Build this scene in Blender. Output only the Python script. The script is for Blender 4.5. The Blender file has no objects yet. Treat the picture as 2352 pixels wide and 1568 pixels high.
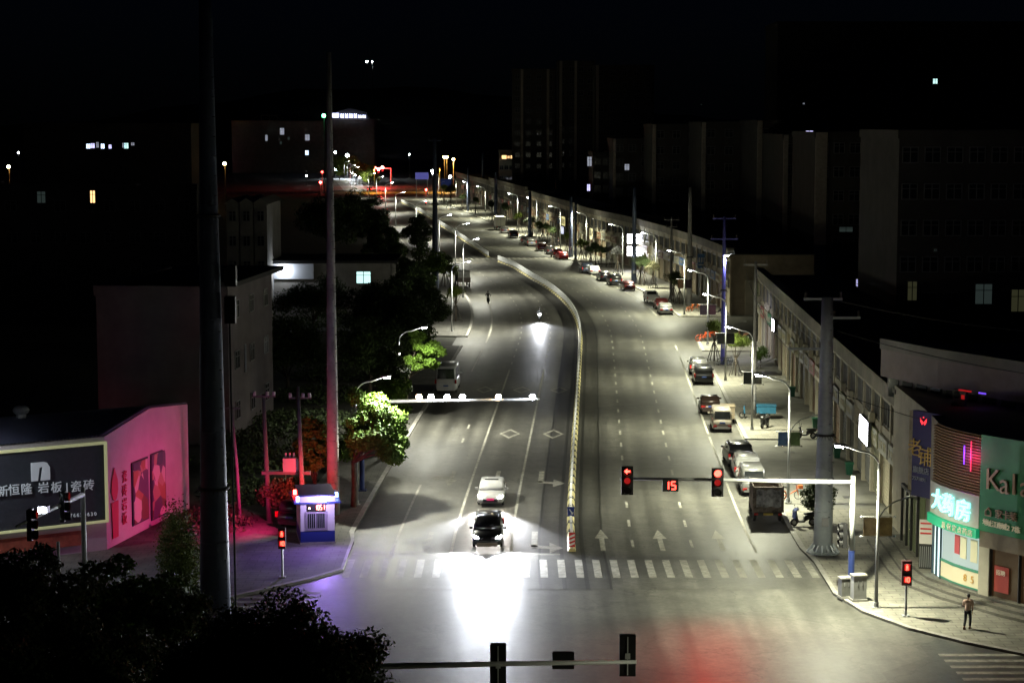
import bpy, bmesh, math, random
import numpy as np
from mathutils import Vector, Matrix

R = math.radians
random.seed(7)
rng = np.random.default_rng(7)
SC = bpy.context.scene
COL = SC.collection

# ------------------------------------------------------------------ camera
CAM_H, FPX, HOR, CX, CY = 24.8, 4450.0, 286.0, 1176.0, 784.0   # measured on the photograph (2352 px wide)
PITCH = math.atan((CY - HOR) / FPX)
cam_d = bpy.data.cameras.new('camera')
cam_d.sensor_width = 36.0
cam_d.lens = 36.0 * FPX / 2352.0
cam_d.clip_start, cam_d.clip_end = 0.5, 6000.0
cam = bpy.data.objects.new('camera', cam_d)
cam.location = (0, 0, CAM_H)
cam.rotation_euler = (math.pi / 2 - PITCH, 0, 0)
COL.objects.link(cam)
SC.camera = cam

# ------------------------------------------------------------------ night sky
wd = bpy.data.worlds.new('World')
SC.world = wd
wd.use_nodes = True
nt = wd.node_tree
sky = nt.nodes.new('ShaderNodeTexSky')
sky.sky_type = 'NISHITA'
sky.sun_disc = False
sky.sun_elevation = R(8)
sky.sun_rotation = R(200)
bg = nt.nodes['Background']
bg.inputs['Strength'].default_value = 0.0004
tint = nt.nodes.new('ShaderNodeMix')
tint.data_type, tint.blend_type = 'RGBA', 'MULTIPLY'
tint.inputs[0].default_value = 1.0
tint.inputs[7].default_value = (.22, .38, 1.3, 1)      # the deep blue of the night
nt.links.new(sky.outputs[0], tint.inputs[6])
nt.links.new(tint.outputs[2], bg.inputs[0])
SC.view_settings.view_transform = 'Standard'
SC.view_settings.look = 'None'
SC.view_settings.exposure = 0.0
SC.view_settings.gamma = 1.0
SC.cycles.max_bounces = 6
SC.cycles.diffuse_bounces = 2
SC.cycles.glossy_bounces = 2
SC.cycles.transparent_max_bounces = 6
SC.cycles.sample_clamp_indirect = 2.0
SC.cycles.sample_clamp_direct = 0.0

# powers of the real lamps (watts)
LAMP_W = 20000.0
HEAD_W = 10500.0
SPILL = 0.013

# ------------------------------------------------------------------ helpers
def ray(px, py):
    dx, dy = (px - CX) / FPX, (CY - py) / FPX
    return Vector((dx, math.cos(PITCH) + dy * math.sin(PITCH), -math.sin(PITCH) + dy * math.cos(PITCH)))

def G(px, py, z=0.0):
    """the point of the level z that a measured photo point lies on"""
    d = ray(px, py)
    t = (z - CAM_H) / d.z
    return Vector((d.x * t, d.y * t, z))

def W(px, py, depth):
    d = ray(px, py)
    t = depth / d.y
    return Vector((d.x * t, depth, CAM_H + d.z * t))

MATS = {}
def mat(name, col, rough=0.6, metal=0.0, emit=0.0, ecol=None, noise=0.0, nscale=2.0, spec=0.5, sampled=True, bump=0.0, alpha=None):
    if name in MATS:
        return MATS[name]
    m = bpy.data.materials.new(name)
    m.use_nodes = True
    t = m.node_tree
    b = t.nodes['Principled BSDF']
    c4 = (*col, 1.0)
    b.inputs['Base Color'].default_value = c4
    b.inputs['Roughness'].default_value = rough
    b.inputs['Metallic'].default_value = metal
    b.inputs['Specular IOR Level'].default_value = spec
    if emit > 0:
        b.inputs['Emission Color'].default_value = (*(ecol or col), 1.0)
        b.inputs['Emission Strength'].default_value = emit
        if not sampled:
            m.cycles.emission_sampling = 'NONE'
    if noise > 0 or bump > 0:
        tc = t.nodes.new('ShaderNodeTexCoord')
        n = t.nodes.new('ShaderNodeTexNoise')
        n.inputs['Scale'].default_value = nscale
        n.inputs['Detail'].default_value = 6
        n.inputs['Roughness'].default_value = 0.65
        t.links.new(tc.outputs['Object'], n.inputs['Vector'])
        if noise > 0:
            rp = t.nodes.new('ShaderNodeValToRGB')
            lo = tuple(max(0, c * (1 - noise)) for c in col)
            hi = tuple(min(1, c * (1 + noise)) for c in col)
            rp.color_ramp.elements[0].position = 0.3
            rp.color_ramp.elements[0].color = (*lo, 1)
            rp.color_ramp.elements[1].position = 0.7
            rp.color_ramp.elements[1].color = (*hi, 1)
            t.links.new(n.outputs['Fac'], rp.inputs['Fac'])
            t.links.new(rp.outputs['Color'], b.inputs['Base Color'])
        if bump > 0:
            bp = t.nodes.new('ShaderNodeBump')
            bp.inputs['Strength'].default_value = bump
            bp.inputs['Distance'].default_value = 0.0004
            t.links.new(n.outputs['Fac'], bp.inputs['Height'])
            t.links.new(bp.outputs['Normal'], b.inputs['Normal'])
    MATS[name] = m
    return m

class MB:
    """collects pieces of one mesh object"""
    def __init__(s):
        s.v, s.f, s.m = [], [], []
    def add(s, vs, fs, mi=0):
        o = len(s.v)
        s.v += [tuple(v) for v in vs]
        s.f += [tuple(i + o for i in f) for f in fs]
        s.m += [mi] * len(fs)
        return s
    def box(s, x0, x1, y0, y1, z0, z1, mi=0):
        v = [(x, y, z) for z in (z0, z1) for y in (y0, y1) for x in (x0, x1)]
        return s.add(v, [(0, 2, 3, 1), (4, 5, 7, 6), (0, 1, 5, 4), (2, 6, 7, 3), (0, 4, 6, 2), (1, 3, 7, 5)], mi)
    def cbox(s, c, size, rz=0.0, mi=0):
        n = len(s.v)
        a, b, d = size[0] / 2, size[1] / 2, size[2] / 2
        s.box(-a, a, -b, b, -d, d, mi)
        cs, sn = math.cos(rz), math.sin(rz)
        for i in range(n, len(s.v)):
            x, y, z = s.v[i]
            s.v[i] = (c[0] + x * cs - y * sn, c[1] + x * sn + y * cs, c[2] + z)
        return s
    def prism(s, poly, z0, z1, mi=0):
        n = len(poly)
        v = [(p[0], p[1], z0) for p in poly] + [(p[0], p[1], z1) for p in poly]
        f = [tuple(range(n - 1, -1, -1)), tuple(range(n, 2 * n))]
        f += [(i, (i + 1) % n, n + (i + 1) % n, n + i) for i in range(n)]
        return s.add(v, f, mi)
    def xprism(s, poly, x0, x1, mi=0):
        """profile in (y, z) pushed along x"""
        n = len(poly)
        v = [(x0, p[0], p[1]) for p in poly] + [(x1, p[0], p[1]) for p in poly]
        f = [tuple(range(n)), tuple(range(2 * n - 1, n - 1, -1))]
        f += [(i, n + i, n + (i + 1) % n, (i + 1) % n) for i in range(n)]
        return s.add(v, f, mi)
    def yprism(s, poly, y0, y1, mi=0):
        """profile in (x, z) pushed along y"""
        n = len(poly)
        v = [(p[0], y0, p[1]) for p in poly] + [(p[0], y1, p[1]) for p in poly]
        f = [tuple(range(n)), tuple(range(2 * n - 1, n - 1, -1))]
        f += [(i, n + i, n + (i + 1) % n, (i + 1) % n) for i in range(n)]
        return s.add(v, f, mi)
    def quad(s, a, b, c, d, mi=0):
        return s.add([a, b, c, d], [(0, 1, 2, 3)], mi)
    def loft(s, rings, mi=0, cap=True):
        n = len(rings[0])
        v = [p for r in rings for p in r]
        f = []
        for k in range(len(rings) - 1):
            for i in range(n):
                j = (i + 1) % n
                f.append((k * n + i, k * n + j, (k + 1) * n + j, (k + 1) * n + i))
        if cap:
            f.append(tuple(range(n - 1, -1, -1)))
            f.append(tuple(range((len(rings) - 1) * n, len(rings) * n)))
        return s.add(v, f, mi)
    def tube(s, pts, rad, n=8, mi=0, cap=True):
        pts = [Vector(p) for p in pts]
        if not hasattr(rad, '__len__'):
            rad = [rad] * len(pts)
        rings = []
        for i, p in enumerate(pts):
            t = (pts[min(i + 1, len(pts) - 1)] - pts[max(i - 1, 0)]).normalized()
            a = Vector((0, 0, 1)) if abs(t.z) < 0.9 else Vector((0, 1, 0))
            u = t.cross(a).normalized()
            w = t.cross(u).normalized()
            rings.append([p + (u * math.cos(2 * math.pi * k / n) + w * math.sin(2 * math.pi * k / n)) * rad[i] for k in range(n)])
        return s.loft(rings, mi, cap)
    def cyl(s, c, r, h, n=12, mi=0, axis='z', r2=None):
        r2 = r if r2 is None else r2
        c = Vector(c)
        d = {'z': Vector((0, 0, 1)), 'x': Vector((1, 0, 0)), 'y': Vector((0, 1, 0))}[axis]
        return s.tube([c, c + d * h], [r, r2], n, mi)
    def ball(s, c, r, n=10, m=6, mi=0):
        rx, ry, rz = r if hasattr(r, '__len__') else (r, r, r)
        rings = []
        for i in range(1, m):
            a = math.pi * i / m
            rings.append([(c[0] + rx * math.sin(a) * math.cos(2 * math.pi * k / n), c[1] + ry * math.sin(a) * math.sin(2 * math.pi * k / n), c[2] - rz * math.cos(a)) for k in range(n)])
        return s.loft(rings, mi, True)
    def ring(s, c, r, t, n=16, k=6, mi=0, axis='x'):
        """torus"""
        v, f = [], []
        for i in range(n):
            a = 2 * math.pi * i / n
            for j in range(k):
                b = 2 * math.pi * j / k
                q = r + t * math.cos(b)
                p = (t * math.sin(b), q * math.cos(a), q * math.sin(a))
                if axis == 'y': p = (p[1], p[0], p[2])
                if axis == 'z': p = (p[1], p[2], p[0])
                v.append((c[0] + p[0], c[1] + p[1], c[2] + p[2]))
        for i in range(n):
            for j in range(k):
                f.append((i * k + j, ((i + 1) % n) * k + j, ((i + 1) % n) * k + (j + 1) % k, i * k + (j + 1) % k))
        return s.add(v, f, mi)
    def mesh(s, name, mats, smooth=False):
        me = bpy.data.meshes.new(name)
        me.from_pydata(s.v, [], s.f)
        for m in (mats if isinstance(mats, (list, tuple)) else [mats]):
            me.materials.append(m)
        if any(s.m):
            me.polygons.foreach_set('material_index', s.m)
        if smooth:
            me.polygons.foreach_set('use_smooth', [True] * len(s.f))
        me.update()
        bm = bmesh.new()
        bm.from_mesh(me)
        bmesh.ops.recalc_face_normals(bm, faces=bm.faces)
        bm.to_mesh(me)
        bm.free()
        return me
    def build(s, name, mats, parent=None, smooth=False, loc=None, rz=None):
        o = bpy.data.objects.new(name, s.mesh(name, mats, smooth))
        COL.objects.link(o)
        if parent: o.parent = parent
        if loc is not None: o.location = loc
        if rz is not None: o.rotation_euler = (0, 0, rz)
        return o

def tag(o, label, cat, group=None):
    o['label'] = label
    o['category'] = cat
    if group: o['group'] = group
    return o

def thing(name, label, cat, loc=(0, 0, 0), rz=0.0, group=None):
    o = bpy.data.objects.new(name, None)
    o.empty_display_size = 0.2
    COL.objects.link(o)
    o.location = loc
    o.rotation_euler = (0, 0, rz)
    return tag(o, label, cat, group)

def structure(o):
    o['kind'] = 'structure'
    return o

def dup(root, loc, rz, label, group=None, swap=None, scale=None):
    """a copy of a thing with copies of its parts and sub-parts; swap exchanges materials on the copy"""
    def cp(o, par):
        c = o.copy()
        COL.objects.link(c)
        if par is not None:
            c.parent = par
        if swap and c.type == 'MESH':
            for sl in c.material_slots:
                if sl.material and sl.material.name in swap:
                    sl_m = swap[sl.material.name]
                    sl.link = 'OBJECT'
                    sl.material = sl_m
        for ch in o.children:
            cp(ch, c)
        return c
    r = cp(root, None)
    r.location = loc
    r.rotation_euler = (0, 0, rz)
    if scale: r.scale = (scale,) * 3 if not hasattr(scale, '__len__') else scale
    r['label'] = label
    if group: r['group'] = group
    return r

def copy_part(o, parent, loc=None, rz=None, scale=None):
    c = o.copy()
    COL.objects.link(c)
    c.parent = parent
    if loc is not None: c.location = loc
    if rz is not None: c.rotation_euler = (0, 0, rz)
    if scale is not None: c.scale = scale
    for ch in o.children:
        copy_part(ch, c)
    return c

def lamp(name, kind, loc, watts, col, parent=None, size=0.1, spot=None, blend=0.5, aim=None):
    l = bpy.data.lights.new(name, kind)
    l.energy = watts
    l.color = col
    l.shadow_soft_size = size
    if kind == 'SPOT':
        l.spot_size = spot
        l.spot_blend = blend
    o = bpy.data.objects.new(name, l)
    COL.objects.link(o)
    o.location = loc
    if parent: o.parent = parent
    if aim is not None:
        o.rotation_euler = Vector(aim).to_track_quat('-Z', 'Y').to_euler()
    return o

def text(body, size, depth, name, m, parent=None, loc=(0, 0, 0), rot=(R(90), 0, 0), align='CENTER', sx=1.0, bold=0.0):
    """letters as a solid mesh standing in the x-z plane"""
    c = bpy.data.curves.new('tmp', 'FONT')
    c.body = body
    c.size = size
    c.extrude = depth / 2
    c.offset = bold
    c.resolution_u = 2
    c.align_x = align
    o = bpy.data.objects.new('tmp', c)
    COL.objects.link(o)
    me = bpy.data.meshes.new_from_object(o.evaluated_get(bpy.context.evaluated_depsgraph_get()))
    bpy.data.objects.remove(o)
    bpy.data.curves.remove(c)
    me.name = name
    me.materials.clear()
    me.materials.append(m)
    r = bpy.data.objects.new(name, me)
    COL.objects.link(r)
    r.location = loc
    r.rotation_euler = rot
    r.scale = (sx, 1, 1)
    if parent: r.parent = parent
    return r

def smooth_line(pts, step):
    """Catmull-Rom through pts, resampled evenly"""
    p = [Vector((q[0], q[1])) for q in pts]
    p = [p[0] * 2 - p[1]] + p + [p[-1] * 2 - p[-2]]
    out = []
    for i in range(1, len(p) - 2):
        for k in range(24):
            t = k / 24
            a, b, c, d = p[i - 1], p[i], p[i + 1], p[i + 2]
            out.append(0.5 * (2 * b + (c - a) * t + (2 * a - 5 * b + 4 * c - d) * t * t + (3 * b - a - 3 * c + d) * t ** 3))
    out.append(p[-2])
    res, acc = [out[0]], 0.0
    for a, b in zip(out, out[1:]):
        seg = (b - a).length
        while seg > 0 and acc + seg >= step:
            a = a + (b - a) * ((step - acc) / seg)
            res.append(a)
            seg = (b - a).length
            acc = 0.0
        acc += seg
    return res

# ------------------------------------------------------------------ the line of the road (world metres, along its median)
_med_px = [(1316, 1290), (1311, 1176), (1318, 1036), (1327, 890), (1333, 784), (1330, 752), (1318, 722), (1296, 693),
           (1262, 665), (1220, 640), (1178, 614), (1123, 591), (1066, 553), (1010, 517), (965, 488), (920, 464), (885, 442), (838, 410), (800, 388)]
_mp = [G(*q) for q in _med_px]
_mp = [Vector((_mp[0].x + 0.3, 40, 0)), Vector((_mp[0].x + 0.1, 80, 0))] + _mp
MED = smooth_line(_mp, 1.0)
for _ in range(12):                      # ease small measuring kinks
    MED = [MED[0]] + [(a + b * 2 + c) / 4 for a, b, c in zip(MED, MED[1:], MED[2:])] + [MED[-1]]
def rp(s, off=0.0, z=0.0):
    """point at s metres along the road line, off metres to its right"""
    s = max(0.0, min(s, len(MED) - 1.001))
    i = int(s)
    p = MED[i].lerp(MED[i + 1], s - i)
    a, b = MED[max(0, i - 3)], MED[min(len(MED) - 1, i + 4)]
    t = (b - a).normalized()
    return Vector((p.x + t.y * off, p.y - t.x * off, z))
def heading(s):
    i = int(max(3, min(s, len(MED) - 6)))
    t = MED[i + 4] - MED[i - 3]
    return math.atan2(-t.x, t.y)         # rotation about z that turns +y along the road
_medn = np.array([(p.x, p.y) for p in MED])
def s_of(p):
    return float(np.argmin((_medn[:, 0] - p[0]) ** 2 + (_medn[:, 1] - p[1]) ** 2))
def s_at(px, py):
    return s_of(G(px, py))
# ------------------------------------------------------------------ ground, road, pavements, markings
def asphalt(name, paved_strip):
    m = bpy.data.materials.new(name)
    m.use_nodes = True
    t = m.node_tree
    L = t.links.new
    b = t.nodes['Principled BSDF']
    def N(k, **kw):
        n = t.nodes.new(k)
        for a, v in kw.items(): setattr(n, a, v)
        return n
    def math_(op, a, b_=None):
        n = N('ShaderNodeMath', operation=op)
        for i, v in enumerate((a, b_)):
            if v is None: continue
            if isinstance(v, (int, float)): n.inputs[i].default_value = v
            else: L(v, n.inputs[i])
        return n.outputs[0]
    uv = N('ShaderNodeUVMap', uv_map='road')
    sep = N('ShaderNodeSeparateXYZ')
    L(uv.outputs[0], sep.inputs[0])
    u, v = sep.outputs[0], sep.outputs[1]
    # long streaks of wear along the traffic
    cmb = N('ShaderNodeCombineXYZ')
    L(math_('MULTIPLY', u, 1.1), cmb.inputs[0])
    L(math_('MULTIPLY', v, 0.035), cmb.inputs[1])
    n1 = N('ShaderNodeTexNoise'); n1.inputs['Scale'].default_value = 1.0; n1.inputs['Detail'].default_value = 5
    L(cmb.outputs[0], n1.inputs['Vector'])
    n2 = N('ShaderNodeTexNoise'); n2.inputs['Scale'].default_value = 0.13; n2.inputs['Detail'].default_value = 7
    L(uv.outputs[0], n2.inputs['Vector'])
    n3 = N('ShaderNodeTexNoise'); n3.inputs['Scale'].default_value = 3.2; n3.inputs['Detail'].default_value = 8; n3.inputs['Roughness'].default_value = .8
    L(uv.outputs[0], n3.inputs['Vector'])
    n4 = N('ShaderNodeTexNoise'); n4.inputs['Scale'].default_value = 0.75; n4.inputs['Detail'].default_value = 6; n4.inputs['Roughness'].default_value = .7
    L(uv.outputs[0], n4.inputs['Vector'])
    def sw(n, k): return math_('ADD', math_('MULTIPLY', math_('SUBTRACT', n.outputs[0], 0.5), k), 1.0)
    f = math_('MULTIPLY', math_('MULTIPLY', sw(n1, 1.7), sw(n2, 1.5)), math_('MULTIPLY', sw(n3, 1.6), sw(n4, 1.3)))
    if paved_strip:                      # wheel tracks in every lane
        f = math_('MULTIPLY', f, math_('ADD', 1.0, math_('MULTIPLY', math_('COSINE', math_('MULTIPLY', math_('SUBTRACT', u, 1.0), 2 * math.pi * 2 / 3.5)), .10)))
    f = math_('MAXIMUM', f, 0.15)
    if paved_strip:
        au = math_('ABSOLUTE', u)
        f = math_('MULTIPLY', f, math_('SUBTRACT', 1.0, math_('MULTIPLY', math_('LESS_THAN', au, 1.9), 0.3)))
        wob = math_('ADD', au, math_('MULTIPLY', math_('SUBTRACT', n2.outputs[0], 0.5), 0.25))
        seam = math_('LESS_THAN', math_('ABSOLUTE', math_('SUBTRACT', wob, 1.9)), 0.07)
        seam2 = math_('LESS_THAN', math_('ABSOLUTE', math_('SUBTRACT', au, 0.62)), 0.12)
        f = math_('MULTIPLY', f, math_('SUBTRACT', 1.0, math_('MULTIPLY', math_('MAXIMUM', seam, seam2), 0.6)))
    # cracks and mended places
    vo = N('ShaderNodeTexVoronoi', feature='DISTANCE_TO_EDGE'); vo.inputs['Scale'].default_value = .16
    wv = N('ShaderNodeVectorMath', operation='ADD'); sc_ = N('ShaderNodeVectorMath', operation='SCALE')
    n5 = N('ShaderNodeTexNoise'); n5.inputs['Scale'].default_value = .5; n5.inputs['Detail'].default_value = 6
    L(uv.outputs[0], n5.inputs['Vector']); L(n5.outputs['Color'], sc_.inputs[0]); sc_.inputs['Scale'].default_value = 3.5
    L(uv.outputs[0], wv.inputs[0]); L(sc_.outputs[0], wv.inputs[1]); L(wv.outputs[0], vo.inputs['Vector'])
    crack = math_('MULTIPLY', math_('LESS_THAN', vo.outputs['Distance'], .009), math_('GREATER_THAN', n2.outputs[0], .5))
    f = math_('MULTIPLY', f, math_('SUBTRACT', 1.0, math_('MULTIPLY', crack, .28)))
    v2 = N('ShaderNodeTexVoronoi'); v2.distance = 'CHEBYCHEV'; v2.inputs['Scale'].default_value = .09
    L(uv.outputs[0], v2.inputs['Vector'])
    sp = N('ShaderNodeSeparateColor'); L(v2.outputs['Color'], sp.inputs[0])
    f = math_('MULTIPLY', f, math_('SUBTRACT', 1.0, math_('MULTIPLY', math_('GREATER_THAN', sp.outputs[0], .82), .22)))
    mx = N('ShaderNodeMix', data_type='RGBA')
    mx.inputs[6].default_value = (0, 0, 0, 1)
    mx.inputs[7].default_value = (0.078, 0.076, 0.066, 1)
    mx.clamp_factor = False
    L(f, mx.inputs[0])
    L(mx.outputs[2], b.inputs['Base Color'])
    rr = math_('ADD', math_('MULTIPLY', n2.outputs[0], 0.14), math_('ADD', math_('MULTIPLY', n1.outputs[0], 0.18), 0.36))
    L(rr, b.inputs['Roughness'])
    b.inputs['Specular IOR Level'].default_value = 0.36
    bp = N('ShaderNodeBump'); bp.inputs['Strength'].default_value = 0.25; bp.inputs['Distance'].default_value = 0.02
    L(n3.outputs[0], bp.inputs['Height'])
    L(bp.outputs[0], b.inputs['Normal'])
    return m

M_ROAD = asphalt('asphalt_carriageway', True)
M_APRON = asphalt('asphalt_plain', False)
M_SOIL = mat('soil', (0.03, 0.03, 0.022), 0.95, noise=0.6, nscale=0.4)
M_PAVE = mat('paving', (0.21, 0.20, 0.165), 0.8, noise=0.35, nscale=0.8)
M_PAVE2 = mat('paving_old', (0.10, 0.097, 0.085), 0.85, noise=0.45, nscale=0.6)
def joints(m, w, h, dark=.55):
    t = m.node_tree
    b = t.nodes['Principled BSDF']
    src = b.inputs['Base Color'].links[0].from_socket
    tc, br, mx = t.nodes.new('ShaderNodeTexCoord'), t.nodes.new('ShaderNodeTexBrick'), t.nodes.new('ShaderNodeMix')
    br.inputs['Scale'].default_value = 1.0
    br.inputs['Brick Width'].default_value = w
    br.inputs['Row Height'].default_value = h
    br.inputs['Mortar Size'].default_value = .035
    br.inputs['Color1'].default_value = (1, 1, 1, 1)
    br.inputs['Color2'].default_value = (.82, .82, .82, 1)
    br.inputs['Mortar'].default_value = (dark, dark, dark, 1)
    mx.data_type, mx.blend_type = 'RGBA', 'MULTIPLY'
    mx.inputs[0].default_value = 1
    t.links.new(tc.outputs['Object'], br.inputs['Vector'])
    t.links.new(src, mx.inputs[6])
    t.links.new(br.outputs['Color'], mx.inputs[7])
    t.links.new(mx.outputs[2], b.inputs['Base Color'])
joints(M_PAVE, 1.0, .5)
joints(M_PAVE2, 1.0, .5)
M_KERB = mat('kerb_stone', (0.26, 0.25, 0.225), 0.75, noise=0.3, nscale=1.5)
M_KERBSIDE = mat('kerb_side', (0.09, 0.085, 0.07), 0.9, noise=0.4, nscale=1.0)
M_FORE = mat('concrete', (0.15, 0.147, 0.125), 0.75, noise=0.4, nscale=0.35)

def paint(name, col, wear=0.5):
    m = mat(name, col, 0.75)
    t = m.node_tree
    b = t.nodes['Principled BSDF']
    tc = t.nodes.new('ShaderNodeTexCoord')
    n = t.nodes.new('ShaderNodeTexNoise')
    n.inputs['Scale'].default_value = 1.7
    n.inputs['Detail'].default_value = 8
    n.inputs['Roughness'].default_value = 0.75
    t.links.new(tc.outputs['Object'], n.inputs['Vector'])
    r = t.nodes.new('ShaderNodeValToRGB')
    r.color_ramp.elements[0].position = 0.37
    r.color_ramp.elements[0].color = tuple(c * (1 - wear) for c in col) + (1,)
    r.color_ramp.elements[1].position = 0.6
    r.color_ramp.elements[1].color = (*col, 1)
    t.links.new(n.outputs['Fac'], r.inputs['Fac'])
    t.links.new(r.outputs['Color'], b.inputs['Base Color'])
    b.inputs['Specular IOR Level'].default_value = 0.3
    return m
M_PAINT = paint('road_paint', (0.36, 0.35, 0.30))
M_PAINTW = paint('road_paint_worn', (0.24, 0.235, 0.2), 0.6)
M_PAINTY = paint('road_paint_yellow', (0.40, 0.36, 0.18))

# the ground
g = MB()
g.quad((-2500, -200, -0.03), (2500, -200, -0.03), (2500, 5000, -0.03), (-2500, 5000, -0.03))
structure(g.build('ground', M_SOIL))

S_NEAR, S_FAR = 62.0, 1050.0
def uv_sheet(name, verts, faces, uvs, m):
    me = bpy.data.meshes.new(name)
    me.from_pydata(verts, [], faces)
    l = me.uv_layers.new(name='road')
    for p in me.polygons:
        for li in p.loop_indices:
            l.data[li].uv = uvs[me.loops[li].vertex_index]
    me.materials.append(m)
    me.update()
    o = bpy.data.objects.new(name, me)
    COL.objects.link(o)
    return structure(o)
vs, fs, uvs = [], [], []
offs = [-14.5, -7, 0, 7, 14.5]
ss = list(np.arange(S_NEAR, S_FAR, 4.0))
for s in ss:
    for o_ in offs:
        vs.append(tuple(rp(s, o_)))
        uvs.append((o_, s))
k = len(offs)
for i in range(len(ss) - 1):
    for j in range(k - 1):
        fs.append((i * k + j, i * k + j + 1, (i + 1) * k + j + 1, (i + 1) * k + j))
uv_sheet('road', vs, fs, uvs, M_ROAD)
e0, e1 = rp(S_NEAR, -14.5), rp(S_NEAR, 14.5)
av = [(-90, 30, -.006), (90, 30, -.006), (90, e1.y + 2, -.006), (-90, e0.y + 2, -.006)]
uv_sheet('intersection', av, [(0, 1, 2, 3)], [(v[0], v[1]) for v in av], M_APRON)
a, b_, c, d = rp(181, 13), rp(181, 75), rp(210, 75), rp(210, 13)
av = [(p.x, p.y, 0.006) for p in (a, b_, c, d)]
uv_sheet('side_street', av, [(0, 1, 2, 3)], [(0, 0), (60, 0), (60, 28), (0, 28)], M_APRON)
# the far cross street beyond the last lights
a, b_, c, d = rp(662, -120), rp(662, 160), rp(690, 160), rp(690, -120)
av = [(p.x, p.y, 0.006) for p in (a, b_, c, d)]
uv_sheet('cross_street', av, [(0, 1, 2, 3)], [(0, 0), (280, 0), (280, 28), (0, 28)], M_APRON)

def pavement(name, kerb, outer, top=M_PAVE, h=0.13):
    """kerb and outer: matching lists of (x, y); a raised walk with a stone edge"""
    m = MB()
    n = len(kerb)
    for i in range(n - 1):
        k0, k1, o0, o1 = [Vector((p[0], p[1], 0)) for p in (kerb[i], kerb[i + 1], outer[i], outer[i + 1])]
        i0 = k0 + (o0 - k0).normalized() * 0.32
        i1 = k1 + (o1 - k1).normalized() * 0.32
        up = Vector((0, 0, h))
        m.quad(k0, k1, k1 + up, k0 + up, 2)
        m.quad(k0 + up, k1 + up, i1 + up, i0 + up, 1)
        m.quad(i0 + up, i1 + up, o1 + up * 1.05, o0 + up * 1.05, 0)
    for i in (0, n - 1):
        k0, o0 = Vector((kerb[i][0], kerb[i][1], 0)), Vector((outer[i][0], outer[i][1], 0))
        m.quad(k0, o0, o0 + Vector((0, 0, h * 1.05)), k0 + Vector((0, 0, h)), 2)
    return structure(m.build(name, [top, M_KERB, M_KERBSIDE]))
def road_walk(name, s0, s1, o0, o1, **kw):
    ss = np.linspace(s0, s1, max(2, int((s1 - s0) / 4)))
    return pavement(name, [rp(s, o0) for s in ss], [rp(s, o1) for s in ss], **kw)
# right hand side: corner, then strips with driveways between them
cor = [G(*q) for q in [(2600, 1560), (2460, 1529), (2351, 1506), (2214, 1478), (2086, 1446), (1981, 1408), (1914, 1366), (1869, 1293)]]
out = [Vector((46, cor[0].y + 2, 0)), Vector((40, 97, 0)), Vector((37, 99, 0)), Vector((33, 101, 0)), Vector((30, 103, 0)), Vector((28, 106, 0)), Vector((26.5, 109, 0)), Vector((25.6, 112, 0))]
ss = [72, 76, 80, 84]
cor += [rp(s, 13.4) for s in ss]
out += [rp(s, 22) for s in ss]
pavement('corner_pavement', cor, out)
road_walk('pavement', 112, 159, 13.45, 17.6)
road_walk('pavement', 172, 181, 13.4, 20.4)
road_walk('pavement', 210, 300, 13.45, 20.2)
road_walk('pavement', 303, 480, 13.6, 21.5)
road_walk('pavement', 480, 655, 13.1, 25)
f = MB()
ss = np.linspace(80, 182, 30)
for s0, s1 in zip(ss, ss[1:]):
    f.quad(rp(s0, 13.3, .03), rp(s0, 21, .03), rp(s1, 21, .03), rp(s1, 13.3, .03))
structure(f.build('forecourt', M_FORE))
# left hand side
corl = [G(*q) for q in [(200, 1450), (588, 1362), (713, 1333), (788, 1311), (813, 1246)]]
outl = [Vector((-32, 118, 0)), Vector((-22, 121, 0)), Vector((-20, 122, 0)), Vector((-19, 123, 0)), Vector((-18.6, 125, 0))]
ss = np.linspace(76, 176, 26)
corl += [rp(s, -13.2) for s in ss]
outl += [rp(s, -17.6 - max(0, (90 - s) * .1)) for s in ss]
pavement('corner_pavement', corl[::-1], outl[::-1], top=M_PAVE2)
road_walk('pavement', 186, 655, -13.2, -18, top=M_PAVE2)

# ------------------------------------------------------------------ painted markings
def strip(m, s0, s1, o0, o1, z=0.005, mi=0):
    n = max(1, int((s1 - s0) / 3))
    for i in range(n):
        a, b = s0 + (s1 - s0) * i / n, s0 + (s1 - s0) * (i + 1) / n
        m.quad(rp(a, o0, z), rp(a, o1, z), rp(b, o1, z), rp(b, o0, z), mi)
def poly(m, pts, z=0.005, mi=0):
    """pts in (along, off)"""
    v = [rp(s, o, z) for s, o in pts]
    m.add(v, [tuple(range(len(v)))], mi)
lm = MB()
for o_ in (3.65, 7.15):
    s = 72.5
    while s < 640:
        if not 312 < s < 328: strip(lm, s, s + 2, o_ - .08, o_ + .08)
        s += 6
for o_ in (-3.55, -7.05):
    strip(lm, 69.5, 156, o_ - .08, o_ + .08)
    s = 160
    while s < 640:
        if not 312 < s < 328: strip(lm, s, s + 2, o_ - .08, o_ + .08)
        s += 6
for s in (110, 117): strip(lm, s, s + 2, -8.9, -8.74)
structure(lm.build('lane_marking', M_PAINT))
el = MB()
for s0, s1 in ((71, 113.5), (115, 168), (173, 178), (212, 300), (328, 420), (432, 640)):
    strip(el, s0, s1, 10.68, 10.84)
strip(el, 69.5, 92, -10.55, -10.4)
strip(el, 154, 172, -10.9, -10.75)
strip(el, 180, 232, -10.9, -10.7)
structure(el.build('edge_marking', M_PAINT))
bay = MB()
for s in (82, 88, 94, 100, 106, 118, 124, 130, 136, 142, 150, 158, 214, 220, 226, 232, 238, 244, 250, 256, 262, 268):
    strip(bay, s, s + .12, 10.9, 13.2)
for s in (156, 161, 166, 171, 176, 186, 191, 205, 210):
    strip(bay, s, s + .12, -13.1, -10.9)
structure(bay.build('parking_marking', M_PAINTW))
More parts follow.
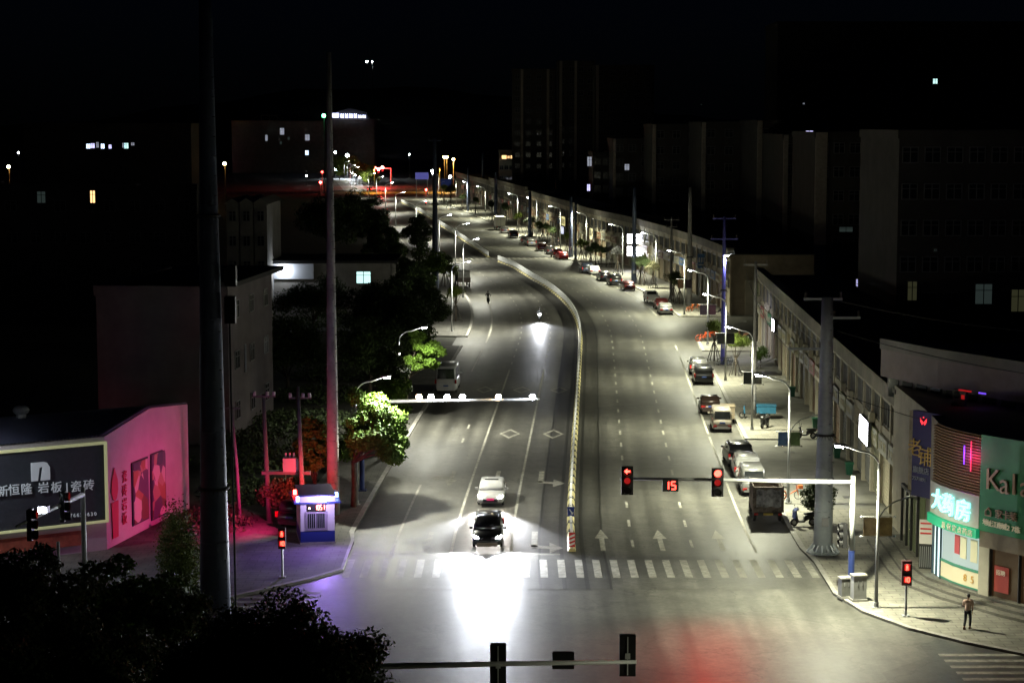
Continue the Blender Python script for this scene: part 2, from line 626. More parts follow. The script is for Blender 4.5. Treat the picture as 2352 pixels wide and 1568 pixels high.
cw = MB()
for k in range(27):
    o_ = -12.9 + k * 1.0
    strip(cw, 64.7, 69.5 - .4, o_, o_ + .42)
for k in range(24):
    o_ = -12 + k * 1.0
    strip(cw, 318.5, 322.5, o_, o_ + .45)
for k in range(22):
    strip(cw, 652, 657, -11 + k, -10.5 + k)
for k in range(14):
    y = G(2180, 1506).y - k * 1.0
    x0 = 20.1 + k * .05
    cw.quad((x0, y, .004), (x0 + 5.4, y, .004), (x0 + 5.4, y + .42, .004), (x0, y + .42, .004))
for k in range(9):
    y = G(700, 1363).y - k * 1.0
    cw.quad((-17.2, y, .004), (-10.3, y, .004), (-10.3, y + .42, .004), (-17.2, y + .42, .004))
structure(cw.build('crosswalk_marking', M_PAINT))
sl = MB()
strip(sl, 70.3, 70.7, -12.8, -.7)
structure(sl.build('stop_line_marking', M_PAINTW))
dm = MB()
for s0, n in ((140.5, 3), (114.5, 2)):
    for j in range(n):
        o_ = -1.75 - 3.5 * j
        a, w, t = 2.3, .85, .22
        O = [(s0 - a, o_), (s0, o_ + w), (s0 + a, o_), (s0, o_ - w)]
        I = [(s0 - a + 3 * t, o_), (s0, o_ + w - t), (s0 + a - 3 * t, o_), (s0, o_ - w + t)]
        for q in range(4):
            poly(dm, [O[q], O[(q + 1) % 4], I[(q + 1) % 4], I[q]])
structure(dm.build('diamond_marking', M_PAINT))
am = MB()
def straight_arrow(s0, o_, d, mi=0):
    """tail at s0, head six metres on in direction d"""
    poly(am, [(s0, o_ - .15), (s0, o_ + .15), (s0 + d * 3.4, o_ + .15), (s0 + d * 3.4, o_ - .15)], mi=mi)
    poly(am, [(s0 + d * 3.4, o_ - .42), (s0 + d * 3.4, o_ + .42), (s0 + d * 6, o_)], mi=mi)
def turn_arrow(s0, o_, d, side, mi=0):
    poly(am, [(s0, o_ - .18), (s0, o_ + .18), (s0 + d * 4.4, o_ + .18), (s0 + d * 4.4, o_ - .18)], mi=mi)
    x0 = o_ - side * .18
    poly(am, [(s0 + d * 3.7, x0), (s0 + d * 4.6, x0), (s0 + d * 4.9, o_ + side * .95), (s0 + d * 4.2, o_ + side * .95)], mi=mi)
    poly(am, [(s0 + d * 3.1, o_ + side * .9), (s0 + d * 6.0, o_ + side * .9), (s0 + d * 4.6, o_ + side * 1.7)], z=.0055, mi=mi)
for o_ in (1.85, 5.35, 8.9): straight_arrow(71.5, o_, 1)
for s0 in (97.5, 76.8):
    turn_arrow(s0, -2.2, -1, 1)
    if s0 > 80: straight_arrow(s0, -5.3, -1)
    straight_arrow(s0 - .2, -8.5, -1, 1)
    poly(am, [(s0 - 2.2, -8.6), (s0 - 3.0, -8.6), (s0 - 3.5, -9.4), (s0 - 2.6, -9.4)], mi=1)
    poly(am, [(s0 - 1.8, -9.35), (s0 - 4.2, -9.35), (s0 - 3.0, -10.0)], z=.0055, mi=1)
structure(am.build('arrow_marking', [M_PAINT, M_PAINTW]))
cover = MB()
for s, o_ in ((92, 16.2), (97, 17.5), (103, 18.5), (88, 18.2), (106, 16)):
    cover.prism([rp(s, o_), rp(s, o_ + .8), rp(s + .8, o_ + .8), rp(s + .8, o_)], .031, .04)
structure(cover.build('drain_cover_surface', mat('cast_iron', (.05, .05, .045), .6)))
# ------------------------------------------------------------------ street lamps
M_GALV = mat('galvanised', (0.42, 0.43, 0.44), 0.42, 0.4)
M_HOUS = mat('lamp_housing', (0.25, 0.25, 0.26), 0.5, 0.3)
M_LENS = mat('lamp_lens', (0.9, 0.95, 1.0), 0.3, emit=160.0, ecol=(0.92, 0.96, 1.0), sampled=False)
M_LENSW = mat('lamp_lens_warm', (1.0, 0.6, 0.2), 0.3, emit=120.0, ecol=(1.0, 0.52, 0.12), sampled=False)
M_DARKL = mat('lamp_glass_off', (0.5, 0.52, 0.5), 0.25)
def arc_arm(x_dir, z0, reach, rise, n=7):
    pts = []
    for i in range(n + 1):
        a = (math.pi / 2) * i / n
        pts.append((x_dir * reach * (1 - math.cos(a)) * 0.55, 0, z0 + rise * 0.75 * math.sin(a)))
    pts.append((x_dir * reach, 0, z0 + rise))
    return pts
M_LAMPCOL = {'near': (0.97, 0.97, 0.70), 'white': (1.0, 0.99, 0.82)}
def make_lamp(rear_arm, col, watts):
    t = thing('street_lamp', 'grey curved arm street lamp', 'street lamp', group='street lamps along the road')
    p = MB().tube([(0, 0, 0), (0, 0, 3.5), (0, 0, 7.3)], [.1, .085, .065], 10)
    p.build('pole', M_GALV, t, True)
    MB().tube(arc_arm(-1, 7.3, 1.75, 1.1), .05, 8).build('arm', M_GALV, t, True)
    MB().box(-.2, .2, -.2, .2, .0, .04).cyl((0, 0, .04), .14, .25, 10).build('base_plate', M_GALV, t)
    h = MB()
    h.loft([[(-1.6, -.08, 8.36), (-1.6, .08, 8.36), (-1.6, .08, 8.44), (-1.6, -.08, 8.44)],
            [(-1.75, -.15, 8.38), (-1.75, .15, 8.38), (-1.75, .14, 8.5), (-1.75, -.14, 8.5)],
            [(-2.3, -.15, 8.46), (-2.3, .15, 8.46), (-2.3, .12, 8.56), (-2.3, -.12, 8.56)]])
    ho = h.build('lamp_head', M_HOUS, t)
    l = MB().loft([[(-1.86, -.12, 8.31), (-1.86, .12, 8.31), (-1.86, .12, 8.386), (-1.86, -.12, 8.386)],
                   [(-2.24, -.12, 8.36), (-2.24, .12, 8.36), (-2.24, .12, 8.45), (-2.24, -.12, 8.45)]])
    l.build('lens', M_LENS, ho)
    if rear_arm:
        MB().tube([(0, 0, 4.6), (.35, 0, 5.15), (.8, 0, 5.5), (1.5, 0, 5.75)], .035, 6).build('side_arm', M_GALV, t, True)
        MB().cbox((1.72, 0, 5.78), (.5, .2, .09), 0).build('side_lamp', M_DARKL, t)
    lo = lamp('lamp_light', 'SPOT', (-2.05, 0, 8.27), watts, col, t, size=.16, spot=R(160), blend=1.0, aim=(-.2, 0, -1))
    lamp('lamp_spill', 'POINT', (-1.9, 0, 7.5), watts * SPILL, col, t, size=.16)
    return t
PROTO_R = make_lamp(True, M_LAMPCOL['near'], LAMP_W)
PROTO_L = make_lamp(False, M_LAMPCOL['white'], LAMP_W * .8)
used = set()
def put_lamp(base, right, label):
    s = s_of(base)
    proto = PROTO_R if right else PROTO_L
    rz = heading(s) + (0 if right else math.pi)
    loc = (base.x, base.y, .13)
    if right not in used:
        used.add(right)
        proto.location, proto.rotation_euler = loc, (0, 0, rz)
        proto['label'] = label
        return proto
    return dup(proto, loc, rz, label)
for q, lab in (((2012, 1400), 'grey street lamp between the metal cabinets and the pedestrian signal, brown banners'),
               ((1810, 1157), 'street lamp with blue and green banners beside the orange shared bike'),
               ((1727, 990), 'street lamp with dark banners beside the blue cargo tricycle'),
               ((1666, 877), 'street lamp between the blue violet pole and the round staked tree'),
               ((1625, 794), 'street lamp beside the red orange bikes at the side street corner'),
               ((1571.5, 725), 'street lamp with brown banners beside the silver sedan at the side street'),
               ((1506, 664), 'street lamp in front of the glaring white shop sign'),
               ((1430, 634), 'street lamp behind the black parked suv and the staked trees'),
               ((1347, 592), 'street lamp in front of the yellow lit shop sign'),
               ((1287, 571), 'street lamp behind the row of dark cars before the red car'),
               ((1233, 541), 'street lamp beside the two parked silver cars far down the road'),
               ((1189, 527), 'street lamp just behind the black suv near the white box truck'),
               ((1115, 502), 'street lamp on the far right pavement before the white box truck'),
               ((1082, 486), 'street lamp beside the small round tree on the far right pavement'),
               ((1048, 473), 'street lamp beside the white panel on the far right pavement'),
               ((1008, 458), 'farthest white street lamp of the right pavement, by the junction')):
    put_lamp(G(*q), True, lab)
for q, lab in (((820, 1163), 'street lamp on the left pavement behind the police booth, among leaves'),
               ((918, 992), 'street lamp whose pole rises out of the lit tree by the flash gantry'),
               ((1038, 763), 'street lamp in front of the staked tree on the bulging left pavement'),
               ((1064, 685), 'street lamp beside the parked cargo truck on the left kerb'),
               ((1046, 631), 'street lamp between the round trees and the cargo truck, left side'),
               ((1009, 601), 'street lamp beside the motorbike with the glowing headlight, left side'),
               ((956, 553), 'street lamp rising out of the dark tree by the median fence'),
               ((909, 522), 'slim street lamp at the edge of the big dark tree row'),
               ((885.5, 489), 'slim street lamp on the red lit stretch, nearer one'),
               ((865, 468), 'slim street lamp on the red lit stretch, farther one'),
               ((846, 456), 'slim street lamp just before the far junction, left side')):
    put_lamp(G(*q), False, lab)
# lamps of the near corners, beside and behind the view
put_lamp(Vector((20.5, 62, 0)), True, 'street lamp of the near right corner, outside the picture')
o = put_lamp(Vector((-33.5, 103, 0)), False, 'taller street lamp of the side road at left, outside the picture')
o.scale = (1.25,) * 3
for ch in o.children:
    if ch.type == 'LIGHT':
        ch.data = ch.data.copy()
        ch.data.energy *= .16
        ch.data.color = (.85, .9, 1.0)
# lamps on the road that goes on beyond the far junction
for k, (s, off_) in enumerate(((716, -10.5), (750, -10.5), (790, -10.5), (830, -10.5))):
    put_lamp(rp(s, off_), False, ['street lamp just beyond the far junction on the bluish road', 'second street lamp beyond the far junction',
                                   'third street lamp beyond the far junction', 'last street lamp of the bluish far road'][k])

# banners clamped to the poles
def banner(base, cols, label, z0, w=.85, h=1.15):
    s = s_of(base)
    t = thing('banner_sign', label, 'banner', (base.x, base.y, .13), 0, 'banner pairs on the lamp posts')
    for sx, c in zip((-1, 1), cols):
        x0, x1 = sorted((sx * .09, sx * (w + .09)))
        MB().box(x0, x1, -.02, .02, z0, z0 + h).build('banner_panel', mat('banner_' + c[0], c[1], .6, noise=.35, nscale=3), t)
    r = MB()
    for z in (z0 - .04, z0 + h + .04):
        r.tube([(-w - .2, 0, z), (w + .2, 0, z)], .022, 6)
        for x in (-w - .2, w + .2): r.ball((x, 0, z), .07, 8, 5)
    r.build('banner_rail', mat('bright_steel', (.8, .8, .8), .2, .8), t)
banner(G(2012, 1400), (('tan', (.30, .22, .13)), ('ochre', (.36, .27, .12))), 'brown and ochre banner pair on the lamp by the metal cabinets', 3.75, .65, .95)
banner(G(1810, 1157), (('blue', (.06, .13, .28)), ('green', (.10, .17, .07))), 'blue and green banner pair on the lamp by the scooter', 3.75, .62, .9)
banner(G(1727, 990), (('black', (.03, .035, .03)), ('grey', (.16, .17, .14))), 'black and grey banner pair on the lamp by the cargo tricycle', 3.75, .65, .95)
banner(G(1666, 877), (('slate', (.06, .07, .08)), ('coal', (.025, .03, .03))), 'slate coloured banner pair in front of the blue violet pole', 3.6, .75, 1.0)
banner(G(1625, 794), (('plum', (.05, .03, .04)), ('wine', (.07, .02, .03))), 'dark plum banner pair at the side street corner', 3.4, .8, 1.1)
banner(G(1571.5, 725), (('umber', (.10, .05, .02)), ('aubergine', (.05, .03, .05))), 'brown banner pair before the shop pillars beyond the side street', 3.5, .8, 1.1)

# ------------------------------------------------------------------ median fence
M_YEL = mat('fence_yellow', (0.52, 0.46, 0.22), 0.7, noise=.25, nscale=2)
M_BLK = mat('fence_black', (0.03, 0.03, 0.03), 0.7)
M_WHT = mat('fence_white', (0.82, 0.83, 0.84), 0.5, noise=.15, nscale=2)
PL = 2.66
def make_panel():
    p = MB()
    p.box(-.075, .075, 0, PL - .08, 1.02, 1.10)
    p.box(-.025, .025, 0, PL - .08, .32, .38)
    for i in range(13):
        y = .08 + i * (PL - .2) / 12.5
        p.box(-.03, .03, y, y + .10, .34, 1.04)
    p.box(-.045, .045, -.07, .02, .2, 1.16)
    return p.mesh('fence_panel', M_WHT)
PANEL = make_panel()
def median(s0, s1, label):
    o = rp(s0)
    t = thing('median_fence', label, 'fence', o, 0, 'median fences')
    b = MB()
    s = s0
    while s < s1 - 1:
        for a, l, mi in ((s, 1.95, 0), (s + 1.95, .71, 1)):
            w, hh = (.24, .2) if mi == 0 else (.22, .24)
            q = []
            for ss_ in (a, min(a + l, s1)):
                q.append([rp(ss_, -w) - o, rp(ss_, w) - o, rp(ss_, w * .6, hh) - o, rp(ss_, -w * .6, hh) - o])
            b.loft(q, mi)
        s += PL
    b.build('fence_base', [M_YEL, M_BLK], t)
    s = s0 + .3
    while s < s1 - PL:
        p = bpy.data.objects.new('fence_panel', PANEL)
        COL.objects.link(p)
        p.parent = t
        p.location = rp(s) - o
        p.rotation_euler = (0, 0, heading(s + PL / 2))
        s += PL
median(71.2, 314, 'white railing fence with yellow base from the crosswalk to the gap in the median')
median(325, 587, 'white railing fence with yellow base beyond the gap in the median')
def plate(name, label, cat, loc, w, h, base_m, deco, rz=0.0):
    t = thing(name, label, cat, loc, rz)
    MB().box(-.03, .03, .02, .08, -loc[2] + .25, h).build('post', M_GALV, t)
    MB().box(-w / 2, w / 2, -.02, .02, 0, h).build('sign_plate', base_m, t)
    d = MB()
    deco(d)
    return t, d
M_BLUE = mat('sign_blue', (.02, .05, .30), .5)
M_WPAINT = mat('sign_white', (.75, .75, .75), .5)
M_REDP = mat('sign_red', (.6, .03, .03), .5)
def d1(d):
    d.add([(-.12, -.03, .42), (-.07, -.03, .47), (.10, -.03, .22), (.05, -.03, .17)], [(0, 1, 2, 3)])
    d.add([(.16, -.03, .28), (.14, -.03, .1), (-.03, -.03, .15)], [(0, 1, 2)])
p = rp(76.5)
t, d = plate('keep_right_sign', 'blue sign with a white slanting arrow on the median fence', 'road sign', (p.x, p.y - .1, 1.05), .42, .58, M_BLUE, d1)
d.build('arrow_symbol', M_WPAINT, t)
def d2(d):
    for k in range(3):
        z = .06 + k * .24
        d.add([(-.15, -.03, z), (-.15, -.03, z + .12), (.15, -.03, z + .24), (.15, -.03, z + .12)], [(0, 1, 2, 3)])
p = rp(71.0)
t, d = plate('hazard_marker', 'red and white striped marker at the near end of the median fence', 'road sign', (p.x, p.y - .1, .35), .36, .85, M_REDP, d2)
d.build('stripe', M_WPAINT, t)

# ------------------------------------------------------------------ traffic signals
M_SIGBLK = mat('signal_black', (.012, .012, .013), .5)
M_SIGPOLE = mat('signal_pole', (.62, .63, .62), .5, .1)
M_SIGBLUE = mat('pole_blue', (.012, .025, .11), .5)
M_RED = mat('red_lamp', (1, .05, .03), .4, emit=55, ecol=(1.0, .035, .02))
M_REDHOT = mat('red_lamp_core', (1, .3, .2), .4, emit=11, ecol=(1.0, .045, .03))
M_REDDIM = mat('red_glow', (.5, .02, .02), .4, emit=.3, ecol=(1.0, .03, .03))
M_GLASS_OFF = mat('lens_off', (.03, .03, .03), .25)
def signal_head(parent, loc, rz, lit, w=.56, h=1.55, glow=0):
    """three round lenses on a black box facing local -y"""
    b = MB()
    b.box(-w / 2, w / 2, -.1, .12, -h / 2, h / 2)
    for k in range(3):
        z = h / 2 - h / 6 - k * h / 3
        b.tube([(0, -.1, z), (0, -.3, z)], [.2, .21], 14, cap=False)
    o = b.build('signal_head', M_SIGBLK, parent, loc=loc, rz=rz)
    for k in range(3):
        z = h / 2 - h / 6 - k * h / 3
        if k == 0 and lit == 'arrow':
            a = MB()
            a.add([(-.17, -.13, z), (0, -.13, z + .15), (0, -.13, z + .05), (.15, -.13, z + .05), (.15, -.13, z - .05), (0, -.13, z - .05), (0, -.13, z - .15)], [(0, 1, 2, 6), (2, 3, 4, 5)])
            a.build('red_lens', M_REDHOT, o)
        elif k == 0 and lit:
            MB().cyl((0, -.12, z), .19, -.02, 16, axis='y').build('red_lens', M_REDHOT, o)
            if glow: lamp('signal_light', 'SPOT', (0, -.3, z), glow, (1, .02, .015), o, size=.18, spot=R(110), blend=.7, aim=(0, -1, -.25))
        else:
            MB().cyl((0, -.11, z), .17, -.01, 14, axis='y').build('lens', M_REDDIM if (k == 1 and lit) else M_GLASS_OFF, o)  # middle lens gets faint emission standing for red reflected from above
    return o
def signal_mast(name, label, base, zarm, rz, length, dirx, pole_r=.16):
    t = thing(name, label, 'traffic signal' if 'signal' in name else 'gantry', base, rz)
    MB().tube([(0, 0, 2.4), (0, 0, zarm + .35)], [pole_r, pole_r * .8], 12).build('pole', M_SIGPOLE, t, True)
    MB().tube([(0, 0, 0), (0, 0, 2.4)], [pole_r + .01, pole_r + .01], 12).box(-.3, .3, -.3, .3, 0, .06).build('painted_foot', M_SIGBLUE, t, False)
    MB().tube([(0, 0, zarm), (dirx * length * .5, 0, zarm + .12), (dirx * length, 0, zarm + .2)], [.12, .095, .07], 10).build('arm', M_SIGPOLE, t, True)
    return t
b0 = G(1954, 1365)
t = signal_mast('traffic_signal', 'white signal mast over the right lanes with two red lights and a red 15', b0, 6.05, 0, 12.3, -1)
D0 = b0.y
for px, kind in ((1440, 'arrow'), (1647, 'round')):
    x = W(px, 1080, D0).x - b0.x
    signal_head(t, (x, -.25, 6.1 - (.0 if px > 1500 else -.1)), 0, kind, .62, 1.5, 2400 if kind == 'round' else 0)
x = W(1539, 1087, D0).x - b0.x
cb = MB().box(-.42, .42, -.1, .1, -.32, .32).build('countdown_box', M_SIGBLK, t, loc=(x, -.25, 5.95))
M_DIGIT = mat('red_digit', (1, .2, .15), .4, emit=8, ecol=(1, .035, .025))
def seg_digit(m, ch, x, z, w, h, y, th=.055):
    S = {'a': (0, h, 'h'), 'g': (0, h / 2, 'h'), 'd': (0, 0, 'h'), 'f': (0, h / 2, 'v'), 'b': (w, h / 2, 'v'), 'e': (0, 0, 'v'), 'c': (w, 0, 'v')}
    on = {'1': 'bc', '5': 'afgcd', '8': 'abcdefg', '6': 'afgcde', '3': 'abgcd', '0': 'abcdef', '2': 'abged'}[ch]
    for k in on:
        sx, sz, o_ = S[k]
        if o_ == 'h': m.box(x + sx, x + sx + w, y - .01, y, z + sz - th / 2, z + sz + th / 2)
        else: m.box(x + sx - th / 2, x + sx + th / 2, y - .01, y, z + sz, z + sz + h / 2)
dg = MB()
seg_digit(dg, '1', -.26, -.2, .16, .4, -.105, .075)
seg_digit(dg, '5', .06, -.2, .2, .4, -.105, .075)
dg.build('digits', M_DIGIT, cb)
s_ = signal_head(t, (-.42, .05, 3.2), R(-80), False, .4, 1.3)
# the mast over the oncoming lanes, seen from behind at the bottom of the picture
Dn = 67.5
xl, xr = W(780, 1546, Dn).x, W(1462, 1515, Dn).x
base = Vector((xl, Dn, .0))
t = signal_mast('traffic_signal', 'signal mast in front of the crosswalk, black signal backs seen from behind', base, 5.55, 0, xr - xl, 1)
for px, py in ((1144, 1528), (1442, 1507)):
    p = W(px, py, Dn - .1)
    o = signal_head(t, (p.x - xl, .12, p.z), math.pi, 'round' if px > 1300 else 'arrow', .58, 1.5)
    o.location.z = p.z
    MB().box(-.02, .02, .125, .16, -.7, .7).box(-.09, .09, .13, .2, -.1, .1).build('bracket', M_SIGPOLE, o)
p = W(1294, 1519, Dn - .1)
MB().box(-.39, .39, -.1, .1, -.3, .3).build('countdown_box', M_SIGBLK, t, loc=(p.x - xl, .12, p.z))
# pedestrian signals
M_PEDRED = mat('walk_red', (1, .15, .1), .4, emit=9, ecol=(1.0, .05, .03))
def ped_signal(base, label, ztop, w=.42, h=1.3):
    t = thing('pedestrian_signal', label, 'pedestrian signal', base, 0, 'pedestrian signals at the crosswalk')
    MB().tube([(0, 0, 0), (0, 0, ztop - h)], .06, 8).box(-.18, .18, -.18, .18, 0, .05).build('pole', M_GALV, t)
    b = MB().box(-w / 2, w / 2, -.1, .1, ztop - h, ztop)
    for z in (ztop - .32, ztop - h + .3):
        b.box(-.18, .18, -.26, -.1, z + .18, z + .2)
    hd = b.build('signal_head', mat('signal_maroon', (.05, .012, .015), .5), t)
    m = MB()
    z = ztop - .3
    m.ball((0, -.115, z + .12), (.045, .01, .045), 8, 5)
    m.box(-.06, .06, -.12, -.105, z - .06, z + .07).box(-.06, -.015, -.12, -.105, z - .17, z - .06).box(.015, .06, -.12, -.105, z - .17, z - .06)
    m.build('walking_figure', M_PEDRED, hd)
    MB().box(-.16, .16, -.112, -.102, z - .18, z + .18).build('upper_lens', M_REDDIM, hd)
    d = MB()
    z = ztop - h + .3
    seg_digit(d, '1', -.13, z - .11, .08, .22, -.11, .05)
    seg_digit(d, '0', .02, z - .11, .1, .22, -.11, .05)
    d.build('digits', M_PEDRED, hd)
    MB().box(-.16, .16, -.112, -.102, z - .16, z + .16).build('lower_lens', M_REDDIM, hd)
    return t
ped_signal(G(2080, 1420) + Vector((0, 0, .13)), 'pedestrian signal with red figure on the corner by the walking man', 2.85, .5, 1.25)
ped_signal(G(649, 1330) + Vector((0, 0, .13)), 'pedestrian signal with red figure in front of the police booth', 2.75, .4, 1.15)

# gantry with flash lamps over the left carriageway
b0 = G(832, 1130)
t = signal_mast('flash_gantry', 'white gantry arm with bright flash lamps across the left lanes', b0 + Vector((0, 0, .13)), 6.05, 0, W(1240, 922, b0.y).x - b0.x, 1)
M_FLASH = mat('flash_white', (.9, .93, 1), .3, emit=110, ecol=(.85, .9, 1.0), sampled=False)
M_FLASHW = mat('flash_warm', (1, .8, .6), .3, emit=70, ecol=(1.0, .72, .42), sampled=False)
for px, warm in ((963, 1), (990, 0), (1027, 0), (1062, 0), (1145, 1), (1223, 0)):
    x = W(px, 916, b0.y).x - b0.x
    o = MB().box(-.16, .16, -.12, .18, -.13, .13).build('flash_unit', M_HOUS, t, loc=(x, -.1, 6.42))
    MB().ball((0, -.12, 0), (.2, .1, .2), 12, 8).build('flash_lens', M_FLASHW if warm else M_FLASH, o)
    if not warm: lamp('flash_light', 'POINT', (0, -.3, 0), 130, (.82, .88, 1), o, size=.1)

# ------------------------------------------------------------------ tall power poles
M_POLEG = mat('steel_pole', (0.075, 0.095, 0.16), .55, .2, noise=.25, nscale=.8)
M_POLEL = mat('steel_pole_pale', (.34, .37, .40), .55, .15, noise=.25, nscale=.8)
M_POLEC = mat('concrete_pole', (0.30, 0.29, 0.28), .8, noise=.3, nscale=1.2)
M_SPIKE = mat('spike_dark', (.03, .03, .03), .6)
M_INSUL = mat('insulator', (.12, .10, .09), .3)
def power_pole(base, h, r0, r1, label, collars=(), sides=16, m=M_POLEG, flange=False, arms=(), box=False):
    t = thing('power_pole', label, 'power pole', base, 0, 'tall power poles')
    n = 6
    p = MB().tube([(0, 0, h * i / n) for i in range(n + 1)], [r0 + (r1 - r0) * i / n for i in range(n + 1)], sides)
    for i in range(1, n):
        p.ring((0, 0, h * i / n), r0 + (r1 - r0) * i / n, .025, sides, 4, axis='z')
    p.build('pole', m, t, True)
    pg = MB()
    for k in range(int(h * 2)):
        z = 2.2 + k * .45
        if z > h - .3: break
        r = r0 + (r1 - r0) * z / h
        a = -1.2 + .5 * (k % 2)
        pg.tube([(math.cos(a) * r * .9, math.sin(a) * r * .9, z), (math.cos(a) * (r + .16), math.sin(a) * (r + .16), z)], .018, 4)
    pg.build('climbing_pegs', M_SPIKE, t)
    MB().cbox((0, -r0 * .99, 1.9), (min(.4, r0 * .9), .06, .5), 0).build('notice_plate', M_HOUS, t)
    for z in collars:
        r = r0 + (r1 - r0) * z / h
        c = MB().ring((0, 0, z), r + .05, .07, sides, 6, axis='z')
        for k in range(22):
            a = 2 * math.pi * k / 22
            c.tube([(math.cos(a) * r, math.sin(a) * r, z), (math.cos(a) * (r + .28), math.sin(a) * (r + .28), z - .22)], [.03, .005], 4)
        c.build('spike_collar', M_SPIKE, t)
    if flange:
        f = MB().cyl((0, 0, 0), r0 * 1.7, .09, sides)
        for k in range(14):
            a = 2 * math.pi * k / 14
            f.tube([(math.cos(a) * r0 * 1.55, math.sin(a) * r0 * 1.55, .08), (math.cos(a) * r0 * 1.0, math.sin(a) * r0 * 1.0, .5)], .05, 4)
        f.build('base_flange', m, t)
    for z, w0, w1, y in arms:
        MB().box(w0, w1, y - .06, y + .06, z - .07, z + .07).build('cross_arm', m, t)
        for x in (w0 + .1, w1 - .1):
            i_ = MB()
            for k in range(4): i_.cyl((x, y, z + .07 + k * .09), .07, .05, 8)
            i_.build('insulator', M_INSUL, t)
    if box:
        for z0, z1, w in box:
            MB().box(r0 * .9, r0 * .9 + w, -.25, .25, z0, z1).build('cable_box', M_SIGBLK, t)
        MB().tube([(r0 + .2, 0, .2), (r0 + .12, 0, h * .5)], .05, 6).build('cable_riser', M_SIGBLK, t)
    return t
b = G(497, 1492)
zz = lambda px, py: W(px, py, b.y).z
power_pole(b, zz(470, -60), .76, .27, 'huge bluish steel pole rising out of the dark trees at left', (zz(490, 1120), zz(480, 495)), 18,
           box=((zz(0, 655), zz(0, 610), .55), (zz(0, 742), zz(0, 680), .5)), arms=())
b = G(766, 1185)
power_pole(b, W(754, 120, b.y).z, .42, .15, 'tall eight sided pole lit red and purple behind the police booth', (), 8, M_POLEC)
b = G(1890, 1273) + Vector((0, 0, .13))
zz = lambda px, py: W(px, py, b.y).z
power_pole(b, zz(1890, 688), .57, .33, 'grey steel pole with a flanged foot on the right pavement by the scooter', (zz(1890, 1003),), 16, M_POLEL, flange=True,
           arms=((zz(0, 692), -1.35, .85, 0.0), (zz(0, 735), .3, 1.9, 0.0), (zz(0, 806), -2.2, -.3, 0.0)))
for q, ytop, r0, r1, lab, arms, col, m in (
        ((1000, 690), 318, .52, .22, 'dark steel pole in front of the left trees where the road bends', ((0, -.9, .9, 0),), 468, M_POLEG),
        ((1456, 652), 430, .42, .25, 'dark steel pole behind the dark red sedan', (), 546, M_POLEG),
        ((1583, 702), 430, .40, .24, 'pale footed steel pole by the shop pillars past the side street', (), 590, M_POLEC),
        ((1311, 592), 452, .42, .25, 'dark steel pole behind the red car', (), None, M_POLEG),
        ((1322, 596), 462, .26, .2, 'thinner dark pole right of the pole behind the red car', (), None, M_POLEG),
        ((1731, 963), 600, .20, .12, 'pale concrete pole beside the blue cargo tricycle', ((0, -1.0, 1.0, 0),), None, M_POLEC),
        ((1541, 690), 500, .22, .14, 'dark wooden pole with cross arms by the staked trees', ((0, -1.1, 1.1, 0), (-1.0, -.8, .8, 0)), None, M_POLEC),
        ((1139, 513), 396, .50, .3, 'dark steel pole behind the white box truck', (), None, M_POLEG),
        ((1217, 545), 440, .45, .3, 'dark steel pole between the round trees far right', (), None, M_POLEG),
        ((1075, 486), 385, .40, .25, 'far thin pole beside the far small round tree', (), None, M_POLEG),
        ((1109, 470), 352, .4, .25, 'far thin pole against the black sky past the shops', (), None, M_POLEG)):
    b = G(*q)
    h = W(q[0], ytop, b.y).z
    power_pole(b, h, r0, r1, lab, (W(0, col, b.y).z,) if col else (), 12, m, arms=[(h - .3 + a[0], *a[1:]) for a in arms])
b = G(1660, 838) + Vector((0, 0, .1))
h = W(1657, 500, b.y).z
power_pole(b, h, .24, .16, 'pole with blue violet light put into its colour, above the row of parked bicycles', (W(0, 668, b.y).z,), 12,
           mat('violet_light_tint', (.10, .10, .42), .55, noise=.2, nscale=1), arms=((h - .2, -1.2, 1.2, 0), (h - 2.3, -1.4, 1.4, 0)))  # coloured light on the pole is put into its base colour
b = G(1660, 838)
fl = thing('flood_lamp', 'bright flood lamp on a bent arm fixed to the blue violet pole', 'flood lamp', (b.x, b.y, 0))
z = W(1667, 584, b.y).z
MB().tube([(.15, 0, z - .1), (1.1, -.1, z + .1), (1.0, -.3, z + .35), (.3, -.4, z + .3)], .04, 6).build('arm', M_GALV, fl)
ho = MB().cbox((.2, -.45, z), (.55, .3, .18), 0).build('lamp_head', M_HOUS, fl)
MB().cbox((.2, -.48, z - .1), (.45, .26, .06), 0).build('lens', M_LENS, ho)
lamp('flood_light', 'SPOT', (.3, -.4, z - .3), 6500, (.88, .86, 1), ho, size=.15, spot=R(80), blend=.9, aim=(.02, .5, -.6))

# two wooden posts with a transformer platform, left of the booth
M_WOOD = mat('post_concrete', (.15, .14, .135), .8, noise=.25, nscale=2)
b1, b2 = G(618, 1200), G(697, 1205)
tp = thing('transformer_platform', 'two posts with a transformer on a cross platform, lit red, left of the booth', 'transformer', b1, 0)
hx = (b2 - b1)
for i, (o_, top) in enumerate(((Vector((0, 0, 0)), W(607, 905, b1.y).z), (hx, W(690, 885, b1.y).z))):
    MB().tube([o_, o_ + Vector((-.25, .1, top))], [.17, .11], 10).build('post', M_WOOD, tp, True)
zp = W(650, 1085, b1.y).z
MB().box(-.4, hx.x + .4, -.15, .35, zp - .1, zp + .1).build('platform_beam', M_WOOD, tp)
tr = MB().box(.95, 1.75, -.3, .4, zp + .1, zp + .95)
for k in range(5): tr.box(1.78, 1.9, -.28 + k * .13, -.24 + k * .13, zp + .15, zp + .85)
for k in range(3): tr.cyl((1.1 + k * .25, .05, zp + .95), .06, .3, 8)
tr.build('transformer_tank', mat('tank_grey', (.42, .40, .42), .5), tp)
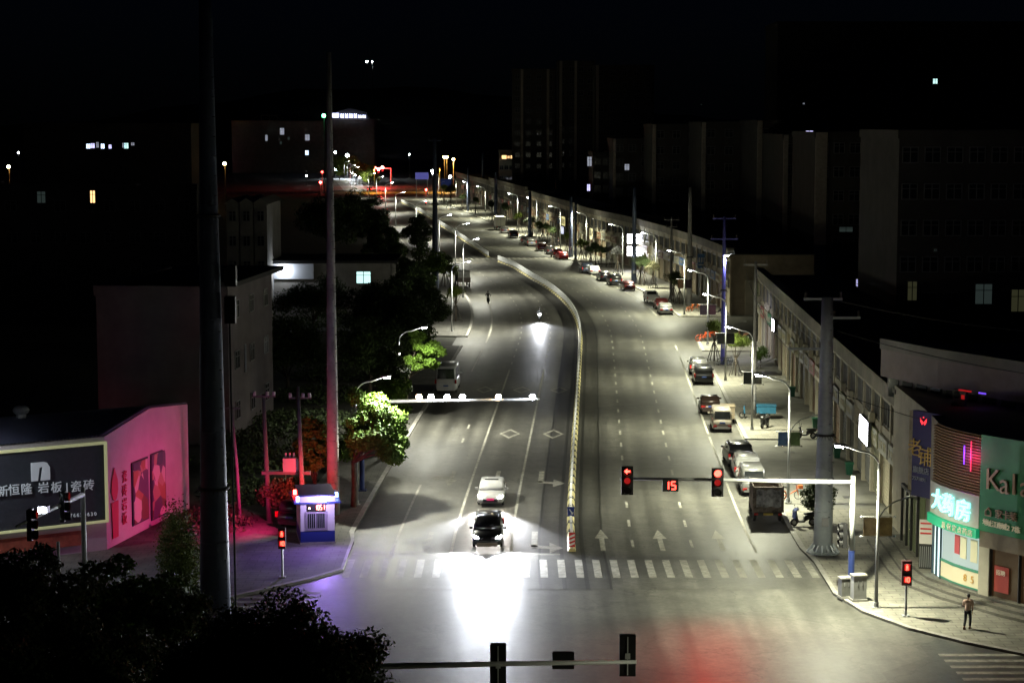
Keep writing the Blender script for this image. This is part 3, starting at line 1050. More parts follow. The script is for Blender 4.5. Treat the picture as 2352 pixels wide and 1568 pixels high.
for zt, ox in ((W(0, 910, b1.y).z, -.2), (W(0, 917, b2.y).z, hx.x - .2)):
    MB().box(ox - .7, ox + .7, -.05, .05, zt - .05, zt + .05).build('cross_arm', M_WOOD, tp)
    for x in (-.6, .2, .6):
        MB().cyl((ox + x, 0, zt + .05), .1, .25, 10).build('insulator', mat('porcelain', (.45, .43, .42), .3), tp)
# leaning red lit pole by the big steel pole
b = G(552, 1205)
p2 = thing('utility_pole', 'thin post lit red between the huge pole and the transformer posts', 'utility pole', b)
MB().tube([(0, 0, 0), (-.15, 0, 3.6), (-.45, 0, 7.8)], [.12, .1, .07], 8).build('post', M_WOOD, p2, True)
MB().box(-1.0, .1, -.04, .04, 7.3, 7.4).build('cross_arm', M_WOOD, p2)

# sagging cables on the right
M_CABLE = mat('cable_black', (.012, .012, .012), .6)
def cable(a, b, sag, label):
    a, b = Vector(a), Vector(b)
    pts = [a.lerp(b, i / 14) - Vector((0, 0, sag * 4 * (i / 14) * (1 - i / 14))) for i in range(15)]
    tag(MB().tube(pts, .022, 5).build('power_cable', M_CABLE), label, 'cable', 'cables slung from the right poles')
b3 = G(1890, 1273)
zz = lambda py: W(0, py, b3.y).z
cable((b3.x + .8, b3.y, zz(692)), (38, 97, 14.2), .8, 'black cable from the top arm of the flanged pole toward the corner shop')
cable((b3.x + .6, b3.y, zz(760)), (36, 99, 11.2), .7, 'black cable across the dark upper wall of the corner shop')
cable((b3.x + .6, b3.y, zz(900)), (34, 96, 7.5), .6, 'black cable crossing the green sign of the corner shop')
pB = G(1731, 963)
cable((b3.x, b3.y, zz(800)), (pB.x, pB.y, 12.6), .8, 'black cable from the flanged pole back to the pale concrete pole')
cable((b3.x - 2, b3.y, zz(806)), (pB.x - .8, pB.y, 12.4), .9, 'black cable from the side arm of the flanged pole to the pale concrete pole')
# ------------------------------------------------------------------ vehicles
M_GLASS = mat('car_glass', (.012, .014, .016), .08, spec=.7)
M_TYRE = mat('tyre', (.015, .015, .015), .85)
M_RIM = mat('rim', (.45, .45, .46), .3, .8)
M_TRIM = mat('black_trim', (.02, .02, .02), .5)
M_TAIL = mat('tail_lamp', (.35, .015, .015), .25)
M_TAILON = mat('tail_lamp_lit', (.9, .03, .02), .3, emit=18, ecol=(1, .03, .02))
M_HEADOFF = mat('head_lamp', (.6, .62, .62), .1, spec=.8)
M_HEADON = mat('head_lamp_lit', (1, 1, 1), .2, emit=260, ecol=(.95, .97, 1.0), sampled=False)
M_HEADONW = mat('head_lamp_lit_warm', (1, 1, 1), .2, emit=120, ecol=(1.0, .88, .74), sampled=False)
M_PLATE = mat('plate_blue', (.04, .09, .35), .4)
M_PLATEP = mat('plate_red', (.45, .03, .12), .4, emit=.5, ecol=(1, .05, .2))
def carpaint(name, col, metal=.15, rough=.28):
    m = mat(name, col, rough, metal)
    m.node_tree.nodes['Principled BSDF'].inputs['Coat Weight'].default_value = .6
    return m
P = {'base': carpaint('paint_base', (.5, .5, .5)), 'white': carpaint('paint_white', (.36, .36, .35), 0), 'black': carpaint('paint_black', (.012, .012, .013)),
     'silver': carpaint('paint_silver', (.13, .13, .127), .25), 'brown': carpaint('paint_brown', (.045, .03, .025), .3), 'red': carpaint('paint_red', (.26, .01, .012), .1),
     'maroon': carpaint('paint_maroon', (.06, .012, .012), .2), 'grey': carpaint('paint_grey', (.12, .12, .12), .4), 'bright': carpaint('paint_bright', (.72, .73, .74), 0), 'navy': carpaint('paint_navy', (.02, .025, .04), .2),
     'beige': carpaint('paint_beige', (.20, .18, .15), .2)}

CARS = {   # length, width, belt height, roof height, stations of the lower body (y from rear as a share, top z), greenhouse (rear base, rear top, front top, front base)
    'sedan': dict(L=4.6, W=1.78, H=1.45, low=[(0, .62), (.02, .88), (.14, .98), (.30, .95), (.70, .92), (.80, .88), (.96, .72), (1, .55)], gh=(.13, .27, .58, .75), rin=.17),
    'hatch': dict(L=4.3, W=1.80, H=1.62, low=[(0, .62), (.02, .98), (.10, 1.0), (.30, .98), (.70, .98), (.78, .95), (.96, .78), (1, .55)], gh=(.02, .10, .58, .76), rin=.16),
    'suv': dict(L=4.65, W=1.86, H=1.70, low=[(0, .62), (.02, 1.02), (.10, 1.05), (.30, 1.03), (.70, 1.02), (.78, 1.0), (.96, .86), (1, .6)], gh=(.015, .09, .60, .76), rin=.15),
    'van': dict(L=4.0, W=1.62, H=1.88, low=[(0, .6), (.01, 1.02), (.10, 1.05), (.30, 1.05), (.80, 1.02), (.92, .96), (.985, .86), (1, .6)], gh=(.008, .04, .76, .93), rin=.11),
    'minibus': dict(L=5.6, W=2.0, H=2.55, low=[(0, .65), (.01, 1.25), (.10, 1.28), (.30, 1.28), (.80, 1.25), (.90, 1.15), (.98, .98), (1, .65)], gh=(.006, .03, .80, .92), rin=.12),
}
CARMESH = {}
def car_proto(kind, lit=False, tail=False):
    c = CARS[kind]
    L, Wd, H = c['L'], c['W'], c['H']
    y = lambda u: (u - .5) * L
    hw = Wd / 2
    root = thing('parked_car', 'car', 'car')
    b = MB()
    rings = []
    for u, z in c['low']:
        w = hw * (.86 if u in (0, 1) else .95 if u < .03 or u > .95 else 1.0)
        zb = .26 if .03 < u < .97 else .32
        rings.append([(-w * .9, y(u), zb), (-w * .99, y(u), zb + .12), (-w, y(u), zb + (z - zb) * .5), (-w * .97, y(u), zb + (z - zb) * .86), (-w * .88, y(u), z), (0, y(u), z + .025),
                      (w * .88, y(u), z), (w * .97, y(u), zb + (z - zb) * .86), (w, y(u), zb + (z - zb) * .5), (w * .99, y(u), zb + .12), (w * .9, y(u), zb)])
    b.loft(rings)
    r0, r1, f1, f0 = c['gh']
    zb = c['low'][3][1] - .03
    rin = c['rin']
    wb, wt = hw * .93, hw * (1 - rin)
    def gring(w, ya, yb, z):
        q = .12
        return [(-w + q, ya, z), (w - q, ya, z), (w, ya + q, z), (w, yb - q, z), (w - q, yb, z), (-w + q, yb, z), (-w, yb - q, z), (-w, ya + q, z)]
    gr = [gring(wb, y(r0), y(f0), zb), gring(wb * .55 + wt * .45, y(r0 * .55 + r1 * .45), y(f0 * .55 + f1 * .45), zb + (H - zb) * .5), gring(wt, y(r1), y(f1), H - .07), gring(wt * .86, y(r1) + .12, y(f1) - .14, H)]
    b.loft(gr)
    if kind in ('suv', 'hatch'):
        for sx in (-1, 1):
            b.tube([(sx * wt * .8, y(r1) + .25, H - .01), (sx * wt * .8, y(r1) + .4, H + .05), (sx * wt * .8, y(f1) - .5, H + .05), (sx * wt * .8, y(f1) - .3, H - .02)], .02, 5)
    body = b.build('body', P['base'], root, True)
    for p_ in body.data.polygons: p_.use_smooth = True
    # glass, 12 mm proud of the greenhouse
    g = MB()
    e = .014
    def lerp2(k, z):            # y of rear and front glass at share k of height
        return y(r0 + (r1 - r0) * k), y(f0 + (f1 - f0) * k)
    k0, k1 = .1, .86
    z0, z1 = zb + (H - .07 - zb) * k0, zb + (H - .07 - zb) * k1
    w0, w1 = wb + (wt - wb) * k0, wb + (wt - wb) * k1
    (ra, fa), (rb_, fb) = lerp2(k0, 0), lerp2(k1, 0)
    g.quad((-w0 * .86, ra - e, z0), (w0 * .86, ra - e, z0), (w1 * .84, rb_ - e, z1), (-w1 * .84, rb_ - e, z1))
    g.build('rear_window', M_GLASS, root)
    g = MB().quad((w0 * .9, fa + e, z0), (-w0 * .9, fa + e, z0), (-w1 * .88, fb + e, z1), (w1 * .88, fb + e, z1))
    g.build('windscreen', M_GLASS, root)
    for sx in (-1, 1):
        g = MB()
        cuts = [(.16, .44), (.49, .80)] if kind != 'minibus' else [(.06, .30), (.33, .58), (.61, .82)]
        for a, d in cuts:
            q = [(a, k0), (d, k0), (d, k1), (a, k1)]
            pts = []
            for u, k in q:
                rr, ff = lerp2(k, 0)
                yy = rr + .12 + (ff - rr - .24) * (u * 1.12 - .06)
                ww = wb + (wt - wb) * k + e
                pts.append((sx * ww, yy, zb + (H - .07 - zb) * k))
            g.quad(*pts)
        g.build('side_window', M_GLASS, root)
    wr = .31 if kind in ('sedan', 'hatch', 'van') else .35
    for sx in (-1, 1):
        for uu in (.18, .80):
            w = MB().ring((0, 0, 0), wr - .07, .085, 18, 8).build('wheel', M_TYRE, root, True, loc=(sx * (hw - .1), y(uu), wr + .01))
            rm = MB().cyl((-.05, 0, 0), wr - .09, .1, 14, axis='x')
            rm.build('rim', M_RIM, w)
            MB().cyl((-.02 + sx * .0, 0, 0), wr + .02, .04, 18, axis='x')
    zt = c['low'][1][1]
    for sx in (-1, 1):
        t = MB()
        if kind in ('suv', 'van', 'minibus', 'hatch'):
            t.box(sx * hw * .93 - .1, sx * hw * .93 + .06, y(0) - .02, y(.03), zt - .3, zt + .05) if kind != 'van' else t.box(sx * hw * .72 - .14, sx * hw * .72 + .14, y(0) - .06, y(.02), .42, .56)
        else:
            t.box(sx * hw * .72 - .2, sx * hw * .72 + .16, y(0) - .03, y(.02), zt - .22, zt - .06)
        t.build('tail_lamp', M_TAILON if tail else M_TAIL, root)
        h = MB()
        zf = c['low'][-2][1]
        h.loft([[(sx * hw * .56, y(1) - .02, zf - .14), (sx * hw * .92, y(.955), zf - .12), (sx * hw * .95, y(.93), zf + .02), (sx * hw * .62, y(.975), zf - .02)],
                [(sx * hw * .56, y(1) - .10, zf - .14), (sx * hw * .90, y(.94), zf - .12), (sx * hw * .92, y(.91), zf + .03), (sx * hw * .62, y(.955), zf + .0)]])
        h.ball((sx * hw * .74, y(.982), zf - .06), (.12, .06, .08), 8, 6)
        h.build('headlight', (M_HEADON if lit == 1 else M_HEADONW) if lit else M_HEADOFF, root, True)
        m = MB().cbox((sx * (hw + .09), y(f0) - .25, zb + .1), (.2, .1, .14), 0)
        m.build('mirror', P['base'], root)
    MB().box(-.23, .23, y(0) - .035, y(0) + .03, .68 if kind != 'van' else .72, .80 if kind != 'van' else .84).build('number_plate', M_PLATE, root)
    fr = MB().box(-hw * .55, hw * .55, y(1) - .06, y(1) + .012, .34, .52)
    fr.build('grille', M_TRIM, root)
    MB().box(-hw * .8, hw * .8, y(0) - .06, y(0) + .2, .3, .5).build('rear_bumper', P['base'] if kind != 'van' else M_RIM, root)
    return root
PROTO = {}
def put_car(kind, paint, loc, rz, label, name='parked_car', cat='car', group='cars parked along the right kerb', **kw):
    key = (kind, kw.get('lit', False), kw.get('tail', False))
    if key not in PROTO:
        PROTO[key] = (car_proto(kind, **kw), [])
    proto, users = PROTO[key]
    swap = {'paint_base': P[paint]}
    if not users:
        o = dup(proto, loc, rz, label, None, swap)
    else:
        o = dup(proto, loc, rz, label, None, swap)
    users.append(o)
    o.name = name
    o['category'] = cat
    if group: o['group'] = group
    elif 'group' in o: del o['group']
    return o
def park(kind, paint, q, label, turn=0.0, **kw):
    """rear bumper over the measured point, nose along the road"""
    p = G(*q)
    rz = heading(s_of(p)) + R(turn)
    L = CARS[kind]['L'] / 2
    return put_car(kind, paint, (p.x - math.sin(rz) * L, p.y + math.cos(rz) * L, .006), rz, label, **kw)
park('van', 'silver', (1731, 1140), 'silver van parked just ahead of the dirty cargo truck', name='parked_van', cat='van')
park('suv', 'white', (1718, 1107), 'white suv parked between the silver van and the black suv')
park('suv', 'black', (1703, 1076), 'big black suv with roof rails parked behind the white suv', turn=3)
park('van', 'beige', (1659, 993), 'pale silver minivan parked beside the green tricycle cart', name='parked_van', cat='van')
park('sedan', 'brown', (1633, 953), 'dark brown sedan parked ahead of the pale minivan')
park('suv', 'black', (1617, 884), 'black suv parked by the round staked tree')
park('hatch', 'silver', (1606, 862), 'silver white suv parked nose to the side street')
park('sedan', 'silver', (1531, 724), 'silver sedan parked right at the side street corner')
park('sedan', 'maroon', (1522, 712), 'dark sedan parked between the silver sedan and the pickup')
park('sedan', 'maroon', (1447, 669), 'dark red sedan in front of the dark steel pole')
park('suv', 'black', (1416, 656), 'black suv parked in front of the staked trees')
park('sedan', 'navy', (1392, 646), 'dark sedan parked between the black suv and the white sedan')
park('sedan', 'white', (1368, 632), 'white sedan parked among dark cars by the staked trees')
park('suv', 'navy', (1350, 628), 'dark car parked ahead of the white sedan')
park('sedan', 'red', (1296, 597), 'bright red sedan parked by the crosswalk at the median gap')
park('hatch', 'maroon', (1283, 592), 'dark red car parked just ahead of the bright red sedan')
park('sedan', 'silver', (1267, 584), 'greyish silver sedan parked ahead of the dark red car')
park('hatch', 'maroon', (1246, 577), 'wine coloured hatchback parked under the staked trees')
park('suv', 'silver', (1222, 566), 'silver suv parked behind a paler car, far right kerb')
park('hatch', 'grey', (1208, 560), 'grey hatchback parked ahead of the silver suv')
park('suv', 'black', (1181, 547), 'black suv parked behind the white box truck')
park('sedan', 'grey', (1161, 536), 'grey low sedan parked between the black suv and the box truck')
# facing the camera
def oncoming(kind, paint, q, label, lit, off, **kw):
    p = G(*q)
    s = s_of(p)
    rz = heading(s) + math.pi
    L = CARS[kind]['L'] / 2
    o = put_car(kind, paint, (p.x + math.sin(-rz) * -L, p.y - math.cos(rz) * L, .006), rz, label, group=None, lit=lit, **kw)
    o['group'] = 'cars driving toward the crosswalk'
    c = CARS[kind]
    for sx in (-1, 1):
        at_ = (sx * c['W'] * .37, c['L'] / 2 + .12, c['low'][-2][1] - .02)
        if lit == 1:
            lamp('headlamp_beam', 'SPOT', at_, HEAD_W, (.88, .92, 1.0), o, size=.06, spot=R(64), blend=1.0, aim=(sx * .16, 1, -.03))
            lamp('headlamp_spread', 'SPOT', at_, HEAD_W * .9, (.88, .92, 1.0), o, size=.06, spot=R(92), blend=1.0, aim=(sx * .75, 1, -.03))
        else:
            lamp('headlamp_beam', 'SPOT', at_, HEAD_W * .22, (1, .93, .85), o, size=.06, spot=R(56), blend=1.0, aim=(sx * .1, 1, -.03))
            lamp('headlamp_kink', 'SPOT', at_, HEAD_W * 2.1, (.92, .94, 1.0), o, size=.05, spot=R(22), blend=1.0, aim=(sx * .30, 1, -.045))
    return o
oncoming('sedan', 'white', (1126, 1165), 'white sedan with lit headlights and a red plate, second in the lane', 2, 0, name='driving_car')
oncoming('hatch', 'black', (1119, 1262), 'dark car with glaring headlights driving up to the crosswalk', 1, 0, name='driving_car')
for o in [x for x in COL.objects if x.name.startswith('driving_car')]:
    if 'white' in o['label']:
        MB().box(-.24, .24, 2.3, 2.33, .46, .60).build('number_plate', M_PLATEP, o)
        MB().box(-.45, .45, -.05, .25, 1.452, 1.462).build('sunroof', M_GLASS, o)
    else:
        MB().box(-.6, .6, 2.14, 2.2, .2, .42).build('lower_bumper', carpaint('paint_bronze', (.3, .24, .19), .3), o)
park('minibus', 'bright', (1024, 904), 'white minibus parked on the left kerb under the green tree', name='parked_minibus', cat='minibus', group='vehicles parked on the left')
o = put_car('sedan', 'black', tuple(rp(695, -5)), heading(695), 'far car with two red tail lights beyond the junction', name='driving_car', group=None, tail=True)
# parked in the red gloom beside the police booth
p = G(668, 1208)
put_car('suv', 'black', (p.x + .9, p.y + .5, .15), R(-20), 'black car half hidden behind the police booth, lit red', name='parked_car', group='vehicles parked on the left')
for pr, us in PROTO.values():           # the pattern cars themselves are not part of the street
    for ch in list(pr.children_recursive) + [pr]:
        bpy.data.objects.remove(ch)

# pickup
p = G(1501, 698)
rz = heading(s_of(p))
t = thing('parked_pickup', 'silver white pickup truck parked ahead of two sedans', 'pickup', (p.x - math.sin(rz) * 2.5, p.y + math.cos(rz) * 2.5, .006), rz, 'cars parked along the right kerb')
b = MB()
b.box(-.85, .85, -2.5, 2.45, .45, .62).box(-.85, -.77, -2.5, -.5, .62, 1.08).box(.77, .85, -2.5, -.5, .62, 1.08).box(-.77, .77, -2.5, -2.42, .62, 1.08).box(-.77, .77, -.58, -.5, .62, 1.15)
b.loft([[(-.86, -.5, .5), (.86, -.5, .5), (.86, 2.4, .5), (-.86, 2.4, .5)], [(-.86, -.5, 1.05), (.86, -.5, 1.05), (.86, 2.45, .85), (-.86, 2.45, .85)],
        [(-.84, -.45, 1.1), (.84, -.45, 1.1), (.84, 1.5, 1.06), (-.84, 1.5, 1.06)], [(-.7, -.3, 1.66), (.7, -.3, 1.66), (.7, .9, 1.66), (-.7, .9, 1.66)]])
b.build('body', P['white'], t)
MB().quad((-.7, -.48, 1.17), (.7, -.48, 1.17), (.62, -.34, 1.56), (-.62, -.34, 1.56)).build('rear_window', M_GLASS, t)
MB().quad((.76, 1.42, 1.16), (-.76, 1.42, 1.16), (-.64, .96, 1.58), (.64, .96, 1.58)).build('windscreen', M_GLASS, t)
for sx in (-1, 1):
    MB().box(sx * .82 - .06, sx * .82 + .05, -2.52, -2.45, .7, 1.0).build('tail_lamp', M_TAIL, t)
    MB().cbox((sx * .98, 1.1, 1.2), (.16, .1, .2), 0).build('mirror', M_TRIM, t)
    for yy in (-1.6, 1.6): MB().ring((sx * .76, yy, .36), .27, .09, 16, 6).build('wheel', M_TYRE, t)

# dirty cargo truck
M_DIRT = mat('dirty_planks', (.17, .14, .12), .9, noise=.9, nscale=2.6)
p = G(1764, 1203)
rz = heading(s_of(p)) - R(1)
t = thing('cargo_truck', 'dirty dark cargo truck with a tall open box, nearest on the right kerb', 'truck', (p.x - math.sin(rz) * 2.4, p.y + math.cos(rz) * 2.4, .006), rz, 'cars parked along the right kerb')
MB().box(-.85, .85, -2.4, 2.3, .55, .72).build('chassis', M_TRIM, t)
b = MB()
b.box(-.95, .95, -2.42, -2.34, .75, 2.35).box(-.95, -.88, -2.34, .6, .75, 2.35).box(.88, .95, -2.34, .6, .75, 2.35).box(-.88, .88, .53, .6, .75, 2.35).box(-.88, .88, -2.34, .53, .75, .82)
for k in range(4):
    x = -.95 + k * .62
    b.box(x - .03, x + .05, -2.47, -2.42, .75, 2.42)
for z in (.8, 1.55, 2.3): b.box(-.97, .97, -2.49, -2.42, z - .03, z + .05)
for k in range(5):
    for sx in (-1, 1): b.box(sx * .95 - .03, sx * .95 + .03, -2.3 + k * .7, -2.24 + k * .7, .75, 2.42)
b.build('cargo_box', M_DIRT, t)
tp = mat('tarpaulin', (.34, .34, .35), .85, noise=.8, nscale=2.2)
tb = MB()
rows = [[(x, -2.52 - .03 * math.sin(7 * x + 5 * z), z + .06 * math.sin(9 * x)) for x in np.linspace(-.75, .8, 9)] for z in np.linspace(1.1, 2.2, 7)]
for r0, r1 in zip(rows, rows[1:]):
    for i in range(8): tb.quad(r0[i], r0[i + 1], r1[i + 1], r1[i])
tb.build('torn_tarpaulin', tp, t)
MB().loft([[(-.85, .75, .6), (.85, .75, .6), (.85, 2.3, .6), (-.85, 2.3, .6)], [(-.85, .75, 1.3), (.85, .75, 1.3), (.85, 2.35, 1.2), (-.85, 2.35, 1.2)], [(-.76, .8, 2.0), (.76, .8, 2.0), (.76, 1.9, 2.0), (-.76, 1.9, 2.0)]]).build('cab', P['navy'], t)
for sx in (-1, 1):
    MB().box(sx * .75 - .12, sx * .75 + .12, -2.46, -2.4, .55, .7).build('tail_lamp', M_TAIL, t)
    for yy in (-1.5, 1.5): MB().ring((sx * .8, yy, .4), .29, .11, 16, 8).build('wheel', M_TYRE, t)
MB().box(-.3, .3, -2.47, -2.43, .56, .70).build('number_plate', mat('plate_yellow', (.4, .3, .05), .5), t)

# white box truck, far
p = G(1150, 529)
rz = heading(s_of(p))
t = thing('box_truck', 'white box truck parked far down the right kerb', 'truck', (p.x - math.sin(rz) * 3, p.y + math.cos(rz) * 3, .006), rz, 'cars parked along the right kerb')
bx = MB().box(-1.1, 1.1, -3, 1.2, .95, 3.2).build('cargo_box', mat('box_cream', (.62, .60, .52), .6, noise=.1), t)
MB().box(-.02, .02, -3.03, -3.0, 1.0, 3.15).box(-1.08, 1.08, -3.03, -3.0, .97, 1.02).build('door_seam', M_TRIM, bx)
MB().box(-.9, .9, -2.95, 2.9, .55, .93).build('chassis', M_TRIM, t)
MB().loft([[(-1, 1.35, .6), (1, 1.35, .6), (1, 3, .6), (-1, 3, .6)], [(-1, 1.35, 1.5), (1, 1.35, 1.5), (1, 3.05, 1.4), (-1, 3.05, 1.4)], [(-.9, 1.4, 2.3), (.9, 1.4, 2.3), (.9, 2.6, 2.3), (-.9, 2.6, 2.3)]]).build('cab', P['white'], t)
for sx in (-1, 1):
    MB().box(sx * .85 - .15, sx * .85 + .15, -3.02, -2.95, .7, .85).build('tail_lamp', M_TAIL, t)
    for yy in (-1.9, 2.0): MB().ring((sx * .9, yy, .45), .33, .12, 16, 6).build('wheel', M_TYRE, t)
# cargo truck with a bare bed on the left kerb
p = G(1066, 662)
rz = heading(s_of(p))
t = thing('flatbed_truck', 'brownish truck with low bed parked on the left kerb past the bend', 'truck', (p.x - math.sin(rz) * 3, p.y + math.cos(rz) * 3, .006), rz, 'vehicles parked on the left')
MB().box(-1, 1, -3, 1.2, .9, 1.0).box(-1, -.94, -3, 1.2, 1.0, 1.6).box(.94, 1, -3, 1.2, 1.0, 1.6).box(-.94, .94, -3, -2.94, 1.0, 1.6).build('bed', mat('bed_brown', (.10, .08, .07), .8, noise=.4), t)
MB().box(-.94, .94, 1.35, 2.95, .7, 2.3).build('cab', P['grey'], t)
MB().box(-.9, .9, -2.9, .9, 1.02, 2.6).build('load', mat('load_grey', (.34, .34, .32), .8, noise=.3), t)
for sx in (-1, 1):
    for yy in (-1.9, 2.0): MB().ring((sx * .9, yy, .45), .33, .12, 14, 6).build('wheel', M_TYRE, t)

# ------------------------------------------------------------------ two wheelers, riders and people
def skinned(name, joints, edges, m, parent, levels=2):
    """joints: (x, y, z, radius); one continuous skinned surface"""
    me = bpy.data.meshes.new(name)
    me.from_pydata([j[:3] for j in joints], edges, [])
    me.materials.append(m)
    o = bpy.data.objects.new(name, me)
    COL.objects.link(o)
    o.parent = parent
    sk = o.modifiers.new('skin', 'SKIN')
    sk.use_smooth_shade = True
    for i, j in enumerate(joints):
        r = j[3] if hasattr(j[3], '__len__') else (j[3], j[3])
        me.skin_vertices[0].data[i].radius = r
        me.skin_vertices[0].data[i].use_root = (i == 0)
    ss_ = o.modifiers.new('sub', 'SUBSURF')
    ss_.levels = ss_.render_levels = levels
    return o
M_SKIN = mat('skin', (.32, .19, .13), .55)
M_HAIR = mat('hair_black', (.012, .01, .009), .5)
M_SHOE = mat('shoe_tan', (.16, .09, .05), .6)
def head(parent, c, m_hair=M_HAIR, helmet=None, facing=0.0):
    """face towards local +y turned by facing"""
    h = MB()
    h.ball((0, 0, 0), (.078, .095, .115), 14, 10)
    h.ball((0, .095, -.012), (.014, .02, .022), 6, 5)
    h.box(-.028, .028, .075, .088, -.06, -.052)
    for sx in (-1, 1):
        h.ball((sx * .08, -.005, -.005), (.012, .022, .032), 6, 5)
    o = h.build('head', M_SKIN, parent, True, loc=c, rz=facing)
    e = MB()
    for sx in (-1, 1): e.ball((sx * .03, .087, .018), (.012, .008, .008), 6, 4)
    e.build('eye', M_HAIR, o)
    q = MB()
    if helmet:
        q.ball((0, -.01, .035), (.125, .14, .12), 14, 8).build('helmet', helmet, o, True)
    else:
        q.ball((0, -.02, .03), (.086, .1, .1), 14, 8).build('hair', m_hair, o, True)
    return o
def hand(parent, c, d=(0, 0, -1), side=1):
    """palm with four fingers and a thumb, slightly curled"""
    m = MB()
    m.loft([[(-.012, -.04, 0), (.012, -.04, 0), (.012, .04, 0), (-.012, .04, 0)], [(-.014, -.043, -.09), (.014, -.043, -.09), (.014, .043, -.09), (-.014, .043, -.09)]])
    for k, l in enumerate((.06, .075, .08, .07)):
        yy = -.033 + k * .022
        m.tube([(0, yy, -.085), (side * -.012, yy, -.09 - l * .55), (side * -.035, yy, -.09 - l)], [.01, .009, .007], 6)
    m.tube([(0, .04, -.02), (side * -.02, .07, -.06), (side * -.03, .075, -.09)], [.012, .01, .007], 6)
    return m.build('hand', M_SKIN, parent, True, loc=c)
def walker(label, loc, rz, shirt, trousers, h=1.72):
    t = thing('person', label, 'person', loc, rz)
    t.scale = (h / 1.75,) * 3
    J = [(0, 0, .95, .11), (.09, .02, .9, .085), (.10, .14, .5, .062), (.10, .05, .10, .043), (.10, .2, .04, .035),
         (-.09, -.02, .9, .085), (-.10, -.05, .5, .062), (-.10, -.28, .14, .043), (-.10, -.17, .035, .035),
         (0, 0, 1.2, (.14, .10)), (0, .0, 1.42, (.155, .10)), (0, .02, 1.52, .05), (0, .03, 1.6, .05),
         (.19, 0, 1.42, .055), (.24, -.06, 1.14, .042), (.22, .06, .9, .032),
         (-.19, 0, 1.42, .055), (-.24, .05, 1.15, .042), (-.13, .24, 1.08, .032)]
    Ed = [(0, 1), (1, 2), (2, 3), (3, 4), (0, 5), (5, 6), (6, 7), (7, 8), (0, 9), (9, 10), (10, 11), (11, 12), (10, 13), (13, 14), (14, 15), (10, 16), (16, 17), (17, 18)]
    skinned('body', J, Ed, M_SKIN, t)
    k = 1.16
    sh = [(0, 0, .9, (.16, .12)), (0, 0, 1.2, (.165, .125)), (0, 0, 1.43, (.17, .115)), (.2, 0, 1.43, .07), (.245, -.05, 1.17, .06), (-.2, 0, 1.43, .07), (-.245, .045, 1.17, .06), (0, .015, 1.49, .075)]
    skinned('shirt', sh, [(0, 1), (1, 2), (2, 3), (3, 4), (2, 5), (5, 6), (2, 7)], shirt, t)
    tr = [(0, 0, .95, (.15, .125)), (.09, .02, .86, .1), (.10, .14, .5, .078), (.10, .06, .12, .062), (-.09, -.02, .86, .1), (-.10, -.05, .5, .078), (-.10, -.27, .16, .062)]
    skinned('trousers', tr, [(0, 1), (1, 2), (2, 3), (0, 4), (4, 5), (5, 6)], trousers, t)
    for x, y_, z in ((.10, .06, .0), (-.10, -.28, .03)):
        MB().loft([[(x - .045, y_ - .06, z), (x + .045, y_ - .06, z), (x + .045, y_ + .19, z), (x - .045, y_ + .19, z)], [(x - .04, y_ - .05, z + .1), (x + .04, y_ - .05, z + .1), (x + .035, y_ + .16, z + .05), (x - .035, y_ + .16, z + .05)]]).build('shoe', M_SHOE, t)
    head(t, (0, .05, 1.665), facing=R(12))
    hand(t, (.22, .07, .89), side=1)
    hand(t, (-.12, .27, 1.08), side=-1)
    return t
walker('man in a pinkish shirt and dark trousers walking along the corner steps', G(2222, 1449) + Vector((0, 0, .135)), R(-28), mat('shirt_pink', (.80, .56, .46), .8), mat('trousers_dark', (.018, .02, .028), .8))
walker('small figure in black crossing the road at the far junction', rp(655, -2), R(60), mat('shirt_black', (.02, .02, .02), .8), mat('trousers_black', (.015, .015, .015), .8))
walker('dark figure standing on the far pavement behind the parked cars', G(1283, 566) + Vector((0, 0, .13)), R(140), mat('shirt_navy', (.03, .03, .05), .8), MATS['trousers_black'])

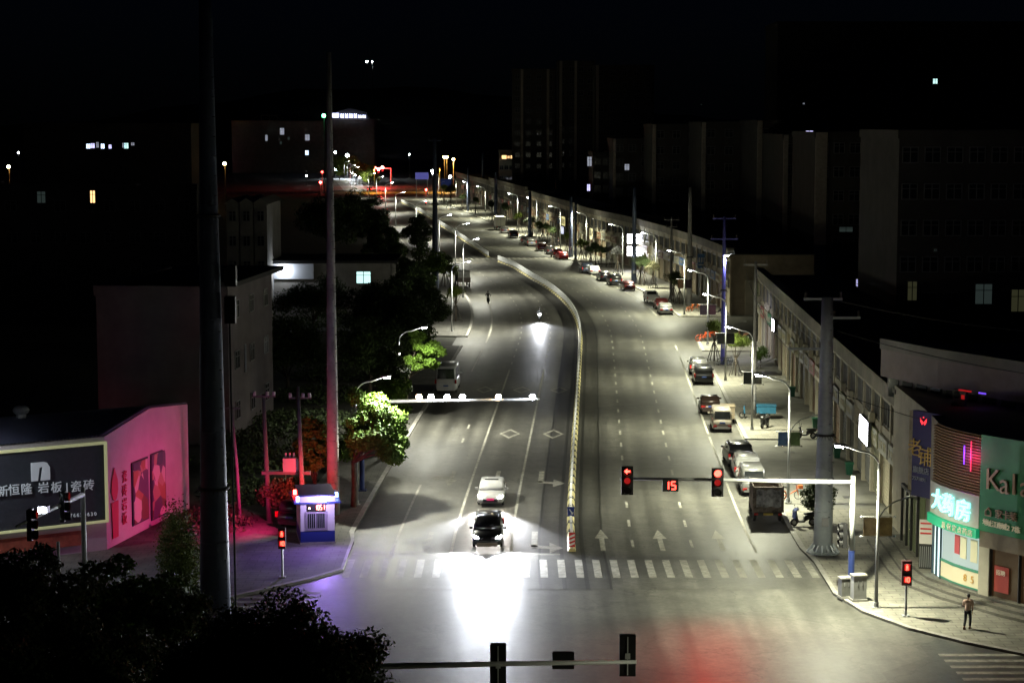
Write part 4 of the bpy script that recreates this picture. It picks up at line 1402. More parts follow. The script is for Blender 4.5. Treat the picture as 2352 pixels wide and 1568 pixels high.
def scooter(label, loc, rz, col, name='parked_scooter', cat='scooter', group='two wheelers on the right pavement', lit=False, lean=0.0):
    t = thing(name, label, cat, loc, rz, group)
    t.rotation_euler[1] = lean
    m = mat('scooter_' + col[0], col[1], .35)
    b = MB()
    b.loft([[(-.12, -.75, .62), (.12, -.75, .62), (.15, -.75, .75), (-.15, -.75, .75)], [(-.17, -.35, .45), (.17, -.35, .45), (.17, -.35, .76), (-.17, -.35, .76)], [(-.14, 0, .3), (.14, 0, .3), (.13, 0, .6), (-.13, 0, .6)]])
    b.box(-.16, .16, -.05, .38, .26, .34)
    b.loft([[(-.2, .36, .3), (.2, .36, .3), (.2, .44, .3), (-.2, .44, .3)], [(-.22, .46, .65), (.22, .46, .65), (.2, .54, .65), (-.2, .54, .65)], [(-.12, .5, .98), (.12, .5, .98), (.1, .6, .95), (-.1, .6, .95)]])
    b.build('body', m, t)
    MB().loft([[(-.13, -.82, .78), (.13, -.82, .78), (.13, 0, .72), (-.13, 0, .72)], [(-.12, -.78, .86), (.12, -.78, .86), (.11, -.02, .8), (-.11, -.02, .8)]]).build('seat', M_TRIM, t)
    MB().tube([(-.34, .42, 1.06), (-.12, .52, 1.0), (.12, .52, 1.0), (.34, .42, 1.06)], .02, 6).tube([(.3, .48, 1.04), (.34, .5, 1.22)], .012, 5).tube([(-.3, .48, 1.04), (-.34, .5, 1.22)], .012, 5).cbox((.36, .5, 1.25), (.1, .02, .08), 0).cbox((-.36, .5, 1.25), (.1, .02, .08), 0).build('handlebar', M_TRIM, t)
    MB().ball((0, .62, .92), (.15, .07, .13) if lit is True else (.09, .05, .07), 10, 6).build('headlight', M_HEADON if lit else M_HEADOFF, t)
    MB().box(-.08, .08, -.86, -.82, .66, .74).build('tail_lamp', M_TAILON if lit == 'tail' else M_TAIL, t)
    for yy in (-.55, .62):
        w = MB().ring((0, yy, .25), .19, .06, 16, 6).build('wheel', M_TYRE, t)
        MB().cyl((-.04, yy, .25), .13, .08, 10, axis='x').build('rim', M_RIM, w)
    MB().tube([(0, .5, .9), (0, .62, .25)], .035, 6).build('fork', M_TRIM, t)
    return t
def rider(label, loc, rz, shirt, helmet=None):
    """sits 0.8 m up, hands forward on the bar"""
    t = thing('person', label, 'person', loc, rz)
    J = [(0, -.3, .9, .12), (.12, 0, .84, .085), (.14, .16, .46, .058), (.14, .22, .36, .045), (-.12, 0, .84, .085), (-.14, .16, .46, .058), (-.14, .22, .36, .045),
         (0, -.28, 1.15, (.15, .11)), (0, -.2, 1.38, (.165, .105)), (0, -.17, 1.5, .055), (0, -.15, 1.56, .05),
         (.2, -.18, 1.38, .06), (.27, .05, 1.15, .045), (.29, .36, 1.1, .035), (-.2, -.18, 1.38, .06), (-.27, .05, 1.15, .045), (-.29, .36, 1.1, .035)]
    Ed = [(0, 1), (1, 2), (2, 3), (0, 4), (4, 5), (5, 6), (0, 7), (7, 8), (8, 9), (9, 10), (8, 11), (11, 12), (12, 13), (8, 14), (14, 15), (15, 16)]
    skinned('body', J, Ed, shirt, t)
    head(t, (0, -.12, 1.64), helmet=helmet)
    hand(t, (.29, .38, 1.12), side=1)
    hand(t, (-.29, .38, 1.12), side=-1)
    for sx in (-1, 1): MB().box(sx * .14 - .045, sx * .14 + .045, .12, .38, .34, .42).build('shoe', M_SHOE, t)
    return t
M_JB, M_JG = mat('jacket_black', (.02, .02, .022), .8), mat('jacket_grey', (.10, .10, .11), .8)
M_HELM = mat('helmet_dark', (.05, .05, .06), .25)
def ridden(q, toward, lab_s, lab_r, lit, jacket, beam=0):
    p = G(*q)
    rz = heading(s_of(p)) + (math.pi if toward else 0)
    t = scooter(lab_s, p, rz, ('black', (.02, .02, .022)), 'motor_scooter', 'motorbike', 'two wheelers being ridden', lit)
    rider(lab_r, p, rz, jacket, M_HELM)
    if beam:
        lamp('headlamp_beam', 'SPOT', (0, .72, .92), beam, (.9, .93, 1), t, size=.05, spot=R(60), blend=1.0, aim=(0, 1, -.07))
    return t
ridden((1239, 738), True, 'motorbike with a glaring headlight coming down the left carriageway', 'rider on the motorbike with the glaring headlight', True, M_JG, 7000)
ridden((1121, 697), True, 'dark unlit scooter rolling down the outer left lane', 'rider in dark clothes on the unlit scooter', False, M_JB)
ridden((1014, 601), True, 'motorbike with a lit headlight far left by the slim lamps', 'rider of the motorbike by the slim lamps', True, M_JB, 2500)
ridden((978, 471), False, 'far scooter with a red tail light near the junction', 'rider of the far scooter with the red tail light', 'tail', M_JB)
scooter('black motor scooter parked in front of the blue cargo tricycle', G(1757, 985) + Vector((0, 0, .13)), R(150), ('black', (.02, .02, .022)))
scooter('dark scooter with cream seat half hidden by the flanged steel pole', G(1852, 1008) + Vector((0, 0, .03)), R(95), ('black', (.02, .02, .022)))
t = scooter('black scooter draped with a blue apron beside the flanged pole', G(1846, 1212) + Vector((0, 0, .13)), R(98), ('black', (.02, .02, .022)))
MB().loft([[(-.3, .6, .5), (.3, .6, .5), (.3, .66, .5), (-.3, .66, .5)], [(-.32, .58, 1.0), (.32, .58, 1.0), (.3, .64, 1.0), (-.3, .64, 1.0)], [(-.2, .35, 1.12), (.2, .35, 1.12), (.2, .45, 1.14), (-.2, .45, 1.14)]]).build('apron', mat('apron_blue', (.05, .08, .28), .8, noise=.3, nscale=6), t)
scooter('brown scooter on the pavement behind the slate banners', G(1708, 780) + Vector((0, 0, .1)), R(60), ('brown', (.12, .05, .025)))
scooter('dark scooter by the kerb of the side street corner', G(1650, 724) + Vector((0, 0, .13)), R(70), ('black', (.02, .02, .022)))
def bicycle(label, loc, rz, col, group='bicycles on the right pavement'):
    t = thing('bicycle', label, 'bicycle', loc, rz, group)
    m = mat('bike_' + col[0], col[1], .4)
    f = MB()
    for a, b in (((0, .45, .62), (0, -.12, .32)), ((0, -.12, .32), (0, -.22, .78)), ((0, -.12, .32), (0, -.55, .3)), ((0, .42, .95), (0, .58, .3))):
        f.tube([a, b], .032, 6)
    f.build('frame', m, t)
    for yy in (-.55, .58): MB().ring((0, yy, .3), .28, .022, 20, 5).tube([(0, yy - .27, .3), (0, yy + .27, .3)], .008, 4).tube([(0, yy, .03), (0, yy, .57)], .008, 4).build('wheel', M_TYRE, t)
    MB().tube([(-.28, .36, 1.02), (0, .42, .97), (.28, .36, 1.02)], .016, 6).build('handlebar', M_TRIM, t)
    MB().loft([[(-.09, -.36, .8), (.09, -.36, .8), (.04, -.08, .8), (-.04, -.08, .8)], [(-.09, -.36, .87), (.09, -.36, .87), (.04, -.08, .86), (-.04, -.08, .86)]]).build('saddle', M_TRIM, t)
    if col[0] != 'dark':
        MB().box(-.14, .14, .55, .85, .72, .95).build('basket', m, t)
        MB().ring((0, -.55, .3), .33, .03, 16, 4).build('mudguard', m, t)
    return t
ORG, ORR = ('orange', (.50, .12, .03)), ('redorange', (.55, .08, .02))
bicycle('orange shared bike leaning beside the lamp behind the cargo truck', G(1814, 1151) + Vector((0, 0, .13)), R(-82), ORG)
for k, q in enumerate(((1612, 784), (1622, 783), (1632, 782))):
    bicycle(('first of three red orange bikes at the side street lamp, kerb side', 'middle of the three red orange bikes at the side street lamp', 'last of three red orange bikes at the side street lamp, shop side')[k], G(*q) + Vector((0, 0, .13)), R(-60 - 8 * k), ORR)
for k, q in enumerate(((1585, 718), (1594, 717))):
    bicycle(('orange bike at the foot of the pale shop pillar, nearer the kerb', 'orange bike at the foot of the pale shop pillar, nearer the wall')[k], G(*q) + Vector((0, 0, .13)), R(-40 - 30 * k), ORG)
for k, q in enumerate(((1655, 842), (1664, 841), (1673, 841), (1681, 840))):
    bicycle(('dark bicycle parked first in the row under the blue violet pole', 'dark bicycle parked second in the row under the blue violet pole', 'dark bicycle parked third in the row under the blue violet pole', 'dark bicycle parked last in the row under the blue violet pole')[k], G(*q) + Vector((0, 0, .03)), R(-60), ('dark', (.03, .05, .06)))
# blue cargo tricycle and the green handcart
def tricycle(label, loc, rz, cm, boxcol, hbox):
    t = thing('cargo_tricycle', label, 'tricycle', loc, rz)
    m = mat('tricycle_' + cm[0], cm[1], .5, noise=.2)
    MB().box(-.55, .55, -1.5, .1, .5, .5 + hbox).box(-.6, .6, -1.54, .14, .5 + hbox, .56 + hbox).build('cargo_tub', m, t)
    MB().loft([[(-.28, .2, .4), (.28, .2, .4), (.25, .5, .4), (-.25, .5, .4)], [(-.24, .25, .75), (.24, .25, .75), (.2, .5, .75), (-.2, .5, .75)]]).build('seat_box', M_TRIM, t)
    MB().loft([[(-.26, 1.05, .45), (.26, 1.05, .45), (.2, 1.15, .45), (-.2, 1.15, .45)], [(-.24, 1.1, 1.05), (.24, 1.1, 1.05), (.18, 1.2, 1.0), (-.18, 1.2, 1.0)]]).build('front_shield', m, t)
    MB().box(-.1, .1, .1, 1.15, .36, .44).tube([(0, 1.1, 1.0), (0, 1.3, .3)], .04, 6).build('chassis', M_TRIM, t)
    MB().tube([(-.38, .95, 1.15), (0, 1.1, 1.08), (.38, .95, 1.15)], .02, 6).tube([(.3, 1, 1.12), (.36, 1.02, 1.4)], .012, 5).build('handlebar', M_TRIM, t)
    for x, yy in ((-.5, -.8), (.5, -.8), (0, 1.32)): MB().ring((x, yy, .28), .22, .06, 16, 6).build('wheel', M_TYRE, t)
    return t
tricycle('blue cargo tricycle parked on the pavement by the pale concrete pole', G(1740, 964) + Vector((0, 0, .13)), R(86), ('blue', (.02, .12, .21)), None, .62)
tricycle('small tricycle cart with a brown box beside the pale minivan', G(1672, 975), heading(130) + math.pi, ('brown', (.16, .13, .09)), None, 1.0)
# ------------------------------------------------------------------ buildings
M_WALLC = mat('render_cream', (.38, .35, .27), .8, noise=.2, nscale=.6)
M_WALLG = mat('render_grey', (.24, .225, .2), .85, noise=.25, nscale=.5)
M_WALLT = mat('tile_tan', (.30, .25, .18), .7, noise=.25, nscale=.7)
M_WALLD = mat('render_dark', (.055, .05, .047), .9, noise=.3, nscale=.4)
M_PILA = mat('pilaster_street_lit', (.40, .35, .30), .8, noise=.2)  # pale tone holds the street light on the block edges
M_WALLX = mat('concrete_blank', (.15, .13, .135), .9, noise=.25, nscale=.5)
M_PARA = mat('parapet_darker', (.17, .155, .13), .85, noise=.35, nscale=.5)  # darker tone than the walls below
M_ROOFD = mat('roof_dark', (.03, .03, .03), .9)
M_WFRAME = mat('window_frame', (.18, .18, .18), .5)
M_PANE = mat('window_pane', (.015, .018, .022), .12, spec=.6)
M_SHUT = [mat('shutter_' + n, c, .55, .2, noise=.15, nscale=3) for n, c in (('grey', (.22, .22, .21)), ('tan', (.26, .21, .14)), ('brown', (.13, .08, .05)), ('dark', (.035, .035, .035)), ('cream', (.42, .38, .28)), ('olive', (.16, .16, .11)))]
M_SIGNS = [mat('board_' + n, c, .5, noise=.15, nscale=2) for n, c in (('grey', (.30, .30, .27)), ('brown', (.16, .08, .05)), ('blue', (.05, .12, .30)), ('green', (.06, .22, .10)), ('cream', (.42, .38, .25)), ('dark', (.04, .04, .045)), ('red', (.25, .05, .04)), ('olive', (.24, .24, .14)))]
M_LITW = mat('sign_light', (1, 1, 1), .4, emit=26, ecol=(.93, .94, 1.0))
M_LITY = mat('sign_light_yellow', (.9, .8, .4), .4, emit=1.1, ecol=(.9, .8, .35))
M_LITG = mat('sign_light_green', (.1, .5, .2), .4, emit=.12, ecol=(.1, .6, .2))
M_WIN = {'cool': mat('lit_cool', (.7, .8, 1), .4, emit=2.2, ecol=(.62, .78, 1.0)), 'teal': mat('lit_teal', (.6, .9, .9), .4, emit=1.4, ecol=(.55, .9, .85)),
         'warm': mat('lit_warm', (1, .7, .4), .4, emit=2.0, ecol=(1, .6, .25)), 'dim': mat('lit_dim', (.04, .05, .05), .4, emit=.035, ecol=(.5, .7, .65)),
         'violet': mat('lit_violet', (.7, .7, 1), .4, emit=1.6, ecol=(.62, .6, 1.0)), 'dimw': mat('lit_dim_white', (.5, .5, .6), .4, emit=.35, ecol=(.7, .75, .9)), 'dimy': mat('lit_dim_yellow', (.05, .05, .03), .4, emit=.03, ecol=(.8, .8, .4))}

def cell(m, o, s0, s1, o0, o1, z0, z1, mi=0):
    """a block between two stations and two offsets of the road line"""
    q = [rp(s0, o0), rp(s1, o0), rp(s1, o1), rp(s0, o1)]
    m.prism([(p.x - o.x, p.y - o.y) for p in q], z0, z1, mi)

def shop_row(label, s0, s1, off, H, bay, wall, shut_seed, signs, depth=9.0, floors=2, glyphs=True):
    rs = random.Random(shut_seed)
    o = rp(s0, off)
    t = thing('shop_building', label, 'shop row', o, 0, 'rows of shops along the right pavement')
    n = max(1, round((s1 - s0) / bay))
    d = (s1 - s0) / n
    w = MB()
    m2 = MB()
    for i in range(n):
        a, b = s0 + i * d, s0 + (i + 1) * d
        cell(w, o, a, b, off + .3, off + depth, 0, H - .9)                      # the body
        cell(w, o, a - .22, a + .22, off - .02, off + .3, 0, H - 1.1)            # pillar
        cell(w, o, a + .22, b - .22, off + .02, off + .3, 3.35, 3.5)            # lintel
        cell(w, o, a + .22, b - .22, off + .05, off + .3, 4.75, 5.25)           # floor band
        cell(w, o, a + .22, b - .22, off + .05, off + .3, 7.0, H - 1.1)
        cell(m2, o, a, b, off - .35, off + .4, H - 1.1, H - .25)                # parapet
        cell(m2, o, a, b, off - .42, off + .5, H - .25, H)
        cell(w, o, a, b, off - .12, off + .3, H - 1.35, H - 1.1)
        x = MB()
        cell(x, o, a + .24, b - .24, off + .2, off + .28, .18, 3.34)
        for k in range(12):
            cell(x, o, a + .26, b - .26, off + .17, off + .2, .3 + k * .25, .36 + k * .25)
        x.build('shutter', rs.choice(M_SHUT), t)
        sm = signs[i % len(signs)] if signs else rs.choice(M_SIGNS)
        if sm is not None:
            x = MB()
            cell(x, o, a + .3, b - .3, off - .16, off + .01, 3.55, 4.7)
            bo = x.build('shop_fascia', sm, t)
            if glyphs:
                g = MB()
                k = rs.choice((3, 4, 4, 5))
                for j in range(k):
                    c = a + .6 + (b - a - 1.2) * (j + .5) / k
                    for _ in range(5):
                        u, v = rs.uniform(-.22, .22), rs.uniform(-.25, .25)
                        if rs.random() < .5: cell(g, o, c - .26, c + .26, off - .19, off - .165, 4.12 + v, 4.18 + v)
                        else: cell(g, o, c + u - .035, c + u + .035, off - .192, off - .165, 3.85, 4.4)
                g.build('lettering', M_SIGNS[4] if sm is not M_SIGNS[4] else M_SIGNS[1], bo)
        nw = 2
        for j in range(nw):
            c0 = a + .35 + (b - a - .7) * j / nw + .08
            c1 = a + .35 + (b - a - .7) * (j + 1) / nw - .08
            f = MB()
            for e0, e1, z0, z1 in ((c0, c1, 5.3, 5.38), (c0, c1, 6.9, 6.98), (c0, c0 + .07, 5.38, 6.9), (c1 - .07, c1, 5.38, 6.9), ((c0 + c1) / 2 - .03, (c0 + c1) / 2 + .03, 5.38, 6.9)):
                cell(f, o, e0, e1, off + .12, off + .26, z0, z1)
            fo = f.build('window', M_WFRAME, t)
            x = MB()
            cell(x, o, c0 + .07, c1 - .07, off + .2, off + .22, 5.38, 6.9)
            x.build('pane', M_PANE, fo)
        if rs.random() < .45:
            x = MB()
            c = a + rs.uniform(.8, d - 1.2)
            cell(x, o, c, c + .85, off - .35, off + .0, 5.0, 5.6)
            x.build('air_conditioner', M_WALLC, t)
    cell(w, o, s0 - .02, s0 + .2, off, off + .4, 0, H - 1.1)
    cell(w, o, s1 - .2, s1 + .02, off, off + .4, 0, H - 1.1)
    w.build('wall', wall, t)
    m2.build('parapet', M_PARA, t)
    r = MB()
    for i in range(n):
        a, b = s0 + i * d, s0 + (i + 1) * d
        cell(r, o, a, b, off + .5, off + depth, H - .9, H - .8)
    r.build('roof', M_ROOFD, t)
    return t, o
SG = M_SIGNS
shop_row('two storey cream shop row from the corner shop to the side street', 78.5, 181, 20.3, 8.6, 4.1, M_WALLC, 3, [SG[0], SG[0], SG[7], SG[0], None, SG[0], SG[7], SG[5], SG[0], SG[3], SG[4], SG[6]])
tr, o = shop_row('cream shop row beyond the side street, blank end wall toward the camera', 212, 262, 20.3, 8.8, 4.2, M_WALLT, 5, [SG[5], SG[6], SG[4], SG[2], SG[0], SG[5]], depth=11)
cell_m = MB()
cell(cell_m, o, 211.8, 212, 22.3, 27.5, 0, 4.6)
cell_m.build('end_panel', mat('end_wall_pale', (.46, .42, .32), .8, noise=.12, nscale=1), tr)
shop_row('long grey shop row with the glaring white signs', 262, 345, 20.4, 8.9, 4.3, M_WALLC, 8, [SG[0], SG[1], SG[0], None, SG[1], SG[4]])
shop_row('shop row with the yellow lit sign and brown fascias', 345, 432, 20.6, 9.0, 4.4, M_WALLT, 11, [SG[1], SG[1], SG[4], SG[2]])
shop_row('far shop row behind the parked cars, before the box truck', 436, 520, 20.8, 9.6, 5.0, M_WALLG, 15, [SG[0], SG[6], SG[5]], glyphs=False)
shop_row('farthest shop row with pale columns near the junction', 524, 632, 22.0, 8.6, 5.2, M_WALLG, 19, [SG[0], SG[7], None], glyphs=False)

def road_sign(name, label, s, off, z0, z1, half, m, cat='shop sign', group=None, face=None):
    """a board standing along the facade"""
    o = rp(s, off)
    t = thing(name, label, cat, o, heading(s), group)
    MB().box(-.25, .0, -half, half, z0, z1).build('sign_box', M_SIGNS[5], t)
    f = MB().box(-.29, -.25, -half + .06, half - .06, z0 + .06, z1 - .06)
    f.build('sign_face', m, t)
    return t
road_sign('lit_shop_sign', 'blazing white sign board on the near shop row, behind the flanged pole', 91.2, 20.1, 3.3, 5.0, 1.9, M_LITW)
road_sign('lit_shop_sign', 'small round edged white glowing sign over the shop row near the side street', 158.5, 20.1, 3.7, 5.0, 1.0, M_LITW)
for z0, z1, lab in ((4.6, 6.3, 'upper of the two glaring white signs past the side street'), (2.5, 4.2, 'lower of the two glaring white signs past the side street')):
    p = W(1490, 565, 331)
    t = thing('lit_shop_sign', lab, 'shop sign', rp(288, 19.6), heading(288) + R(62))
    MB().box(-.2, .0, -1.35, 1.35, z0, z1).build('sign_box', M_WALLC, t)
    MB().box(-.24, -.2, -1.25, 1.25, z0 + .08, z1 - .08).build('sign_face', M_LITW, t)
    o_ = t
lamp('sign_glow', 'POINT', (-1.2, 0, 3.2), 260, (.9, .9, 1.0), o_, size=.6)
t = road_sign('lit_shop_sign', 'yellow lit sign with dark letters on the far brown shop row', 366, 20.2, 3.7, 5.6, 2.6, M_LITY)
g = MB()
for k in range(5): g.box(-.33, -.29, -2.1 + k * .95, -1.75 + k * .95, 4.0, 5.2)
g.build('lettering', M_SIGNS[5], t)
road_sign('lit_shop_sign', 'white lit window like sign below the yellow sign', 366, 20.0, 1.9, 3.5, 2.0, mat('sign_white_dim', (.8, .8, .9), .4, emit=1.1, ecol=(.75, .78, 1)))
t = road_sign('projecting_sign', 'cream sign with vertical letters by the brown fascias', 324, 19.6, 3.2, 5.4, 1.5, mat('sign_cream_lit', (.6, .55, .35), .5, emit=.08, ecol=(.9, .8, .4)))
g = MB()
for k in range(4): g.box(-.33, -.29, -1.1 + k * .6, -.85 + k * .6, 3.9, 5.1)
g.build('lettering', M_SIGNS[5], t)
t = thing('projecting_sign', 'blue sign with white letters near the pale footed steel pole', 'shop sign', G(1598, 690) + Vector((1.2, 3, 0)), R(-10))
MB().box(-.7, .7, -.08, .08, 4.4, 6.4).build('sign_box', mat('sign_sky_blue', (.06, .18, .42), .5), t)
MB().box(-.55, -.35, -.11, -.08, 5.2, 5.9).box(-.2, 0, -.11, -.08, 5.2, 5.9).box(.15, .5, -.11, -.08, 5.2, 5.9).box(-.55, .5, -.11, -.08, 4.75, 4.95).build('lettering', M_WPAINT, t)
MB().box(.5, .6, -.05, .05, 0, 4.4).box(-.6, -.5, -.05, .05, 0, 4.4).build('post', M_GALV, t)
p = rp(211.5, 24.6)
t = thing('walking_man_sign', 'green square sign with a white figure on the blank end wall', 'sign', (p.x, p.y, 0), heading(212))
MB().box(-.55, .55, -.1, .0, 2.7, 3.9).build('sign_plate', M_LITG, t)
MB().box(-.06, .06, -.13, -.1, 3.55, 3.72).add([(-.05, -.12, 3.5), (.05, -.12, 3.5), (.3, -.12, 2.85), (.2, -.12, 2.85), (0, -.12, 3.2), (-.2, -.12, 2.85), (-.3, -.12, 2.85)], [(0, 1, 4), (1, 2, 3, 4), (0, 4, 5, 6)]).box(-.28, .28, -.13, -.1, 3.38, 3.45).build('figure', M_WPAINT, t)
# bins at the shop fronts
for k, (s, lab) in enumerate(((97, 'green bin by the near shop row steps'), (118, 'green bin by the middle of the near shop row'), (104, 'green bin behind the flanged pole at the shop wall'), (137, 'green bin at the farther shutters of the near shop row'))):
    p = rp(s, 19.7)
    t = thing('waste_bin', lab, 'bin', (p.x, p.y, .03), heading(s), 'green bins at the near shop row')
    MB().loft([[(-.2, -.2, 0), (.2, -.2, 0), (.2, .2, 0), (-.2, .2, 0)], [(-.27, -.27, .8), (.27, -.27, .8), (.27, .27, .8), (-.27, .27, .8)]]).build('body', mat('bin_green', (.012, .08, .045), .5), t)
    MB().box(-.3, .3, -.3, .3, .8, .9).build('lid', mat('bin_green_lid', (.015, .11, .06), .5), t)

# ---------------------------------------------------- corner shop
O = Vector((23.2, 104.0, 0))
cs = thing('corner_shop', 'corner pharmacy building with curved slatted front and steps', 'shop building', O)
def loc(p): return (p[0] - O.x, p[1] - O.y)
FOOT = [(23.6, 118.5), (23.25, 106.5), (22.98, 103.3), (23.12, 102.0), (23.45, 100.8), (23.9, 99.8), (24.45, 98.8), (25.7, 97.1), (29.0, 92.6), (34, 86), (46, 95), (40, 118.5)]
w = MB().prism([loc(p) for p in FOOT], .0, 8.85)
w.build('wall', M_WALLC, cs)
UP = [(23.35, 119.5), (25.6, 113.8), (28.6, 108.3), (33, 101), (40, 92), (52, 100), (40, 121)]
MB().prism([loc(p) for p in UP], 8.0, 11.3).build('upper_storey', M_WALLG, cs)
def offset_line(pts, d):
    out = []
    for i, p in enumerate(pts):
        a, b = pts[max(0, i - 1)], pts[min(len(pts) - 1, i + 1)]
        t = (Vector(b) - Vector(a)).normalized()
        out.append((p[0] - t.y * -d * -1, p[1] + t.x * -d * -1) if False else (p[0] + t.y * d, p[1] - t.x * d))
    return out
def wall_band(m, pts, d0, d1, z0, z1, mi=0):
    """a band along pts between two distances in front of the wall"""
    A, B = offset_line(pts, d0), offset_line(pts, d1)
    for i in range(len(pts) - 1):
        q = [loc(A[i]), loc(A[i + 1]), loc(B[i + 1]), loc(B[i])]
        m.prism(q, z0, z1, mi)
# positive d points out toward the street when walking from the shop row round the corner
UPF = UP[:5]
CURVE = FOOT[2:7]
FR = [FOOT[6], FOOT[7], FOOT[8], FOOT[9]]
LEFTF = [FOOT[0], FOOT[1], FOOT[2]]
m = MB(); wall_band(m, UPF, .5, 0, 9.3, 11.0); m.build('parapet_band', mat('tile_pinkish', (.30, .25, .235), .8, noise=.15, nscale=1), cs)
m = MB(); wall_band(m, UPF, .6, 0, 11.0, 11.65); m.build('parapet_cap', M_WALLG, cs)
m = MB()
for (ax, ay), (bx, by) in zip(UPF, UPF[1:]):
    for k in range(4):
        f0, f1 = (k + .15) / 4, (k + .85) / 4
        pa, pb = (ax + (bx - ax) * f0, ay + (by - ay) * f0), (ax + (bx - ax) * f1, ay + (by - ay) * f1)
        x = MB(); wall_band(x, [pa, pb], .06, .01, 8.05, 9.25)
        x.build('upper_window', M_PANE, cs)
m = MB()
for k in range(20):
    z = 5.78 + k * .152
    wall_band(m, CURVE, .24, .02, z, z + .085)
wall_band(m, CURVE, .08, .02, 5.75, 8.85)
m.build('slat_screen', mat('slat_bronze', (.15, .075, .018), .7), cs)
m = MB(); wall_band(m, CURVE, .34, .02, 4.0, 5.72); m.build('pharmacy_fascia', mat('fascia_ivory', (.62, .58, .46), .6), cs)
gr = FOOT[3:8]
m = MB(); wall_band(m, FOOT[2:7], .5, .02, 3.5, 3.98); gb = m.build('green_band', mat('green_band', (.02, .36, .17), .5, emit=.25, ecol=(.02, .8, .35)), cs)  # band emits faintly in place of lamp light falling on it
M_CYAN = mat('cyan_letter', (.5, 1, 1), .4, emit=2.4, ecol=(.25, .9, .95))
M_CREAMT = mat('cream_letter', (.75, .68, .5), .5, emit=.12, ecol=(1, .9, .6))
def glyph_at(ch, px, py, pts, d, size, m, parent, name='letter', depth=.08, z=None):
    """one letter on the wall line pts where the photo point falls, facing outward"""
    best = None
    for (ax, ay), (bx, by) in zip(offset_line(pts, d), offset_line(pts, d)[1:]):
        for k in range(41):
            x, y = ax + (bx - ax) * k / 40, ay + (by - ay) * k / 40
            e = abs(CX + x / y * FPX - px)
            if best is None or e < best[0]: best = (e, x, y, math.atan2(by - ay, bx - ax))
    _, x, y, a = best
    zz_ = W(px, py, y).z if z is None else z
    return text(ch, size, depth, name, m, parent, (x - O.x, y - O.y, zz_ - size * .38), (R(90), 0, a))
for ch, px, py in (('大', 2168, 1146), ('药', 2193, 1158), ('房', 2229, 1171)):
    glyph_at(ch, px, py, CURVE, .42, 1.22, M_CYAN, cs, 'lit_letter', .12)
for k, ch in enumerate('医保定点药店'):
    glyph_at(ch, 2184 + k * 12.5, 1213 + k * 5.0, CURVE, .56, .38, M_CREAMT, gb, 'letter', .04, z=3.75)
# the big green board on the front
m = MB(); wall_band(m, FR, .35, .02, 3.95, 8.95); gs = m.build('green_board', mat('board_emerald', (.014, .2, .075), .55, noise=.15, nscale=.5), cs)
M_PEACH = mat('peach_letter', (.55, .36, .26), .5)
for ch, px, py in (('K', 2297, 1098), ('a', 2323, 1107), ('l', 2345, 1109), ('a', 2372, 1114)):
    glyph_at(ch, px, py, FR, .42, 1.55, M_PEACH, gs, 'letter', .1)
for k, ch in enumerate('家卡莱'):
    glyph_at(ch, 2312 + k * 18, 1180 + k * 3, FR, .42, .5, M_PEACH, gs)
for k, ch in enumerate('地址江南城27栋'):
    glyph_at(ch, 2281 + k * 11, 1198 + k * 2.6, FR, .42, .36, M_CREAMT, gs)
g = MB()
pp = glyph_at('⌂', 2288, 1174, FR, .42, .62, M_PEACH, gs, 'house_symbol')
# shop window, posters, doors
m = MB(); wall_band(m, FOOT[3:7], .06, .01, 1.7, 3.45)
m.build('shop_window', mat('window_lit_grey', (.10, .11, .11), .2, emit=.5, ecol=(.8, 1, .9)), cs)
m = MB(); wall_band(m, FOOT[3:7], .12, .01, .75, 1.6); pb = m.build('poster_band', mat('poster_cream', (.70, .62, .42), .6), cs)
m = MB(); wall_band(m, FOOT[3:7], .16, .01, 1.6, 1.72); wall_band(m, FOOT[3:7], .16, .01, .68, .76); m.build('green_sill', mat('sill_green', (.04, .22, .13), .5), cs)
m = MB(); wall_band(m, FOOT[3:7], .10, .01, .45, .68); m.build('plinth', M_FORE, cs)
for k, ch in enumerate('  85'):
    if ch != ' ': glyph_at(ch, 2203 + k * 17, 1320 + k * 8, FOOT[3:7], .15, .55, mat('poster_orange', (.62, .33, .05), .6) if k > 1 else mat('poster_salmon', (.55, .22, .12), .6), pb, 'letter', .02, z=1.2)
for px, z0, z1, wd, c in ((2217, 2.3, 3.3, .42, 'red'), (2232, 2.15, 3.3, .5, 'cream'), (2257, 2.1, 3.3, .5, 'cream')):
    a = glyph_at('.', px, 1250, FOOT[3:7], .1, .1, M_REDP, cs, 'window_poster', .01, z=2.5)
    rz, lc = a.rotation_euler[2], a.location.copy()
    bpy.data.objects.remove(a)
    MB().box(-wd / 2, wd / 2, -.02, .02, z0, z1).build('window_poster', mat('poster_' + c + '_lit', (.42, .05, .05) if c == 'red' else (.66, .62, .40), .6, emit=.05, ecol=(1, .3, .2) if c == 'red' else (1, .95, .6)), cs, loc=(lc.x, lc.y, 0), rz=rz)
m = MB(); wall_band(m, [(22.98, 103.3), (23.1, 102.15)], .04, .0, .5, 3.4); m.build('lit_doorway', mat('doorway_light', (.7, .85, .85), .4, emit=1.0, ecol=(.75, .95, 1.0)), cs)
m = MB()
for q in ((22.98, 103.35), (23.04, 102.7), (23.13, 102.1)):
    m.cbox((q[0] - .12 - O.x, q[1] - O.y, 1.95), (.1, .1, 3.0))
m.build('door_frame', mat('frame_teal', (.03, .06, .08), .4), cs)
m = MB(); wall_band(m, FR, .3, .01, 3.1, 3.93); m.build('lintel_board', mat('lintel_grey', (.16, .13, .095), .8, noise=.2), cs)
m = MB(); wall_band(m, [FOOT[6], (24.85, 98.25)], .3, .01, .3, 3.1); m.build('door_pillar', M_WALLC, cs)
